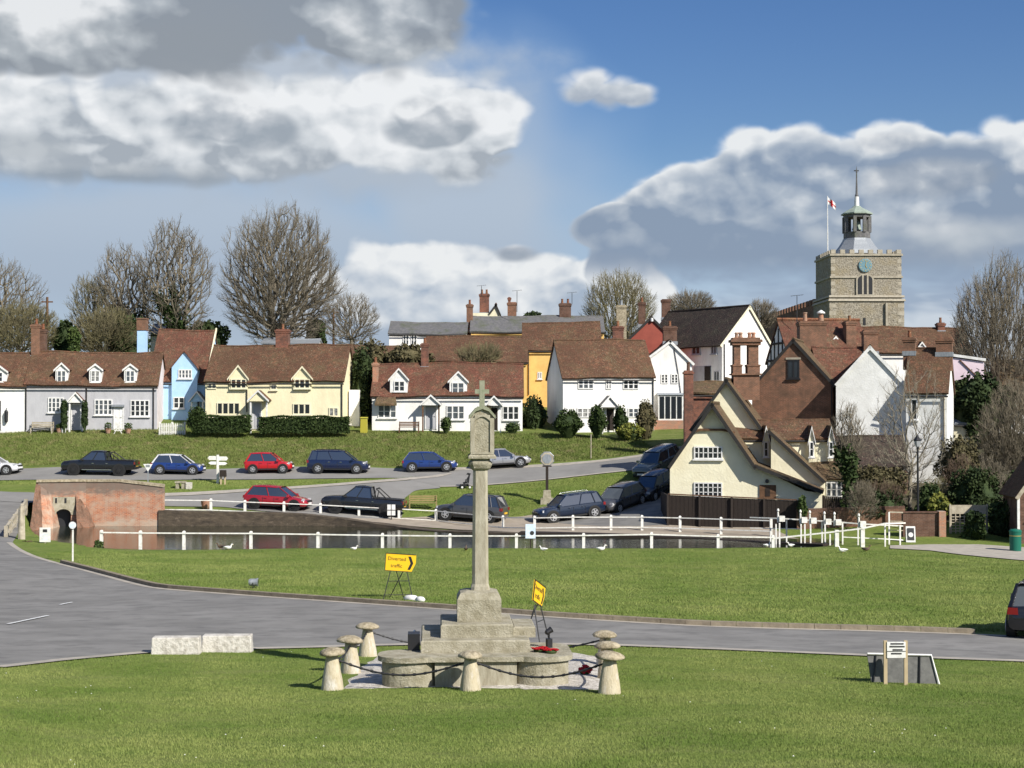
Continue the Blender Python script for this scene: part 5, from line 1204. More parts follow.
    if kind in('suv','mpv'):
        rr=MB()
        for s in(-1,1): rr.tube([(xr2+.1,s*wt*.92,zt+.03),(xr2+.25,s*wt*.92,zt+.10),(xf2-.3,s*wt*.92,zt+.11),(xf2-.1,s*wt*.92,zt+.05)],.018,5)
        mk('roof_rail',rr,M['trim'] if paint!='c_dkblue' else M['chrome'],t,Mw)
    return t
gB='cars parked along the main road below the cottages'; gF='cars parked beside the pond'
car('white car cut by the left edge of the photo on the main road',-8,475,0,4.2,1.78,1.45,'saloon','c_white',group=gB)
car('black pickup truck parked at the left end of the main road',100,474.5,180,5.3,1.85,1.72,'pickup','c_black',wr=.38,rim='trim',group=gB,cat='pickup truck')
car('small blue car with a white roof on the main road',178.5,474,0,3.75,1.70,1.42,'hatch','c_blue','c_white',wr=.31,group=gB)
car('small bright red hatchback on the main road below the cream cottage',269.5,472.5,0,3.45,1.62,1.47,'hatch','c_red',wr=.29,rim='silverrim' if 0 else 'rim',group=gB)
car('navy blue people carrier on the main road',338.5,472.5,0,4.45,1.8,1.62,'mpv','c_navy',group=gB)
car('dark blue hatchback on the main road left of the memorial head',430,471,0,4.0,1.74,1.42,'hatch','c_blue',group=gB)
car('silver saloon on the main road behind the memorial head',503,467.5,2,4.1,1.76,1.38,'saloon','c_silver',group=gB)
car('crimson hatchback parked beside the far pond railing',278,508.6,-10,4.2,1.77,1.46,'hatch','c_crim',wr=.31,rim='trim',group=gF)
car('black double cab pickup truck parked beside the far pond railing',363,513.6,176,5.3,1.86,1.78,'pickup','c_black',wr=.38,rim='trim',group=gF,cat='pickup truck')
car('dark grey suv seen from behind the memorial shaft on the gravel track',471,520.8,163,4.55,1.86,1.68,'suv','c_grey',wr=.36,group=gF)
car('dark blue suv with silver roof rails facing left on the gravel track',569,519.6,201,4.5,1.83,1.62,'suv','c_dkblue',wr=.35,group=gF)
car('grey blue car in the shade second in the row beside the cream house',620,508.5,233,4.3,1.78,1.48,'hatch','c_grey',wr=.32,group=gF)
car('black car in deep shade third in the row beside the cream house',653,496,236,3.9,1.72,1.46,'hatch','c_black',wr=.32,group=gF)
car('dark grey green suv topmost in the row where the road climbs past the cream house',658,472,232,4.3,1.80,1.62,'suv','c_dkgreen',wr=.34,group=gF)
car('black car seen from behind at the right edge of the photo',1047,634,66,4.1,1.78,1.50,'hatch','c_black',wr=.33)
# ================================================================ war memorial
f=Fr(482,31.2,3); z0=T(f.o.x,f.o.y)
me=thing('war_memorial','tall limestone war memorial cross on steps with a curved low surround wall','war memorial',(f.o.x,f.o.y,z0),f.yaw)
def zz(y,d=0): return f.z(482,y,d)
def uu(x,d=0): return f.u(x,d)
def bev(mb,x0,x1,y0,y1,a,b,e=.025):
    mb.add([(x0,y0,a),(x1,y0,a),(x1,y1,a),(x0,y1,a),(x0,y0,b-e),(x1,y0,b-e),(x1,y1,b-e),(x0,y1,b-e),(x0+e,y0+e,b),(x1-e,y0+e,b),(x1-e,y1-e,b),(x0+e,y1-e,b)],
     [(3,2,1,0),(0,1,5,4),(1,2,6,5),(2,3,7,6),(3,0,4,7),(4,5,9,8),(5,6,10,9),(6,7,11,10),(7,4,8,11),(8,9,10,11)])
lo=uu(421,-1.15),uu(530,-1.15); zt1=zz(640.5,-1.15); zbw=zz(657,-1.6)
mb=MB(); bev(mb,lo[0],lo[1],-1.15,1.15,zbw-.9,zt1); mk('step',mb,M['stone'],me,f.M)
up=uu(441,-.8),uu(513.5,-.8); zt2=zz(624.5,-.8); mb=MB(); bev(mb,up[0],up[1],-.8,.8,zt1+.003,zt2); mk('step',mb,M['stone'],me,f.M)
mb=MB(); bev(mb,uu(513,-.3),uu(535,-.3),-.45,.75,zt1-.05,zz(627,-.45)); mk('side_block',mb,M['stone'],me,f.M)
pl=uu(457.5,-.48),uu(501.5,-.48); zt3=zz(592,-.48); pc=(pl[0]+pl[1])/2; pw=(pl[1]-pl[0])/2
mb=MB(); o=len(mb.v)
for (r_,z_) in ((pw,zt2+.003),(pw,zt3-.16),(pw*.86,zt3-.04),(pw*.55,zt3)):
    for a,b in ((-1,-1),(1,-1),(1,1),(-1,1)): mb.v.append((pc+a*r_,b*r_,z_))
for j in range(3):
    for k in range(4): mb.f.append((j*4+k,j*4+(k+1)%4,(j+1)*4+(k+1)%4,(j+1)*4+k))
mb.f+=[(3,2,1,0),(12,13,14,15)]; mk('plinth',mb,M['stone'],me,f.M)
def oct8(mb,cx,rs,ch=.3):
    o=len(mb.v)
    for r_,z_ in rs:
        c=r_*(1-ch)
        for a,b in ((-c,-r_),(c,-r_),(r_,-c),(r_,c),(c,r_),(-c,r_),(-r_,c),(-r_,-c)): mb.v.append((cx+a,b,z_))
    for j in range(len(rs)-1):
        for k in range(8): mb.f.append((o+j*8+k,o+j*8+(k+1)%8,o+(j+1)*8+(k+1)%8,o+(j+1)*8+k))
    mb.f.append(tuple(o+k for k in range(7,-1,-1))); mb.f.append(tuple(o+(len(rs)-1)*8+k for k in range(8)))
sc=uu(480.3); mb=MB(); oct8(mb,sc,((.19,zt3-.02),(.185,zt3+.06),(.165,zt3+.12),(.145,zz(470))),.34); mk('shaft',mb,M['stonesmooth'],me,f.M)
mb=MB(); oct8(mb,sc,((.15,zz(470.2)),(.20,zz(468)),(.235,zz(464)),(.235,zz(462)),(.19,zz(460)),(.20,zz(456.5)),(.25,zz(454))),.34); mk('collar',mb,M['stone'],me,f.M)
# lantern head with niche panels
hc=uu(482); hw_=.235; ze=zz(418); zt=zz(407.5); zb=zz(453.8)
mb=MB(); mb.prism([(hc-hw_,zb),(hc+hw_,zb),(hc+hw_,ze),(hc+.12,zz(410.5)),(hc,zt),(hc-.12,zz(410.5)),(hc-hw_,ze)],-.2,.2); hd=mk('head',mb,M['stone'],me,f.M)
mb=MB(); fr_=[(hc-hw_-.03,ze-.02),(hc-.13,zz(411.3)),(hc,zt-.03),(hc+.13,zz(411.3)),(hc+hw_+.03,ze-.02)]; 
for a,b in zip(fr_,fr_[1:]): mb.add([(a[0],-.25,a[1]),(b[0],-.25,b[1]),(b[0],-.25,b[1]+.07),(a[0],-.25,a[1]+.07),(a[0],.25,a[1]),(b[0],.25,b[1]),(b[0],.25,b[1]+.07),(a[0],.25,a[1]+.07)],[(0,1,2,3),(7,6,5,4),(0,4,5,1),(3,2,6,7),(0,3,7,4),(1,5,6,2)])
mk('gable_moulding',mb,M['verdigris'],hd,f.M)
mb=MB(); mb.box(hc-hw_-.005,hc-.155,-.235,-.203,zb+.04,ze); mb.box(hc+.155,hc+hw_+.005,-.235,-.203,zb+.04,ze); mb.box(hc-hw_,hc+hw_,-.24,-.203,zb,zb+.037)
ar=[(hc-.155+.31*i/8, ze-.06+.09*math.sin(PI*i/8)) for i in range(9)]
for a,b in zip(ar,ar[1:]): mb.prism([a,b,(b[0],ze+.06),(a[0],ze+.06)],-.232,-.203)
mk('niche_frame',mb,M['stonesmooth'],hd,f.M)
mb=MB(); bev(mb,hc-.28,hc+.28,-.27,.27,zb-.09,zb-.003,.04); mk('head_base',mb,M['stone'],hd,f.M)
# cross
cb=MB(); a=.062; zt=zz(380.5); zx=zz(391.5)
cb.box(hc-a*.85,hc+a*.85,-.05,.05,zz(408.5),zt); cb.box(hc-.145,hc-a*.85,-.045,.045,zx-.045,zx+.045); cb.box(hc+a*.85,hc+.145,-.045,.045,zx-.045,zx+.045); cb.box(hc-.10,hc+.10,-.085,.085,zz(409),zz(406.5)); mk('cross',cb,M['verdigris'],me,f.M)
# curved surround wall
wt=zz(657,-1.7); zg=T(f.o.x,f.o.y-1.7)-.4
def capsule(cx,y0,y1,r,n=12): 
    return [(cx+r*math.cos(PI+PI*i/n),y0+r*math.sin(PI+PI*i/n)*.75) for i in range(n+1)]+[(cx+r*math.cos(PI*i/n),y1+r*math.sin(PI*i/n)*.75) for i in range(n+1)]
xl,xr=uu(409,-1.7),uu(543,-1.7)
for c_,yb_ in ((xl,-1.12),(xr,-.35)):
    mk('surround_wall',MB().slab(capsule(c_,-1.35,yb_,.52),zg,wt-.10),M['stone'],me,f.M); mk('coping',MB().slab(capsule(c_,-1.35,yb_,.60),wt-.097,wt),M['stone'],me,f.M)
mk('surround_wall',MB().box(xl+.5,xr-.5,-1.62,-1.1,zg,wt-.10),M['stonesmooth'],me,f.M); mk('coping',MB().box(xl+.35,xr-.35,-1.70,-1.0,wt-.096,wt-.004),M['stone'],me,f.M)
# gravel bed
bc=np.mean(np.array(bedp),0); mb=MB(); n=72
bb=[];m_=len(bedp)
for i in range(m_):
    for k in range(8):
        a_=np.array(bedp[i]); b_=np.array(bedp[(i+1)%m_]); bb.append(a_+(b_-a_)*k/8)
rn=random.Random(3)
bb=[p+np.array([rn.uniform(-.08,.08),rn.uniform(-.12,.12)]) for p in bb]; n=len(bb)
for j in range(7):
    for p in bb:
        q=bc+(p-bc)*(j+.001)/6; mb.v.append((q[0],q[1],T(q[0],q[1])+(.04 if j<6 else -.02)))
for j in range(6):
    for k in range(n): mb.f.append((j*n+k,j*n+(k+1)%n,(j+1)*n+(k+1)%n,(j+1)*n+k))
mk('gravel_bed',mb,M['gravel'],kind='structure',label='pale stone and gravel bed round the war memorial')
# staddle stones
sprofs=[]
def staddle(x,y,Y,s,label,seed):
    p=P(x,y,Y); p.z=T(p.x,p.y); t=thing('staddle_stone',label,'staddle stone',p,seed*.7,'staddle stones ringing the war memorial')
    Mx=WM[t.name]@Matrix.Scale(s,4)
    mk('base',MB().lathe([(.22,-.15),(.215,.0),(.19,.2),(.155,.4),(.125,.58),(.115,.66)],12,wob=.05,seed=seed,sq=.4),M['staddle'],t,Mx,smooth=True)
    mk('cap',MB().lathe([(.11,.64),(.18,.645),(.255,.662),(.27,.69),(.25,.725),(.19,.765),(.10,.795),(.02,.80)],16,wob=.085,seed=seed+5),M['staddlecap'],t,Mx,smooth=True)
    return Vector((p.x,p.y,p.z+.60*s))
S={}
for k,(x,Y,s,lab) in dict(a=(332,29.2,1.0,'staddle stone nearest the viewer on the left of the memorial'),b=(350.5,32.2,.98,'middle one of the three staddle stones left of the memorial'),c=(367.5,35.8,.98,'farthest of the three staddle stones left of the memorial'),
   d=(470.5,29.0,.93,'staddle stone standing directly in front of the memorial steps'),e=(609.5,28.6,.98,'staddle stone nearest the viewer on the right of the memorial'),g=(607,31.2,.95,'middle one of the three staddle stones right of the memorial'),h=(605,34.2,.95,'farthest of the three staddle stones right of the memorial'),i=(484,36.2,.85,'staddle stone behind the memorial steps')).items():
    S[k]=staddle(x,680,Y,s,lab,ord(k))
def chain(a,b,sag,label):
    mb=MB(); n=26; L_=(b-a).length
    pts_=[a.lerp(b,i/n)-Vector((0,0,sag*math.sin(PI*i/n))) for i in range(n+1)]
    mb.tube(pts_,.019,5)
    for i in range(n):
        p=(pts_[i]+pts_[i+1])/2; d=(pts_[i+1]-pts_[i]).normalized()*.5*L_/n*.8; s=Vector((0,0,.02)) if i%2 else Vector((-d.y,d.x,0)).normalized()*.02
        mb.tube([p-d,p-d*.5+s,p+d*.5+s,p+d],.009,4); mb.tube([p-d,p-d*.5-s,p+d*.5-s,p+d],.010,4)
    mk('chain',mb,M['black'],label=label,cat='chain',group='chains between the staddle stones')
for a,b,s_,l in (('a','b',.12,'black chain between the nearest and middle left staddle stones'),('b','c',.12,'black chain between the middle and farthest left staddle stones'),('a','d',.30,'long black chain sagging from the nearest left staddle stone to the one in front'),
  ('d','e',.30,'long black chain sagging from the front staddle stone to the nearest right one'),('e','g',.10,'black chain between the nearest and middle right staddle stones'),('g','h',.1,'black chain between the middle and farthest right staddle stones'),('c','i',.28,'black chain running behind the memorial from the farthest left staddle stone'),('i','h',.28,'black chain running behind the memorial to the farthest right staddle stone')): chain(S[a],S[b],s_,l)
# wreaths of poppies
def wreath(p,r,label,tilt=0,seed=0):
    Mx=Matrix.Translation(p)@Matrix.Rotation(tilt,4,'X'); t=thing('poppy_wreath',label,'wreath',p)
    mb=MB(); rn=random.Random(seed)
    mb.tube([(r*math.cos(2*PI*i/16),r*math.sin(2*PI*i/16),.03) for i in range(17)],.035,6); mk('leaf_ring',mb,M['ivy'],t,Mx)
    pb=MB()
    for i in range(40):
        a=rn.uniform(0,2*PI); rr=r+rn.uniform(-.05,.05); q=(rr*math.cos(a),rr*math.sin(a)); pb.lathe([(.01,.05),(.035,.065+rn.uniform(0,.02)),(.012,.075)],6,q)
    mk('poppies',pb,M['poppy'],t,Mx)
q=f.M@Vector((uu(541,-1.35),-1.1,wt)); wreath(q,.10,'red poppy wreath lying on the right end of the surround wall',0,1)
q=f.M@Vector((uu(551,-1.35),-1.3,wt)); wreath(q,.085,'smaller red poppy wreath beside the other on the surround wall end',0,2)
q=G(585,676,.08); wreath(q,.09,'red poppy wreath on the gravel under the right hand chain',R(25),3)
q=G(294,652.5,.03)
# spotlights
def spot(p,head,label):
    t=thing('spotlight',label,'spotlight',p,head); Mx=WM[t.name]@Matrix.Scale(.75,4)
    mk('post',MB().box(-.07,.07,-.07,.07,-.3,.24),M['black'],t,Mx); mk('bracket',MB().tube([(0,0,.2),(0,0,.40)],.022,6),M['black'],t,Mx)
    Mh=Mx@Matrix.Translation((0,0,.44))@Matrix.Rotation(R(60),4,'Y'); h_=mk('housing',MB().lathe([(.04,-.12),(.07,-.08),(.08,.05),(.09,.08)],12),M['black'],t,Mh); mk('lens',MB().lathe([(.078,.081),(.02,.086)],12),M['lamp'],h_,Mh)
q=G(413,659,.0); spot(f.M@Vector((uu(416,-.2),-.2,zz(640,-.2)-.2)),R(200),'small black spotlight on the left side of the memorial steps')
spot(f.M@Vector((uu(549,-.6),-.6,wt)),R(20),'small black spotlight above the poppy wreaths at the right of the memorial')
# tall black box stands in for shade on the left side of the steps
mk('step_shade_block',MB().box(uu(408,-.9),uu(420,-.9),-.85,-.45,wt-.2,zz(634,-.9)),M['black'],label='black block standing in for shade on the left side of the memorial steps',cat='box',M=f.M)
# concrete blocks
def block(x0,x1,yt,yb,label,yaw,seed):
    p=G((x0+x1)/2,yb-1); fb=Fr((x0+x1)/2,p.y,yaw); a=fb.h(x0,yt); b=fb.h(x1,yt); mb=MB(); g=MB()
    o=OnT(p); nx_=10; w=b[0]-a[0]; h=a[1]-o.z
    mb.box(a[0],b[0],0,.42,o.z-.1,a[1],.02,.02); ob=mk('concrete_block',mb,M['concrete'],M=fb.M,label=label,cat='concrete block',group='pair of rough concrete blocks at the road edge')
    bv=ob.modifiers.new('bev','BEVEL'); bv.width=.025; bv.segments=2
block(150.5,199.5,638,655.5,'left hand one of two rough pale concrete blocks at the road edge',3,1); block(201,251.5,636,653.5,'right hand one of two rough pale concrete blocks at the road edge',2,2)
def text(s,size,mx,m,par,name='lettering',align='CENTER',ext=.002):
    cu=bpy.data.curves.new(name,'FONT'); cu.body=s; cu.size=size; cu.align_x=align; cu.align_y='CENTER'; cu.extrude=ext
    to=bpy.data.objects.new('tmp',cu); C.objects.link(to); bpy.context.view_layer.update(); me_=bpy.data.meshes.new_from_object(to); bpy.data.objects.remove(to)
    me_.name=name; me_.materials.clear(); me_.materials.append(m); L=WM[par.name]; me_.transform(L.inverted()@mx)
    o=bpy.data.objects.new(name,me_); C.objects.link(o); o.parent=par; WM[o.name]=L.copy(); return o
# diversion signs
def divsign(p,yaw,lean,wd,ht,legh,label,txt=True,zt=None):
    t=thing('diversion_sign',label,'road sign',p,yaw); Mx=WM[t.name]; Ml=Mx@Matrix.Translation((0,0,legh))@Matrix.Rotation(lean,4,'Y')
    s=MB().prism([(-wd/2,0),(wd/2-.12,0),(wd/2,ht/2),(wd/2-.0,ht),(-wd/2,ht)],-.015,.015); pn=mk('panel',s,M['yellow'],t,Ml)
    br=MB(); 
    for a,b in (((-wd/2,0),(wd/2-.12,0)),((-wd/2,ht),(wd/2,ht)),((-wd/2,0),(-wd/2,ht))): br.tube([(a[0],-.018,a[1]),(b[0],-.018,b[1])],.012,4)
    mk('edging',br,M['black'],pn,Ml)
    cv=MB().prism([(wd*.24,ht*.12),(wd*.33,ht*.12),(wd*.42,ht*.5),(wd*.33,ht*.88),(wd*.24,ht*.88),(wd*.33,ht*.5)],-.022,-.017); mk('chevron',cv,M['black'],pn,Ml)
    if txt:
        Rt=Matrix.Rotation(R(90),4,'X')
        text('Diverted',.165,Ml@Matrix.Translation((-wd*.13,-.018,ht*.70))@Rt,M['black'],pn); text('traffic',.165,Ml@Matrix.Translation((-wd*.13,-.018,ht*.30))@Rt,M['black'],pn)
    lg=[((-wd*.32,0,legh),(-wd*.55,-.25,0)),((wd*.22,0,legh),(wd*.42,-.25,0)),((-wd*.12,.02,legh),(wd*.12,.45,0)),((wd*.1,.02,legh),(-wd*.35,.45,0))]
    for a,b in lg:
        e=Vector(b); w_=Mx@e; e.z=T(w_.x,w_.y)-p.z
        mk('leg',MB().tube([a,e],.016,5),M['steel'],t,Mx)
    mk('brace',MB().tube([(-wd*.38,-.09,legh*.66),(wd*.28,-.09,legh*.66)],.012,5).tube([(-wd*.5,-.21,legh*.18),(wd*.38,-.21,legh*.18)],.012,5),M['steel'],t,Mx)
p=G(400,599); divsign(p,R(4),R(4),.98,.56,.90,'yellow diversion sign with black chevron standing on the lawn by the road')
p=G(548,652); sgz=P(536,604,p.y).z-p.z; divsign(p+Vector((-.25,0,0)),R(70),R(20),.80,.50,sgz-.0,'yellow diversion sign turned sideways behind the memorial steps')
def bag(x,y,s,label):
    p=G(x,y); mk('sandbag',MB().lathe([(.06*s,-.05),(.2*s,.0),(.22*s,.07),(.15*s,.14),(.03,.16)],12,wob=.12,seed=int(x)),M['sand'],M=Matrix.Translation(p)@Matrix.Rotation(x,4,'Z')@Matrix.Diagonal((1.3,.8,1,1)),smooth=True,label=label,cat='sandbag',group='white sandbags at the diversion sign')
bag(411,600,.9,'larger white sandbag at the foot of the lawn diversion sign'); bag(420,601.5,.7,'smaller white sandbag at the right leg of the lawn diversion sign')
# floodlight on lawn
p=G(253.5,588); t=thing('floodlight','dark round floodlight on the lawn facing the memorial','floodlight',p); Mx=WM[t.name]
Mh=Mx@Matrix.Translation((0,0,.2))@Matrix.Rotation(R(90),4,'Y'); h_=mk('housing',MB().lathe([(.11,-.16),(.13,-.1),(.13,.1),(.15,.12),(.15,.16)],14),M['lead'],t,Mh); mk('lens',MB().lathe([(.13,.161),(.02,.165)],14),M['glass'],h_,Mh)
mk('stand',MB().tube([(0,-.15,.2),(0,-.15,.02),(0,.15,.02),(0,.15,.2)],.015,5),M['black'],t,Mx)
# notice board by dark sloping panel
p=G(893,684.5); f=Fr(893,p.y,0); t=thing('notice_board','small white notice board on two pale timber posts in front of the dark sheet','notice board',(f.o.x,f.o.y,T(f.o.x,f.o.y)))
for x in (884.3,904.6): u=f.u(x); mk('post',MB().box(u-.035,u+.035,-.03,.03,T(f.o.x,f.o.y)-.3,f.z(893,640.5)),M['oak'],t,f.M)
bd=mk('board',MB().box(f.u(885.5),f.u(904),-.05,-.032,f.z(893,657.5),f.z(893,641.5)),M['whitewood'],t,f.M)
ln=MB()
for i,(y,a,b) in enumerate(((643.2,889,902),(646,888,903),(649.2,891,901),(653,889.5,900))): ln.box(f.u(a),f.u(b),-.056,-.0505,f.z(893,y+.9),f.z(893,y-.5))
ln.box(f.u(885.5),f.u(904),-.056,-.0505,f.z(893,651.2),f.z(893,650.6))
mk('notice_lines',ln,M['steel'],bd,f.M)
fs=Fr(905,p.y+.35,0); t=thing('sloping_panel','dark grey sheet with pale edging leaning on a low frame behind the white notice board','panel',(fs.o.x,fs.o.y,T(fs.o.x,fs.o.y)))
v=[(*fs.h(871.5,683.5),),(*fs.h(939,685.5),),(*fs.h(932.5,656),),(*fs.h(868.5,654.5),)]
M['sheet']=mat('dark_mesh_sheet',(.10,.10,.095),.8,(.15,.15,.14),9)
y=[0,0,.12,.12]; mb=MB(); mb.add([(a,yy_,b) for (a,b),yy_ in zip(v,y)]+[(a,yy_+.03,b) for (a,b),yy_ in zip(v,y)],[(0,1,2,3),(7,6,5,4),(0,4,5,1),(1,5,6,2),(2,6,7,3),(3,7,4,0)]); mk('sheet',mb,M['sheet'],t,fs.M)
mb=MB().tube([(v[3][0],.1,v[3][1]),(v[2][0],.1,v[2][1]),(v[1][0],-.02,v[1][1])],.025,5); mk('edging',mb,M['whitewood'],t,fs.M)
mk('leg',MB().tube([(*[fs.h(877,655)[0]],.1,fs.h(877,655)[1]),(fs.h(873,684)[0],-.03,fs.h(873,684)[1])],.018,5),M['black'],t,fs.M); mk('leg',MB().tube([(fs.h(921,656)[0],.1,fs.h(921,656)[1]),(fs.h(919,685)[0],-.03,fs.h(919,685)[1])],.018,5),M['black'],t,fs.M)
# ================================================================ pond fences
def fence(name,label,posts,Y,pw,m,railh,seg=4,fy=None,hh=1.05,group=None):
    pp=[]
    for x,yt,Yd in posts: q=P(x,yt,Yd); pp.append(q)
    c=pp[len(pp)//2]; t=thing(name,label,'fence',OnT(c))
    mb=MB().box(-pw/2,pw/2,-pw/2,pw/2,-hh-.5,-.04).box(-pw/2,pw/2,-pw/2,pw/2,-.04,0,.035,.035)
    base=None
    for q in pp:
        if base is None:
            base=mk('post',mb,m,t,Matrix.Translation(q))
            first=q
        else:
            o=base.copy(); C.objects.link(o); o.parent=t; o.location=Vector(q)-Vector(first); WM[o.name]=WM[t.name]
    for rh,rr in railh:
        rb=MB()
        rb.tube([q-Vector((0,0,rh))+Vector((0,-pw/2-.01 if rh>.05 else 0,0)) for q in pp],rr,4)
        mk('rail',rb,m,t)
    return t
M['fencewhite']=mat('white_fence_paint',(.76,.75,.70),.7,(.50,.47,.38),6,8,p=(.45,.75))
nearp=[(x,y,79.9) for x,y in ((101.5,530),(140.5,530.5),(184,530.8),(251,531),(318,532),(382.5,533),(450,533.5),(516.5,533.5),(583.6,533),(651.5,532),(718,534),(773,535))]
fence('pond_fence','white single rail fence standing along the near edge of the pond',nearp,85,.15,M['fencewhite'],[(.12,.045)],hh=.9)
farp=[(211,498.5,97.4),(245,500,97.5),(284,501.5,97.6),(320.6,503,97.6),(359,505,97.6),(399,507,97.5),(436,509,97.5)]
farp+=[(503,515.5,93.5),(534.6,515.8,91.5),(573,515,91),(611,515,91),(642,515,90.8),(680,515.8,90.2),(721,517,89.2),(771,518.5,88)]
fence('pond_railing','white two rail fence on the far pond bank in front of the parked cars',[(163,498,97.2)]+farp,97,.15,M['fencewhite'],[(.12,.04),(.72,.04)],hh=1.1)
# sluice railing with white capped gates
sl=thing('sluice_railing','white painted sluice railings and gate boxes right of the pond','railing',OnT(P(815,545,82.3)))
def V3(x,y,Y): return P(x,y,Y)
r1=[(750,517.5,84.8),(781,518.5,83.8),(813,520.5,83.3),(838,522,82.8),(862,524,82.3),(903,526,82.3)]
mk('rail',MB().tube([V3(*q) for q in r1],.045,4),M['fencewhite'],sl)
mk('rail',MB().tube([V3(750,528,84.8),V3(800,529,83.8)],.03,4),M['fencewhite'],sl)
mk('rail',MB().tube([V3(773,538.5,80.7),V3(837,531.5,80.4),V3(862,528.5,80.2),V3(885,523.5,80.2),V3(905,523,81.8)],.05,4),M['fencewhite'],sl)
mk('rail',MB().tube([V3(842,537,81.4),V3(886,539,81.4),V3(903,540,81.8)],.035,4),M['fencewhite'],sl)
for i,(x,y,Y_) in enumerate(((781.6,518.7,83.3),(804,520,83.1),(813.3,520.6,83.0),(828,521.7,82.8),(838,522.2,82.7),(862.5,524,81.0))):
    q=V3(x,y,Y_); g_=mk('gate_box',MB().box(-.14,.16,-.13,.13,-.15,.15),M['fencewhite'],sl,Matrix.Translation(q)); u=q+Vector((-.19,.02,0))
    mk('finial',MB().lathe([(.05,-.2),(.05,.32),(.03,.36),(.075,.44),(.05,.52),(.01,.56)],8),M['fencewhite'],g_,Matrix.Translation(u))
for x,yt,yb,Y_ in ((770.5,519,538,84.4),(776,524,546,83.1),(779.5,523,546,83.1),(786.5,519,537,83.8),(801,524,546,82.8),(804.8,524,546,82.8),(810.5,524,546,82.7),(822,521,534,83.1),(825,524,546,82.6),(830,534,546,81.8),(836.7,530,546.5,80.5),(842.5,523,543,82.6),(858,527,546,82.1),(862.5,527,546.5,80.3),(885,523,545.5,81.0),(889,512,545,82.6),(900,525,544,82.2)):
    a=V3(x,yt,Y_); b=V3(x,yb,Y_); w_=.038 if x not in(836.7,862.5) else .10; b.z=min(b.z,T(b.x,b.y) if not inpoly(b.x,b.y,pond) else b.z)-.2
    mk('post',MB().box(a.x-w_,a.x+w_,a.y-w_,a.y+w_,b.z,a.z),M['fencewhite'],sl)
mk('frame',MB().tube([V3(889,512,82.6),V3(903,512.5,82.6)],.05,4).tube([V3(889,521,82.6),V3(903,521.5,82.6)],.03,4).tube([V3(889,530,82.6),V3(903,530.5,82.6)],.03,4),M['palewood'],sl)
# ================================================================ street furniture
def sign_post(label,x,yt,yb,Y,w,h,m,postm='fencewhite',disc=False,name='notice',detail=None,postw=.03):
    p=G(x,yb) if Y is None else OnT(P(x,yb,Y)); f=Fr(x,p.y,0); t=thing(name,label,'sign',p); z1=f.z(x,yt); 
    mk('post',MB().box(-postw,postw,-.03,.03,p.z-.3,z1-h if not disc else z1-h*.8),M[postm],t,f.M)
    if disc: b=mk('sign_face',MB().lathe([(h/2,0),(h/2,.03)],18),m,t,f.M@Matrix.Translation((0,-.05,z1-h/2))@Matrix.Rotation(R(90),4,'X'))
    else: b=mk('sign_face',MB().box(-w/2,w/2,-.06,-.032,z1-h,z1),m,t,f.M)
    if detail: detail(b,f,z1,w,h)
    return t
def dl(b,f,z1,w,h):
    mb=MB(); 
    for i in range(4): mb.box(-w*.32,w*.3,-.064,-.0605,z1-h*(.45+.12*i)-.02,z1-h*(.45+.12*i))
    mk('notice_lines',mb,M['signblue'],b,f.M); mk('symbol',MB().box(-w*.2,w*.2,-.066,-.061,z1-h*.32,z1-h*.12),M['steel'],b,f.M)
def dd(b,f,z1,w,h): mk('symbol',MB().box(-.12,.12,-.085,-.081,z1-h/2-.1,z1-h/2+.1),M['signblue'],b,f.M)
sign_post('small round white sign on a slim white post on the lawn near the bridge',73.5,521.5,561.5,None,.3,.32,M['whitewood'],disc=True,detail=dd)
sign_post('white pond notice on a short stub in front of the bridge arch',46,527.5,548.5,79,.56,.74,M['whitewood'],'palewood',detail=dl)
def dblue(b,f,z1,w,h): mk('symbol',MB().lathe([(.11,0),(.11,.01)],12),M['steel'],b,f.M@Matrix.Translation((w*.15,-.062,z1-h*.62))@Matrix.Rotation(R(90),4,'X'))
sign_post('pale blue notice hanging on the near pond fence',530.5,524,549,79.6,.52,.74,M['signblue'],'darkwood',detail=dblue)
def dfour(b,f,z1,w,h):
    mk('dividing_bar',MB().box(-.02,.02,-.066,-.061,z1-h,z1).box(-w/2,w/2,-.066,-.061,z1-h*.55,z1-h*.48),M['steel'],b,f.M)
sign_post('white four panel notice on the far pond railing in front of the pickup',391.5,504.5,525.5,96.9,.5,.68,M['whitewood'],'darkwood',detail=dfour)
# give way sign seen from behind
p=G(148.3,484); f=Fr(148.3,p.y,0); t=thing('give_way_sign','back of a triangular give way sign between the black pickup and small blue car','sign',p)
mk('post',MB().box(-.035,.035,-.03,.03,p.z-.3,f.z(148,463.5)),M['lead'],t,f.M); mk('sign_face',MB().prism([(f.u(143.6),f.z(148,464)),(f.u(148.3),f.z(148,471.5)),(f.u(153),f.z(148,464))],-.055,-.032),M['platew'],t,f.M); mk('sign_backing',MB().box(-.14,.14,-.075,-.057,f.z(148,467),f.z(148,464.8)),M['lead'],t,f.M)
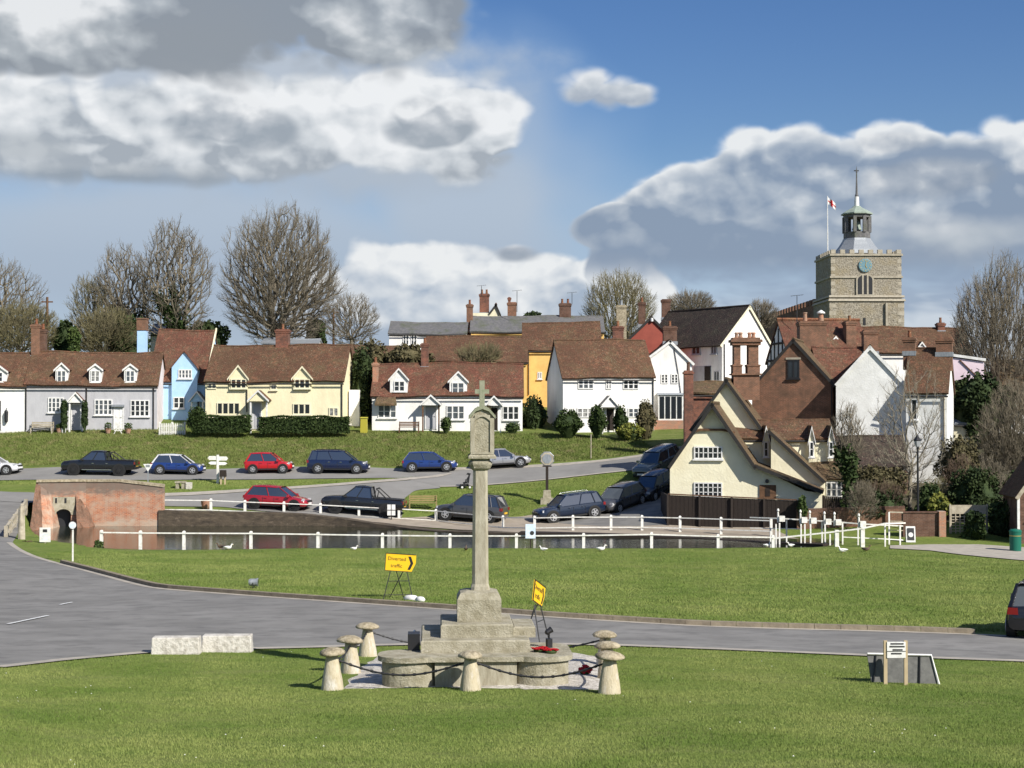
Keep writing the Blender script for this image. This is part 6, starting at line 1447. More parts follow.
# village sign
p=G(547,503); f=Fr(547,p.y,0); t=thing('village_sign','carved village sign on a tall dark post with a stone base','sign',p); z=lambda y:f.z(547,y)
mk('stone_base',MB().box(-.45,.45,-.4,.4,z(503)-.3,z(498),.03,.03).box(-.28,.28,-.25,.25,z(498)+.002,z(490),.05,.05),M['stone'],t,f.M)
mk('post',MB().box(-.09,.09,-.09,.09,z(490.2),z(466)),M['darkwood'],t,f.M)
hx=[(.44*math.cos(R(22.5+45*k)),z(458.8)+.44*math.sin(R(22.5+45*k))) for k in range(8)]
h_=mk('sign_board',MB().prism(hx,-.06,.06),M['palewood'],t,f.M); mk('scroll_border',MB().tube([(a*1.05,-.0,z(458.8)+(b-z(458.8))*1.05) for a,b in hx+hx[:1]],.05,6),M['lead'],h_,f.M); mk('painted_scene',MB().prism([(a*.75,z(458.8)+(b-z(458.8))*.75) for a,b in hx],-.075,-.062),M['lead'],h_,f.M)
mk('bracket',MB().box(-.3,.3,-.05,.05,z(466.8),z(465.5)),M['darkwood'],t,f.M)
# finger post
p=G(217.8,483.5); f=Fr(218,p.y,0); t=thing('finger_post','white finger post with arms pointing both ways on the grass triangle','signpost',p); z=lambda y:f.z(218,y)
mk('post',MB().box(-.075,.075,-.075,.075,p.z-.3,z(454.8)),M['fencewhite'],t,f.M)
for s,a,b in ((-1,456,460),(1,456.5,460.5)): mk('arm',MB().prism([(s*.076,z(b)),(s*.60,z(b)),(s*.72,(z(b)+z(a))/2),(s*.60,z(a)),(s*.076,z(a))][::s],-.03,.03),M['fencewhite'],t,f.M)
for s,a,b in ((-1,461.5,464.5),(1,462,465)): mk('arm',MB().prism([(s*.076,z(b)),(s*.50,z(b)),(s*.66,(z(b)+z(a))/2),(s*.50,z(a)),(s*.076,z(a))][::s],-.03,.03),M['platew'],t,f.M)
p=G(223,484.5); t=thing('litter_bin','small dark bin on two yellow legs right of the finger post','bin',p); Mx=WM[t.name]
mk('bin_body',MB().box(-.22,.22,-.2,.2,.55,1.0,.02,.02),M['darkwood'],t,Mx)
for s in(-1,1): mk('leg',MB().box(s*.14-.05,s*.14+.05,-.05,.05,-.1,.548),M['oak'],t,Mx)
p=G(183.5,488.5); t=thing('stone_seat','low grey stone seat in the grass triangle behind the bridge','seat',p); Mx=WM[t.name]
mk('seat',MB().box(-.55,.15,-.25,.25,.38,.5),M['stone'],t,Mx); mk('support',MB().box(-.5,-.3,-.2,.2,-.1,.377),M['stone'],t,Mx); mk('support',MB().box(-.1,.1,-.2,.2,-.1,.377),M['stone'],t,Mx); mk('end_block',MB().box(.2,.55,-.25,.25,-.1,.42),M['concrete'],t,Mx)
p=OnT(P(206,508,98.1)); t=thing('flower_pot','orange terracotta pot beside the first far railing post','pot',p); mk('pot_body',MB().lathe([(.22,0),(.30,.3),(.34,.55),(.36,.6),(.30,.6),(.28,.5)],14),M['brickorange'],t,WM[t.name],smooth=True); mk('soil',MB().lathe([(.29,.5),(.02,.53)],12),M['earth'],t,WM[t.name])
# benches
def bench(p,yaw,L_,m,label,s=1.0):
    t=thing('bench',label,'bench',p,yaw); Mx=WM[t.name]
    sb=MB(); 
    for i in range(4): sb.box(-L_/2,L_/2,-.25+i*.13,-.15+i*.13,.42,.455)
    mk('seat',sb,m,t,Mx); bb_=MB()
    for i in range(3): bb_.box(-L_/2,L_/2,.27+i*.02,.30+i*.02,.52+i*.14,.62+i*.14)
    mk('backrest',bb_,m,t,Mx)
    for s_ in (-1,1): mk('leg',MB().box(s_*L_/2-.04,s_*L_/2+.04,-.25,-.17,-.15,.417).box(s_*L_/2-.04,s_*L_/2+.04,.20,.265,-.15,.92),m,t,Mx); mk('armrest',MB().box(s_*L_/2-.045,s_*L_/2+.045,-.27,.197,.62,.66),m,t,Mx)
bench(G(423,509.5),R(4),1.75,M['bench'],'yellowish timber bench on the grass wedge behind the pickup')
bench(OnT(P(409,429,124)),0,1.55,M['brownwood'],'brown bench against the front of the long white cottage')
bench(OnT(P(42,430.5,124)),0,1.7,M['palewood'],'pale weathered bench in front of the grey cottage')
# pushchair
p=G(466,488.5); t=thing('pushchair','black pushchair with white wheels left alone at the road edge','pushchair',p,R(180)); Mx=WM[t.name]
fm_=MB()
for s in (-.24,.24): fm_.tube([(-.30,s,1.02),(-.12,s,.75),(.25,s,.12)],.03,5).tube([(.05,s,.62),(-.28,s,.12)],.028,5)
fm_.tube([(-.30,-.24,1.02),(-.30,.24,1.02)],.03,5); mk('frame',fm_,M['black'],t,Mx)
mk('seat',MB().prism([(-.2,.38),(.18,.32),(.22,.42),(-.05,.5),(-.2,.98),(-.28,.95)],-.21,.21),M['black'],t,Mx); mk('hood',MB().prism([(-.26,.9),(-.05,.98),(.05,.88),(-.1,1.08),(-.25,1.06)],-.22,.22),M['trim'],t,Mx); mk('basket',MB().box(-.2,.15,-.18,.18,.15,.3),M['trim'],t,Mx); mk('footrest',MB().box(.2,.42,-.18,.18,.18,.3),M['black'],t,Mx)
for x in(-.28,.25):
    for s in(-.26,.26): w_=mk('wheel',MB().lathe([(.105,-.03),(.105,.03)],12),M['tyre'],t,Mx@Matrix.Translation((x,s,.10))@Matrix.Rotation(R(90),4,'X')); mk('hub',MB().lathe([(.075,-.036),(.075,.036)],12),M['whitewood'],w_,Mx@Matrix.Translation((x,s,.10))@Matrix.Rotation(R(90),4,'X'))
# picket gate, grit bin, a-board, litter bin, lamp
f=Fr(172,123.6,0); p=OnT(P(172,431,123.6)); t=thing('picket_fence','white picket gate and fence in front of the blue cottage','fence',p)
pk=MB(); ua,ub=f.u(159.5),f.u(184.5); z0=p.z
for i in range(15): u=ua+(ub-ua)*i/14; pk.prism([(u-.045,z0-.1),(u+.045,z0-.1),(u+.045,z0+.88),(u,z0+.98),(u-.045,z0+.88)],-.02,.01)
mk('pickets',pk,M['fencewhite'],t,f.M); mk('rail',MB().box(ua,ub,.013,.05,z0+.2,z0+.28).box(ua,ub,.013,.05,z0+.68,z0+.76),M['fencewhite'],t,f.M)
for u in (ua,(ua+ub)/2,ub): mk('post',MB().box(u-.07,u+.07,.053,.19,z0-.3,z0+1.05),M['fencewhite'],t,f.M)
p=OnT(P(364,430,124)); t=thing('grit_bin','yellow upright bin in the gap between the cream and white cottages','bin',p); mk('bin_body',MB().box(-.28,.28,-.3,.3,0,1.2,.03,.03),M['yellowbin'],t,WM[t.name]); mk('lid',MB().box(-.31,.31,-.33,.33,1.203,1.3,.04,.04),M['yellowbin'],t,WM[t.name])
p=OnT(P(910.5,550,84)); t=thing('a_board','white framed a board leaning on the grass by the brick pier','a board',p,R(-8)); Mx=WM[t.name]
for s,n_ in ((-1,'front_panel'),(1,'back_panel')):
    mb=MB(); v=[(-.25,s*.25,0),(.25,s*.25,0),(.25,s*.03,.85),(-.25,s*.03,.85)]; mb.add(v+[(a,b+.025,c) for a,b,c in v],[(0,1,2,3),(7,6,5,4),(0,4,5,1),(1,5,6,2),(2,6,7,3),(3,7,4,0)]); pn=mk(n_,mb,M['whitewood'],t,Mx)
    if s<0:
        v=[(-.18,-.232,.12),(.18,-.232,.12),(.18,-.072,.76),(-.18,-.072,.76)]; m2=MB().add([(a,b-.012,c) for a,b,c in v]+[(a,b-.004,c) for a,b,c in v],[(0,1,2,3),(7,6,5,4),(0,4,5,1),(1,5,6,2),(2,6,7,3),(3,7,4,0)]); m2=MB(); m2.add([(a,b-.012,c) for a,b,c in v]+[(a,b-.004,c) for a,b,c in v],[(0,1,2,3),(7,6,5,4),(0,4,5,1),(1,5,6,2),(2,6,7,3),(3,7,4,0)])
        mk('poster',m2,M['steel'],pn,Mx); mk('round_emblem',MB().lathe([(.13,0),(.13,.01)],16),M['whitewood'],pn,Mx@Matrix.Translation((0,-.175,.40))@Matrix.Rotation(R(90-14),4,'X'))
p=OnT(P(1015.5,559,79.5)); t=thing('litter_bin','dark green cylindrical litter bin on the path at the right edge','bin',p); Mx=WM[t.name]
mk('bin_body',MB().lathe([(.27,0),(.29,.05),(.30,.95),(.31,1.0)],20),M['binGreen'],t,Mx); mk('lid',MB().lathe([(.32,1.003),(.32,1.07),(.25,1.14),(.02,1.17)],20),M['binGreen'],t,Mx); mk('gold_band',MB().lathe([(.302,.80),(.303,.83)],20),M['gold'],t,Mx)
p=OnT(P(917.5,548,88)); f=Fr(917.5,88,0); t=thing('street_lamp','black lantern street lamp rising in front of the white gable walls','street lamp',p); z=lambda y:f.z(917,y)
mk('post',MB().lathe([(.16,p.z-.2),(.15,p.z+.5),(.09,p.z+.6),(.07,p.z+1.5),(.055,z(449)),(.09,z(448)),(.05,z(447))],10),M['black'],t,f.M); mk('crossbar',MB().tube([(-.3,0,z(452)),(.3,0,z(452))],.03,5),M['black'],t,f.M)
lt=mk('lantern',MB().lathe([(.10,z(447)),(.22,z(440.5)),(.25,z(440.3)),(.08,z(437)),(.06,z(435.5)),(.01,z(434))],6),M['black'],t,f.M); mk('lantern_glass',MB().lathe([(.115,z(446.5)),(.222,z(441))],6),M['lamp'],lt,f.M)
for x,yt,Y_,lab in ((47,297,138,'telegraph pole rising behind the grey cottage chimney'),(333.5,308,165,'slim telegraph pole right of the largest bare tree')):
    p=OnT(P(x,350,Y_)); q=P(x,yt,Y_); t=thing('telegraph_pole',lab,'pole',p); mk('pole',MB().tube([(p.x,p.y,p.z-.5),(p.x,p.y,q.z)],[.15,.11],8),M['brownwood'],t); mk('crossarm',MB().box(p.x-.5,p.x+.5,p.y-.06,p.y+.06,q.z-.5,q.z-.38),M['brownwood'],t)
# thin pole by the bank
p=OnT(P(591,459,114.5)); mk('marker_pole',MB().tube([p-Vector((0,0,.2)),P(591,434,114.5)],.04,6),M['palewood'],label='thin pale pole on the edge of the bank left of the white gable',cat='pole')
# pots and clutter outside the grey cottage
for x,s,lab in ((59,.5,'low planted pot left of the grey cottage porch'),(63.5,.6,'white planter beside the grey cottage porch'),(108,.7,'leafy potted shrub left of the grey cottage white door'),(128,.7,'leafy potted shrub right of the grey cottage white door')):
    p=OnT(P(x,430.5,124)); t=thing('plant_pot',lab,'plant pot',p,0,'pots outside the grey cottage'); mk('pot_body',MB().lathe([(.16,0),(.24,.38),(.26,.42),(.2,.4)],10),M['whitewood'] if x==63.5 else M['brickorange'],t,WM[t.name]); POTS=globals().setdefault('POTS',[]); POTS.append((t,p,s))
p=OnT(P(118,430.5,123.8)); t=thing('trestle','white wooden trestle leaning by the grey cottage white door','trestle',p); mb=MB().tube([(-.35,0,0),(.1,0,.75)],.04,4).tube([(.35,0,0),(-.1,0,.75)],.04,4).tube([(-.3,0,.3),(.35,0,.3)],.05,4); mk('legs',mb,M['fencewhite'],t,WM[t.name]); mk('top_bar',MB().box(-.3,.3,-.05,.05,.76,.82),M['fencewhite'],t,WM[t.name])
# ducks
def duck(x,y,head,white,label,s=1.0):
    p=G(x,y); t=thing('duck',label,'duck',p,R(head),'ducks at the pond edge'); Mx=WM[t.name]@Matrix.Scale(s*.72,4)
    bm=[(-.30,.20,.012),(-.22,.19,.05),(-.1,.17,.10),(.05,.16,.115),(.16,.19,.085),(.20,.26,.045),(.215,.33,.035),(.24,.37,.047),(.29,.365,.030),(.345,.35,.012)]
    mb=MB().tube([(a,0,b) for a,b,c in bm],[c for a,b,c in bm],10); mk('body',mb,M['duckwhite'] if white else M['duckbrown'],t,Mx,smooth=True)
    mk('wings',MB().tube([(-.26,.07,.21),(-.1,.09,.2),(.1,.07,.19)],[.02,.055,.03],6).tube([(-.26,-.07,.21),(-.1,-.09,.2),(.1,-.07,.19)],[.02,.055,.03],6),M['duckdark'] if not white else M['duckwhite'],t,Mx,smooth=True)
    mk('bill',MB().box(.30,.36,-.02,.02,.335,.355),M['gold'],t,Mx)
    for q in (-.04,.04): mk('leg',MB().tube([(.0,q,.09),(.01,q,-.02)],.010,4),M['gold'],t,Mx)
duck(221,549,180,False,'dark duck standing left of the white one by the pond',1.1); duck(228,550,10,True,'white duck on the grass under the left part of the pond fence',1.1)
duck(543.5,551.5,170,True,'small white duck just right of the pale blue notice'); duck(601,551.5,0,True,'white duck on the grass in the middle of the near pond edge',1.2)
duck(767,547.5,20,True,'pale duck by the last post of the near pond fence'); duck(791,547.5,200,True,'pale duck in front of the sluice railing'); duck(843,553,185,True,'white duck on the lawn in front of the sluice railing',1.2); duck(866,551.5,0,False,'dark brown duck at the right end of the sluice railing',1.1)
duck(354,550.5,0,True,'small pale duck under the middle of the near pond fence',.9); duck(466,551,90,False,'brown duck right beside the memorial shaft at the pond edge')
for x,y in ((668,741),(489,731),(560,744)):
    pass
# ================================================================ vegetation
def limb_mesh(nodes,par,rad,sides):
    "tapered tubes for every edge of a branching skeleton, numpy"
    idx=np.where(par>=0)[0]; A=nodes[par[idx]]; B=nodes[idx]; ra=rad[par[idx]]; rb=rad[idx]; ra=np.minimum(ra,rb*1.6)
    d=B-A; L=np.linalg.norm(d,axis=1,keepdims=True)+1e-9; d=d/L
    up=np.where(np.abs(d[:,2:3])<.9,np.array([[0,0,1.]]),np.array([[1.,0,0]])); a=np.cross(d,up); a/=np.linalg.norm(a,axis=1,keepdims=True); b=np.cross(d,a)
    n=len(idx); V=np.empty((n,2*sides,3))
    for k in range(sides):
        t=2*PI*k/sides; o=a*math.cos(t)+b*math.sin(t)
        V[:,k]=A+o*ra[:,None]; V[:,sides+k]=B+o*rb[:,None]
    base=(np.arange(n)*2*sides)[:,None]; F=[]
    for k in range(sides):
        k2=(k+1)%sides; F.append(np.concatenate([base+k,base+k2,base+sides+k2,base+sides+k],1))
    return V.reshape(-1,3),np.concatenate(F,0)
def skeleton(base,crown,N,bf=.35,seed=0,trunk_h=None,step=.6,shape='ball',low=0.0):
    """branching skeleton: target points in the crown each joined to the tree so that length + path stays short"""
    rng=np.random.default_rng(seed); cx,cy,cz,rx,ry,rz=crown; pts_=[]
    while len(pts_)<N:
        p=rng.normal(size=3); p/=np.linalg.norm(p); r=rng.uniform(0,1)**(1/3.4)
        q=p*r
        if shape=='fan' and q[2]<0: 
            if rng.uniform()<-q[2]*.9: continue
        lump=1+.06*math.sin(5*math.atan2(p[1],p[0])+seed)+.05*math.sin(7*p[2]+seed*2+3*p[0])
        q=q*lump
        pts_.append((cx+q[0]*rx,cy+q[1]*ry,cz+q[2]*rz))
    pts_=np.array(pts_); pts_=pts_[pts_[:,2]>base[2]+low]
    th=trunk_h or (cz-rz*.6-base[2])
    k=max(3,int(th/step)); tr=[np.array(base)+np.array([math.sin(i*.5+seed)*.06*i/k,math.cos(i*.4+seed)*.06*i/k,th*i/k]) for i in range(k+1)]
    nodes=list(tr); par=[-1]+list(range(k)); path=[th*i/k*.4 for i in range(k+1)]
    top=np.array(tr[-1]); order=np.argsort(np.linalg.norm(pts_-top,axis=1))
    Nn=np.empty((len(nodes)+len(pts_)*4,3)); Pa=np.full(len(Nn),-1); Ph=np.zeros(len(Nn)); m=len(nodes)
    Nn[:m]=nodes; Pa[:m]=par; Ph[:m]=path
    for oi in order:
        p=pts_[oi]; D=Nn[max(1,k-2):m]-p; dist=np.sqrt((D**2).sum(1)); c=dist+(bf+.28)*Ph[max(1,k-2):m]+np.maximum(0,D[:,2])*1.3
        j=int(np.argmin(c))+max(1,k-2); dd_=dist[j-max(1,k-2)]
        if dd_<.12: continue
        ns=max(1,min(3,int(dd_/step)+1)); last=j
        for s in range(1,ns+1):
            f=s/ns; q=Nn[j]*(1-f)+p*f
            if s<ns: q=q+rng.normal(size=3)*dd_*.035+np.array([0,0,-dd_*.07*math.sin(PI*f)])
            Nn[m]=q; Pa[m]=last; Ph[m]=Ph[last]+dd_/ns; last=m; m+=1
    return Nn[:m],Pa[:m],rng
def radii(nodes,par,r0,pw=2.2,rmin=.012):
    m=len(nodes); a=np.zeros(m); ch=np.zeros(m,int)
    for i in range(m-1,0,-1):
        if ch[i]==0: a[i]=1
        a[par[i]]+=a[i]; ch[par[i]]+=1
    r=(np.maximum(a,1)/a[0])**(1/pw)*r0
    return np.maximum(r,rmin),ch
def tree(name,label,x,Y,px0,px1,ytop,ybase_crown,N=1500,r0=.35,seed=1,bf=.35,mat_b='bark',mat_t='twig',tw=5,twl=.8,twr=.012,cat='tree',base_z=None,group=None,ry=None,trunk_h=None,shape='ball',ivy=None,low=0.0,sides=5,rmin=.016,up=.5,pw=2.2):
    b=OnT(P(x,400,Y)); b.z-=.1
    if base_z is not None: b.z=base_z
    cxm=P((px0+px1)/2,ytop,Y); rx=(P(px1,ytop,Y).x-P(px0,ytop,Y).x)/2; zt=P(x,ytop,Y).z; zl=P(x,ybase_crown,Y).z
    rx-=twl*.55; zt-=twl*.7
    crown=(cxm.x,Y,(zt+zl)/2,rx,ry or rx*.9,(zt-zl)/2)
    nodes,par,rng=skeleton(tuple(b),crown,N,bf,seed,trunk_h,shape=shape,low=low)
    rad,ch=radii(nodes,par,r0,pw,rmin)
    t=thing(name,label,cat,b,0,group)
    big=rad>r0*.22; idx=np.arange(len(nodes))
    def sub(mask,sd,nm,m):
        pr=np.where(mask,par,-1); V,F=limb_mesh(nodes,pr,rad,sd); 
        return npmesh(nm,V,F,m,t,k=4,smooth=True)
    pb=big.copy(); pb[0]=False
    trk=sub(big,7,'trunk',M[mat_b]); 
    # twigs at ends and along fine branches
    ends=np.where(((ch<=1)&(rad<max(.05,r0*.12))))[0]; ends=ends[par[ends]>=0]
    d=nodes[ends]-nodes[par[ends]]; d/=np.linalg.norm(d,axis=1,keepdims=True)+1e-9
    E=np.repeat(nodes[ends],tw,0); ow=E-np.array([crown[0],crown[1],crown[2]-crown[5]*.8]); ow/=np.linalg.norm(ow,axis=1,keepdims=True)+1e-9; Dd=np.repeat(d,tw,0)*.6+ow*.9+rng.normal(0,.36,(len(ends)*tw,3)); Dd[:,2]+=up*.7; Dd/=np.linalg.norm(Dd,axis=1,keepdims=True)
    l=twl*rng.uniform(.4,1.2,(len(E),1)); Mid=E+Dd*l*.5+rng.normal(0,.04,E.shape); D2=Dd+rng.normal(0,.25,Dd.shape); D2[:,2]+=up*.3; D2/=np.linalg.norm(D2,axis=1,keepdims=True); End=Mid+D2*l*.5
    # extra side twig
    D3=Dd+rng.normal(0,.6,Dd.shape); D3/=np.linalg.norm(D3,axis=1,keepdims=True); End2=Mid+D3*l*.4
    def spr(A,B,r1,r2):
        nn=np.empty((len(A)*2,3)); nn[0::2]=A; nn[1::2]=B; pp=np.full(len(nn),-1); pp[1::2]=np.arange(0,len(nn),2); rr=np.empty(len(nn)); rr[0::2]=r1; rr[1::2]=r2; return limb_mesh(nn,pp,rr,3)
    Vs=[];Fs=[];o=0
    V,F=limb_mesh(nodes,np.where(~big,par,-1),rad,4); Vs.append(V);Fs.append(F);o+=len(V)
    for A,B,q,w in ((E,Mid,twr*1.1,twr),(Mid,End,twr,twr*.6),(Mid,End2,twr*.9,twr*.6)):
        V,F=spr(A,B,q,w); Vs.append(V); Fs.append(F+o); o+=len(V)
    npmesh('branches',np.concatenate(Vs),np.concatenate(Fs),M[mat_t],t,k=4)
    if ivy:
        V=[];sel=[i for i in np.where(rad>r0*ivy[0])[0] if nodes[i][2]<b.z+ivy[1] and par[i]>=0]
        c=np.array([nodes[i] for i in sel]); n=ivy[2]; k=rng.integers(0,len(c),n); pos=c[k]+ (nodes[par[np.array(sel)[k]]]-c[k])*rng.uniform(0,1,(n,1))+rng.normal(0,1,(n,3))*np.array([ivy[3],ivy[3],.25])
        leaves('ivy',pos,.16,M['ivy'],t,rng)
    return t
def leaves(name,pos,size,m,parent=None,rng=None,**kw):
    rng=rng or np.random.default_rng(1); n=len(pos)
    a=rng.normal(size=(n,3)); a/=np.linalg.norm(a,axis=1,keepdims=True); b=np.cross(a,rng.normal(size=(n,3))); b/=np.linalg.norm(b,axis=1,keepdims=True)
    s=size*rng.uniform(.5,1.3,(n,1)); V=np.empty((n,4,3)); V[:,0]=pos-a*s; V[:,1]=pos-b*s*.6; V[:,2]=pos+a*s; V[:,3]=pos+b*s*.6
    return npmesh(name,V.reshape(-1,3),np.arange(n*4).reshape(-1,4),m,parent,k=4,**kw)
def blobpts(rng,n,c,r,shell=.75,lump=.18,flat=False):
    p=rng.normal(size=(n,3)); p/=np.linalg.norm(p,axis=1,keepdims=True); rr=shell+(1-shell)*rng.uniform(0,1,(n,1)); rr*=rng.uniform(.75,1.03,(n,1))**.4
    l=1+lump*np.sin(4*np.arctan2(p[:,1],p[:,0])+c[0])[:,None]+lump*.7*np.sin(6*p[:,2]+c[1])[:,None]
    return np.array(c)+p*rr*l*np.array(r)
def bush(name,label,x0,x1,yt,yb,Y,m,cat='bush',n=2500,size=.13,depth=None,group=None,core=True,parent=None,box=False,twigs=False):
    a,b=P(x0,yt,Y),P(x1,yt,Y); zt=a.z; g=OnT(P((x0+x1)/2,yb,Y)); zb=min(g.z,P(x0,yb,Y).z) if Y else g.z
    zb=P(x0,yb,Y).z-.1; rng=np.random.default_rng(int(x0*7+yt)); cx=(a.x+b.x)/2; rx=(b.x-a.x)/2; ry=depth or max(.5,rx*.8); rz=(zt-zb)/2
    t=thing(name,label,cat,(cx,Y,zb),0,group)
    if box:
        pos=rng.uniform(-1,1,(n,3)); f=rng.integers(0,5,n); s=rng.choice([-1,1],n)
        for i,ax in ((0,0),(1,1),(2,2),(3,1),(4,2)):
            k=f==i; pos[k,ax]=s[k] if ax!=2 else 1
        pos*=1+rng.normal(0,.03,(n,1)); pos=pos*np.array([rx,ry,rz])+np.array([cx,Y,zb+rz]); pos[:,2]+=.07*np.sin(pos[:,0]*2.1+yt)
    else: pos=blobpts(rng,n,(cx,Y,zb+rz),(rx,ry,rz)); pos[:,2]=np.maximum(pos[:,2],zb)
    leaves('foliage',pos,size,M[m],t,rng)
    core_=MB()
    if box: core_.box(cx-rx*.94,cx+rx*.94,Y-ry*.7,Y+ry*.7,zb,zb+2*rz*.92)
    else: core_.lathe([(rx*.3,zb-.2),(rx*.72,zb+rz*.5),(rx*.8,zb+rz),(rx*.6,zb+rz*1.5),(rx*.2,zb+rz*1.75)],10,(0,0),wob=.08,seed=int(x0))
    Mc=Matrix() if box else Matrix.Translation((cx,Y,0))@Matrix.Diagonal((1,ry/rx,1,1))
    mk('stems',core_,M['evergreen'] if m!='heather' else M['heather'],t,Mc)
    return t
# --- big bare trees on the skyline
gT='big bare trees behind the left cottages'
tree('bare_tree','largest bare round crowned tree behind the cream cottage',276,150,217,346,202,352,N=1900,r0=.70,seed=3,bf=.30,group=gT,trunk_h=4.2,tw=4,twl=1.2,twr=.010,up=.6,mat_b='bark',base_z=11.0)
tree('bare_tree','tall bare tree with ivy trunk behind the blue cottage',172,147,134,217,214,348,N=850,r0=.46,seed=11,bf=.25,group=gT,trunk_h=5.5,tw=3,twl=1.0,twr=.011,ivy=(.30,10,3800,.30),base_z=10.0)
tree('bare_tree','leaning bare tree with thick ivy left of the tall one',136,150,86,160,240,352,N=750,r0=.44,seed=5,bf=.25,group=gT,trunk_h=4,tw=3,twl=1.0,twr=.011,ivy=(.30,9,3000,.45),base_z=10)
tree('bare_tree','bare tree cut by the left edge behind the terrace',-8,142,-62,46,252,356,N=900,r0=.44,seed=8,bf=.25,group=gT,tw=3,twl=1.0,twr=.011,base_z=9)
tree('bare_tree','small greyish bare tree right of the largest one',352,165,318,382,290,350,N=500,r0=.22,seed=9,bf=.3,tw=4,twl=.8,twr=.013,group=gT,base_z=13)
tree('bare_tree','low bare olive tree in front of the ivy trees',92,150,64,122,270,356,N=600,r0=.25,seed=21,bf=.35,mat_t='twigolive',tw=3,twl=.9,twr=.014,group=gT,base_z=11)
tree('bare_tree','budding thicket tree directly behind the grey cottage roof',104,140,72,140,306,362,N=1000,r0=.2,seed=22,bf=.4,mat_t='twigolive',tw=4,twl=.8,twr=.014,group=gT,base_z=10)
tree('bare_tree','budding thicket tree behind the left end of the terrace roof',20,138,-20,62,300,362,N=1100,r0=.2,seed=23,bf=.4,mat_t='twigolive',tw=4,twl=.8,twr=.014,group=gT,base_z=10)
gU='bare trees on the middle skyline'
tree('bare_tree','bushy bare tree behind the ochre and red houses',619,172,580,660,267,345,N=1000,r0=.34,seed=31,bf=.3,mat_t='twigolive',tw=3,twl=1.2,twr=.013,group=gU,up=.9,base_z=12,trunk_h=1.5)
tree('bare_tree','distant low bare tree above the dark roof',692,200,664,716,290,320,N=600,r0=.25,seed=32,bf=.3,tw=4,twl=1.0,twr=.016,group=gU,base_z=15)
tree('bare_tree','faint bare tree between the big white gable and the church',762,185,744,780,298,330,N=350,r0=.2,seed=33,bf=.3,tw=4,twl=.9,twr=.014,group=gU,base_z=14)
tree('bare_tree','tall upright many stemmed bare tree at the right edge',1000,121,943,1062,256,445,N=1600,r0=.44,seed=41,bf=.5,tw=3,twl=1.3,twr=.011,up=1.2,trunk_h=2.5,shape='fan',mat_b='bark',mat_t='twig',base_z=5.5)
tree('bare_tree','smaller bare tree low at the right edge',1010,104,975,1050,380,490,N=900,r0=.2,seed=42,bf=.45,tw=5,twl=.8,twr=.011,up=.8,base_z=3.8)
tree('birch_tree','slender pale stemmed bare tree in front of the big white gable',909,93.5,868,950,360,500,N=300,r0=.13,seed=51,bf=.35,mat_b='barkpale',mat_t='barkpale',tw=4,twl=.55,twr=.008,up=.5,trunk_h=2.3,rmin=.009)
tree('ivy_tree','thin bare tree with an ivy wrapped trunk right of the cream house',849,90.5,828,868,396,470,N=260,r0=.12,seed=52,bf=.3,mat_b='bark',tw=4,twl=.6,twr=.008,up=.6,trunk_h=3.4,ivy=(.4,4.8,2600,.17),rmin=.009)
tree('pollard_shrub','fan shaped yellowish shrub in front of the mossy ochre range roof',478,133,455,505,342,368,N=260,r0=.1,seed=61,bf=.1,mat_b='twigolive',mat_t='twigolive',tw=4,twl=.9,twr=.014,up=.9,trunk_h=.5,shape='fan',cat='shrub',base_z=9.3)
# twiggy brown shrubs in the right hand garden
gS='bare brown shrubs in the right hand garden'
for i,(x,Y,a,b,yt,yb,m1,lab) in enumerate(((960,95,940,982,452,512,'barkred','reddish bare shrub right of the white house wall'),(885,91,862,906,478,518,'barkred','reddish twiggy shrub under the low tiled roof'),(935,92,915,956,476,522,'twigolive','olive twiggy shrub above the dark brick wall'),(988,93,968,1012,455,512,'twig','grey twiggy shrub above the trellis'),(858,88.5,845,880,480,520,'twig','grey tangle of stems behind the sluice railings'))):
    tree('bare_shrub',lab,x,Y,a,b,yt,yb,N=260,r0=.07,seed=70+i,bf=.2,mat_b=m1,mat_t=m1,tw=5,twl=.5,twr=.009,up=.5,trunk_h=.3,cat='shrub',group=gS,rmin=.009,base_z=P(x,yb+4,Y).z)
# evergreens and bushes
B=bush
B('evergreen_tree','dark evergreen behind the grey cottage chimney',52,78,322,362,139,'evergreen',cat='tree',n=2600,size=.22)
B('evergreen_tree','dark evergreen filling the gap left of the tall ivy tree',108,148,318,362,141,'ivy',cat='tree',n=3000,size=.22)
B('conifer','bright green conifer top behind the terrace roof',68,80,326,362,137,'bush',cat='tree',n=1500,size=.18)
B('evergreen_tree','dark evergreen between the blue and cream cottage roofs',190,228,319,360,150,'evergreen',cat='tree',n=2600,size=.22)
B('evergreen_tree','dark evergreen right of the cream cottage chimney',306,326,318,352,155,'evergreen',cat='tree',n=2000,size=.22)
B('evergreen_bush','mass of dark shrubbery between the cream and white cottages',352,374,352,432,129,'evergreen',n=4200,size=.17,depth=2)
B('evergreen_bush','dark shrub behind the left chimney of the white cottage',350,392,344,395,134,'heather',n=3600,size=.18,depth=2)
B('evergreen_bush','brown scrub on the slope behind the white cottage ridge',385,432,345,372,133,'heather',n=3000,size=.18,depth=2)
B('evergreen_bush','dark shrubs in the gap left of the detached white house',523,545,398,434,127,'evergreen',n=2600,size=.15,depth=1.5)
B('round_tree_top','dark round tree top on the skyline behind the slate roof',524,540,311,328,168,'evergreen',cat='tree',n=900,size=.2)
gH='clipped bushes along the front of the detached white house'
B('clipped_bush','broad clipped bush left of the detached white house windows',553,583,411,434,121.5,'hedge',n=3000,size=.11,depth=1,group=gH)
B('clipped_bush','rounded bush left of the detached white house porch',589,606,407,434,121.5,'hedge',n=2400,size=.11,depth=.8,group=gH)
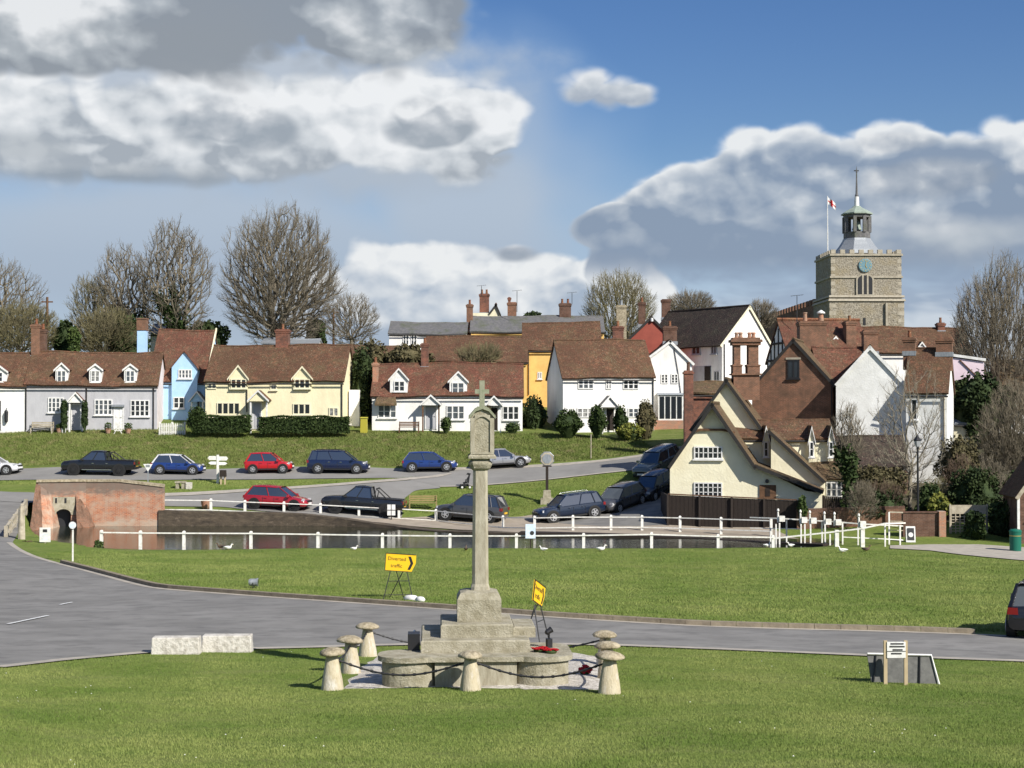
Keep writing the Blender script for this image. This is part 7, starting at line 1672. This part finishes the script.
B('clipped_bush','upright bush right of the detached white house porch',614,627,408,434,121.5,'hedge',n=2200,size=.11,depth=.6,group=gH)
B('flowering_bush','yellow green flowering bush low in front of the detached white house',617,643,424,438,120.5,'yellowbush',n=1800,size=.12,depth=.8)
B('shrub','brown climbing shrub at the corner of the detached white house',636,656,402,436,121.2,'heather',n=2200,size=.11,depth=.7)
B('hedge','left clipped hedge in front of the cream cottage',194,249,416.5,431.5,122.6,'hedge',cat='hedge',n=5000,size=.09,depth=.45,box=True)
B('hedge','rounded tall hedge end beside the blue cottage porch',188,207,407.5,431.5,122.7,'hedge',cat='hedge',n=2600,size=.09,depth=.6)
B('hedge','right clipped hedge in front of the cream cottage',262,347,417,431.5,122.6,'hedge',cat='hedge',n=7500,size=.09,depth=.45,box=True)
B('climbing_shrub','leafy climber left of the grey cottage porch',61,67.5,399,429,123.9,'ivy',n=1100,size=.10,depth=.35)
B('climbing_shrub','leafy climber right of the grey cottage porch',81.5,88,400,428,123.9,'ivy',n=1000,size=.10,depth=.35)
B('shrub','round green shrub beside the first white cottage porch',441,451,417,430,123.6,'bush',n=900,size=.09)
B('shrub','dark shrub beside the second white cottage porch',483,491,404,418,124.2,'heather',n=700,size=.09,depth=.4)
B('shrub','low shrub under the right window of the white cottage',505,520,422,431,123.8,'bush',n=700,size=.08,depth=.4)
for x0,x1,yt,yb,Y,m,lab in ((946,1010,372,446,113,'evergreen','large dark evergreen below the pink house'),(915,945,486,530,90,'ivy','dark ivy mound above the dark brick wall'),(926,950,494,516,89.3,'yellowbush','yellow green bush in the middle of the right hand garden'),(948,1000,470,520,91,'evergreen','dark evergreen shrub behind the trellis'),(990,1022,498,548,86.5,'ivy','black green hedge between the trellis and the shed'),(938,980,440,490,97,'heather','brown dry shrub mass right of the white house'),
   (845,905,465,500,92.5,'heather','brown hedge under the low tiled roof'),(852,905,492,522,90.8,'evergreen','dark hedge behind the old garden wall'),(985,1030,430,470,106,'heather','brownish shrub on the slope at the right edge'),(960,985,532,548,85.8,'bush','small green plant at the foot of the trellis'),(1000,1040,470,500,94,'evergreen','dark shrub behind the shed roof'),(798,806,498,520,90,'bush','ivy pillar at the end of the dark board fence'),(966,984,512,538,85.3,'ivy','dark creeper covering part of the trellis')):
    B('garden_bush',lab,x0,x1,yt,yb,Y,m,n=int(1200+(x1-x0)*(yb-yt)*1.6),size=.11 if Y<100 else .17,depth=1.2 if Y<90 else None,group='bushes in the right hand garden')
B('reed_clump','small dark green plant at the left end of the near pond edge',94,104,540,549,79.9,'bush',n=500,size=.07,depth=.3)
B('reed_clump','low weeds at the foot of the bridge gate post',22,34,541,552,79,'heather',n=700,size=.08,depth=.5)
for t_,p_,s_ in POTS:
    rng=np.random.default_rng(int(p_.x*10)%999); leaves('plant',blobpts(rng,300,(p_.x,p_.y,p_.z+.35+.35*s_),(.3*s_+.1,.3*s_+.1,.45*s_)),.07,M['bush'],t_,rng)
# distant wooded skyline so the horizon is closed from other places
rng=np.random.default_rng(77); n=90000; a=rng.uniform(-PI,PI,n); r=rng.uniform(330,420,n); h=rng.uniform(0,1,n)**.7*(7+4*np.sin(a*9)+2*np.sin(a*23))
pos=np.stack([r*np.sin(a),80+r*np.cos(a),ZC+1+h],1); leaves('distant_woodland',pos,.95,M['twigolive'],None,rng,kind='stuff',label='far off bare woodland on the horizon')
# ================================================================ sky, sun, camera
SUN_EL=R(37); sd=Vector((.70,-.71,0)).normalized()
saz=math.atan2(sd.x,sd.y)   # compass angle from +Y toward +X
sc_=bpy.context.scene
w=bpy.data.worlds.new('World'); sc_.world=w; w.use_nodes=True; nt=w.node_tree; N=nt.nodes; Lk=nt.links; N.clear()
out=N.new('ShaderNodeOutputWorld'); bgS=N.new('ShaderNodeBackground'); bgC=N.new('ShaderNodeBackground'); mixS=N.new('ShaderNodeMixShader')
sky=N.new('ShaderNodeTexSky'); sky.sky_type='NISHITA'; sky.sun_disc=False; sky.sun_elevation=SUN_EL; sky.sun_rotation=saz; sky.air_density=1.0; sky.dust_density=.6; sky.ozone_density=2.0
hsv=N.new('ShaderNodeHueSaturation'); hsv.inputs['Saturation'].default_value=1.32; hsv.inputs['Value'].default_value=1.0; hsv.inputs['Hue'].default_value=.514
Lk.new(sky.outputs[0],hsv.inputs['Color']); Lk.new(hsv.outputs[0],bgS.inputs['Color']); bgS.inputs['Strength'].default_value=.075
def val(x):
    return x
def op(o,*a,clamp=False):
    n=N.new('ShaderNodeMath'); n.operation=o; n.use_clamp=clamp
    for i,x in enumerate(a):
        if isinstance(x,(int,float)): n.inputs[i].default_value=x
        else: Lk.new(x,n.inputs[i])
    return n.outputs[0]
def sstep(x,a,b,lo=0.,hi=1.):
    n=N.new('ShaderNodeMapRange'); n.interpolation_type='SMOOTHSTEP'; n.inputs['From Min'].default_value=a; n.inputs['From Max'].default_value=b; n.inputs['To Min'].default_value=lo; n.inputs['To Max'].default_value=hi
    Lk.new(x,n.inputs['Value']); return n.outputs[0]
tc=N.new('ShaderNodeTexCoord'); sx=N.new('ShaderNodeSeparateXYZ'); Lk.new(tc.outputs['Generated'],sx.inputs[0])
az=op('ARCTAN2',sx.outputs['X'],sx.outputs['Y']); el=op('ARCSINE',sx.outputs['Z'])
A=op('MULTIPLY',az,10.0); E=op('MULTIPLY',el,10.0)      # units of 0.1 rad (about 154 px of the photograph)
cmb=N.new('ShaderNodeCombineXYZ'); Lk.new(A,cmb.inputs['X']); Lk.new(E,cmb.inputs['Y'])
def fbm(scale,det,rough,off=(0,0,0),sy=1.35,dist=0.):
    mp=N.new('ShaderNodeMapping'); mp.inputs['Location'].default_value=off; mp.inputs['Scale'].default_value=(scale,scale*sy,1); Lk.new(cmb.outputs[0],mp.inputs['Vector'])
    nn=N.new('ShaderNodeTexNoise'); nn.noise_dimensions='2D'; nn.inputs['Scale'].default_value=1; nn.inputs['Detail'].default_value=det; nn.inputs['Roughness'].default_value=rough; nn.inputs['Distortion'].default_value=dist
    Lk.new(mp.outputs[0],nn.inputs['Vector']); return nn.outputs['Fac']
def ax(px): return math.atan((px-512)/FPX)*10
def ey(py): return math.atan((410-py)/FPX)*10
def blob(px,py,rx,ry):
    "1 in the middle falling to 0 at the rim of an ellipse of sky"
    v=N.new('ShaderNodeVectorMath'); v.operation='MULTIPLY_ADD'; kx,ky=153.6/rx,153.6/ry
    v.inputs[1].default_value=(kx,ky,0); v.inputs[2].default_value=(-ax(px)*kx,-ey(py)*ky,0); Lk.new(cmb.outputs[0],v.inputs[0])
    l=N.new('ShaderNodeVectorMath'); l.operation='LENGTH'; Lk.new(v.outputs[0],l.inputs[0]); return op('SUBTRACT',1.0,l.outputs['Value'])
def mx(a,*bs):
    for b in bs: a=op('MAXIMUM',a,b)
    return a
n_big=fbm(.9,3,.5,(3,1,0)); n_mid=fbm(2.4,4,.5,(7,2,0)); n_mid1=fbm(2.4,2,.5,(7-.16,2-.30,0)); n_soft=fbm(.8,2,.5,(1,9,0)); n_wisp=fbm(1.6,3,.68,(11,3,0),sy=2.2,dist=.3)
def bil(scale,off,det=1,sy=1.5):
    nz=N.new('ShaderNodeTexNoise'); nz.noise_dimensions='2D'; mp=N.new('ShaderNodeMapping'); mp.inputs['Location'].default_value=off; mp.inputs['Scale'].default_value=(scale,scale*sy,1); Lk.new(cmb.outputs[0],mp.inputs['Vector'])
    nz.inputs['Scale'].default_value=1.3; nz.inputs['Detail'].default_value=2; Lk.new(mp.outputs[0],nz.inputs['Vector'])
    va=N.new('ShaderNodeVectorMath'); va.operation='MULTIPLY_ADD'; va.inputs[1].default_value=(.42,.42,0); Lk.new(nz.outputs['Color'],va.inputs[0]); Lk.new(mp.outputs[0],va.inputs[2])
    v=N.new('ShaderNodeTexVoronoi'); v.voronoi_dimensions='2D'; v.feature='F1'; v.inputs['Scale'].default_value=1; v.inputs['Detail'].default_value=det; v.inputs['Roughness'].default_value=.5; v.inputs['Lacunarity'].default_value=2.2
    Lk.new(va.outputs[0],v.inputs['Vector']); return op('SUBTRACT',1.0,op('MULTIPLY',v.outputs['Distance'],v.outputs['Distance']))
b0=bil(2.3,(2,4,0)); b1=bil(2.3,(2-.09,4-.17,0))
relief=op('ADD',op('MULTIPLY',op('SUBTRACT',b0,b1),.62),op('MULTIPLY',op('SUBTRACT',n_mid,n_mid1),1.4))
puff=op('ADD',op('MULTIPLY',op('SUBTRACT',n_big,.5),2.4),op('ADD',op('MULTIPLY',op('SUBTRACT',b0,.75),.75),op('MULTIPLY',op('SUBTRACT',n_mid,.5),.9)))
def col(r,g,b): return (r,g,b,1)
def ramp3(fac,c0,c1,c2,m=.5):
    r=N.new('ShaderNodeValToRGB'); e=r.color_ramp.elements; e[0].position=0; e[0].color=col(*c0); e[1].position=1; e[1].color=col(*c2); q=e.new(m); q.color=col(*c1); Lk.new(fac,r.inputs[0]); return r.outputs[0]
cc=None; ca=None
def layer(dens,lo,hi,colr,amax=1.0):
    "composite one cloud layer over the earlier ones"
    global cc,ca
    a=sstep(dens,lo,hi,0,amax)
    if cc is None: cc=colr; ca=a; return
    m=N.new('ShaderNodeMix'); m.data_type='RGBA'; Lk.new(a,m.inputs['Factor'])
    if hasattr(cc,'links') : Lk.new(cc,m.inputs['A'])
    else: m.inputs['A'].default_value=cc
    Lk.new(colr,m.inputs['B']); cc=m.outputs['Result']
    ca=op('SUBTRACT',1.0,op('MULTIPLY',op('SUBTRACT',1.0,ca),op('SUBTRACT',1.0,a)))
W_=(.80,.82,.84); LG=(.52,.57,.62); MG=(.30,.345,.40); DG=(.20,.24,.30); BG=(.235,.31,.42)
def vert(py_bot,py_top):  # 0 at bottom, 1 at top
    return sstep(E,ey(py_bot),ey(py_top))
def shade(v,k=1.0): return op('ADD',v,op('MULTIPLY',relief,k),clamp=True)
# pale air toward the horizon
layer(sstep(E,ey(110),ey(340)),0,1,ramp3(vert(400,150),(.50,.60,.72),(.42,.55,.72),(.30,.46,.70)),.85)
# veil of rain haze low on the left, thin haze right
veil=mx(blob(140,260,560,150),blob(470,200,190,170))
layer(op('ADD',veil,op('MULTIPLY',op('SUBTRACT',n_soft,.5),.8)),-.05,.75,ramp3(vert(330,190),(.38,.46,.57),(.41,.485,.59),(.47,.54,.63)),.90)
veil=blob(900,335,420,90)
layer(op('ADD',veil,op('MULTIPLY',op('SUBTRACT',n_wisp,.5),.9)),.0,.6,ramp3(op('ADD',vert(345,265),op('MULTIPLY',op('SUBTRACT',n_wisp,.5),1.5),clamp=True),(.60,.66,.73),(.34,.42,.54),(.29,.37,.50)),.9)
# grey mass behind the white band
d=op('ADD',mx(blob(120,100,430,110),blob(380,150,150,60)),op('MULTIPLY',op('ADD',op('SUBTRACT',n_soft,.5),op('SUBTRACT',n_mid,.5)),.5))
layer(d,.0,.45,ramp3(vert(210,60),(.42,.49,.58),(.48,.53,.60),(.52,.57,.63)),.93)
# white band on the left
d=op('ADD',mx(blob(40,140,210,74),blob(230,130,200,70),blob(395,118,130,56),blob(470,130,70,60)),op('MULTIPLY',puff,.30))
sh=op('ADD',op('MULTIPLY',vert(200,80),1.0),op('ADD',op('MULTIPLY',op('SUBTRACT',n_big,.5),1.6),op('MULTIPLY',op('SUBTRACT',n_mid,.5),.7)))
layer(op('MINIMUM',d,op('MULTIPLY',sstep(E,ey(212),ey(160)),.3)),.0,.26,ramp3(op('ADD',sh,relief,clamp=True),(.38,.425,.48),(.62,.66,.70),(.86,.88,.90),.42),.97)
# darker humps in front of it
d=op('ADD',mx(blob(232,128,85,36),blob(435,122,52,28)),op('MULTIPLY',puff,.40))
layer(d,.05,.30,ramp3(op('ADD',op('ADD',op('MULTIPLY',vert(150,98),.8),op('MULTIPLY',op('SUBTRACT',n_mid,.5),.9)),relief,clamp=True),(.32,.37,.43),(.48,.52,.57),(.82,.84,.86),.5),.88)
d=op('ADD',mx(blob(120,182,190,17),blob(20,158,90,20)),op('MULTIPLY',puff,.35))
layer(d,.0,.7,ramp3(op('ADD',vert(200,165),op('MULTIPLY',relief,.5),clamp=True),(.27,.32,.38),(.30,.35,.41),(.5,.54,.58)),.85)
# grey cloud across the top left
d=op('ADD',mx(blob(140,2,330,96),blob(350,6,125,72),blob(20,50,190,50)),op('MULTIPLY',puff,.26))
g=op('ADD',mx(op('MULTIPLY',blob(48,20,110,66),1.5),op('MULTIPLY',blob(380,20,70,50),.6)),op('ADD',op('MULTIPLY',op('SUBTRACT',n_mid,.5),.9),op('MULTIPLY',op('SUBTRACT',n_big,.5),.9)))
layer(d,.0,.24,ramp3(op('ADD',op('MULTIPLY',g,.9),op('MULTIPLY',relief,.8),clamp=True),(.28,.315,.36),(.43,.47,.51),(.80,.82,.84),.45),.97)
# small puffs
d=op('ADD',mx(blob(596,91,56,26),blob(630,95,36,16),blob(594,80,34,20)),op('MULTIPLY',puff,.40)); layer(d,.10,.50,ramp3(op('ADD',op('ADD',vert(106,74),op('MULTIPLY',op('SUBTRACT',n_mid,.5),.8)),relief,clamp=True),(.40,.45,.52),(.58,.62,.66),(.80,.82,.84)),.95)
d=op('ADD',blob(490,74,30,16),op('MULTIPLY',puff,.7)); layer(d,.2,.9,ramp3(vert(90,70),(.42,.48,.58),(.5,.56,.64),(.6,.65,.7)),.5)
# white cumulus low in the middle
d=op('ADD',mx(blob(395,300,112,70),blob(470,302,110,68),blob(560,308,90,62),blob(615,300,60,52)),op('MULTIPLY',puff,.26))
sh=op('ADD',op('MULTIPLY',vert(345,245),1.0),op('ADD',op('MULTIPLY',op('SUBTRACT',n_big,.5),1.3),op('MULTIPLY',op('SUBTRACT',n_mid,.5),.8)))
layer(op('MINIMUM',d,op('MULTIPLY',sstep(E,ey(375),ey(335)),.2)),.02,.16,ramp3(op('ADD',sh,relief,clamp=True),(.38,.46,.57),(.60,.65,.71),(.84,.86,.87),.45),.97)
d=op('ADD',blob(512,252,36,13),op('MULTIPLY',puff,.5)); layer(d,.05,.5,ramp3(op('ADD',vert(262,240),relief,clamp=True),(.32,.37,.44),(.42,.46,.52),(.7,.72,.75)),.9)
# big cumulus on the right
d=op('ADD',mx(blob(700,262,125,105),blob(790,230,130,112),blob(890,230,130,110),blob(1000,230,160,102),blob(625,228,60,30),blob(1150,240,160,100)),op('MULTIPLY',puff,.17))
rim=op('SUBTRACT',1.0,sstep(d,.02,.30))
bb_=op('ADD',op('MULTIPLY',rim,1.0),op('MULTIPLY',vert(250,130),.35))
bb_=op('ADD',bb_,op('ADD',op('MULTIPLY',op('SUBTRACT',n_big,.5),1.3),op('MULTIPLY',op('SUBTRACT',n_mid,.5),.5)))
bb_=op('MULTIPLY',bb_,sstep(E,ey(275),ey(190)))
layer(op('MINIMUM',d,op('MULTIPLY',sstep(E,ey(305),ey(245)),.13)),.01,.12,ramp3(op('ADD',bb_,op('MULTIPLY',relief,sstep(E,ey(270),ey(190),.25,1.0)),clamp=True),(.255,.325,.435),(.42,.48,.56),(.84,.86,.87),.40),.97)
d=op('ADD',mx(blob(960,185,120,26),blob(890,150,60,14)),op('MULTIPLY',puff,.40))
layer(d,.05,.5,ramp3(op('ADD',op('MULTIPLY',vert(215,160),.7),op('MULTIPLY',relief,1.2),clamp=True),(.28,.34,.43),(.42,.47,.54),(.76,.78,.80),.5),.85)
d=op('ADD',mx(blob(950,245,140,34)),op('MULTIPLY',puff,.35))
layer(d,.0,.7,ramp3(op('ADD',op('MULTIPLY',vert(275,225),.8),op('MULTIPLY',relief,.5),clamp=True),(.32,.38,.47),(.50,.55,.60),(.66,.69,.72)),.75)
# broken cumulus in the rest of the sky
away=sstep(op('ABSOLUTE',A),4.0,5.5); hi_=sstep(E,2.9,4.0); rest=op('MAXIMUM',away,hi_)
d=op('MULTIPLY',sstep(fbm(.35,4,.6,(20,5,0)),.50,.66),rest); d=op('MULTIPLY',d,sstep(E,0,.4))
layer(d,.1,.9,ramp3(n_big,MG,LG,W_),.9)
Lk.new(cc,bgC.inputs['Color']); bgC.inputs['Strength'].default_value=.76
Lk.new(ca,mixS.inputs['Fac']); Lk.new(bgS.outputs[0],mixS.inputs[1]); Lk.new(bgC.outputs[0],mixS.inputs[2]); Lk.new(mixS.outputs[0],out.inputs['Surface'])
w.cycles.sampling_method='MANUAL'; w.cycles.sample_map_resolution=512
sl_=bpy.data.lights.new('sun','SUN'); sl_.energy=5.0; sl_.angle=R(.53); sl_.color=(1,.95,.87); so=bpy.data.objects.new('sun',sl_); C.objects.link(so)
dirv=Vector((sd.x*math.cos(SUN_EL),sd.y*math.cos(SUN_EL),math.sin(SUN_EL))); so.rotation_euler=dirv.to_track_quat('Z','Y').to_euler(); so.location=dirv*150
cam=bpy.data.cameras.new('camera'); cam.lens=54; cam.sensor_width=36; cam.clip_end=6000; cam.clip_start=.2
co=bpy.data.objects.new('camera',cam); C.objects.link(co); co.location=(0,0,ZC); co.rotation_euler=(R(90)+PIT,0,0); sc_.camera=co
sc_.view_settings.view_transform='Standard'; sc_.view_settings.look='None'; sc_.view_settings.gamma=1; sc_.view_settings.exposure=0.40
sc_.render.resolution_x=1024; sc_.render.resolution_y=768
sc_.cycles.max_bounces=6
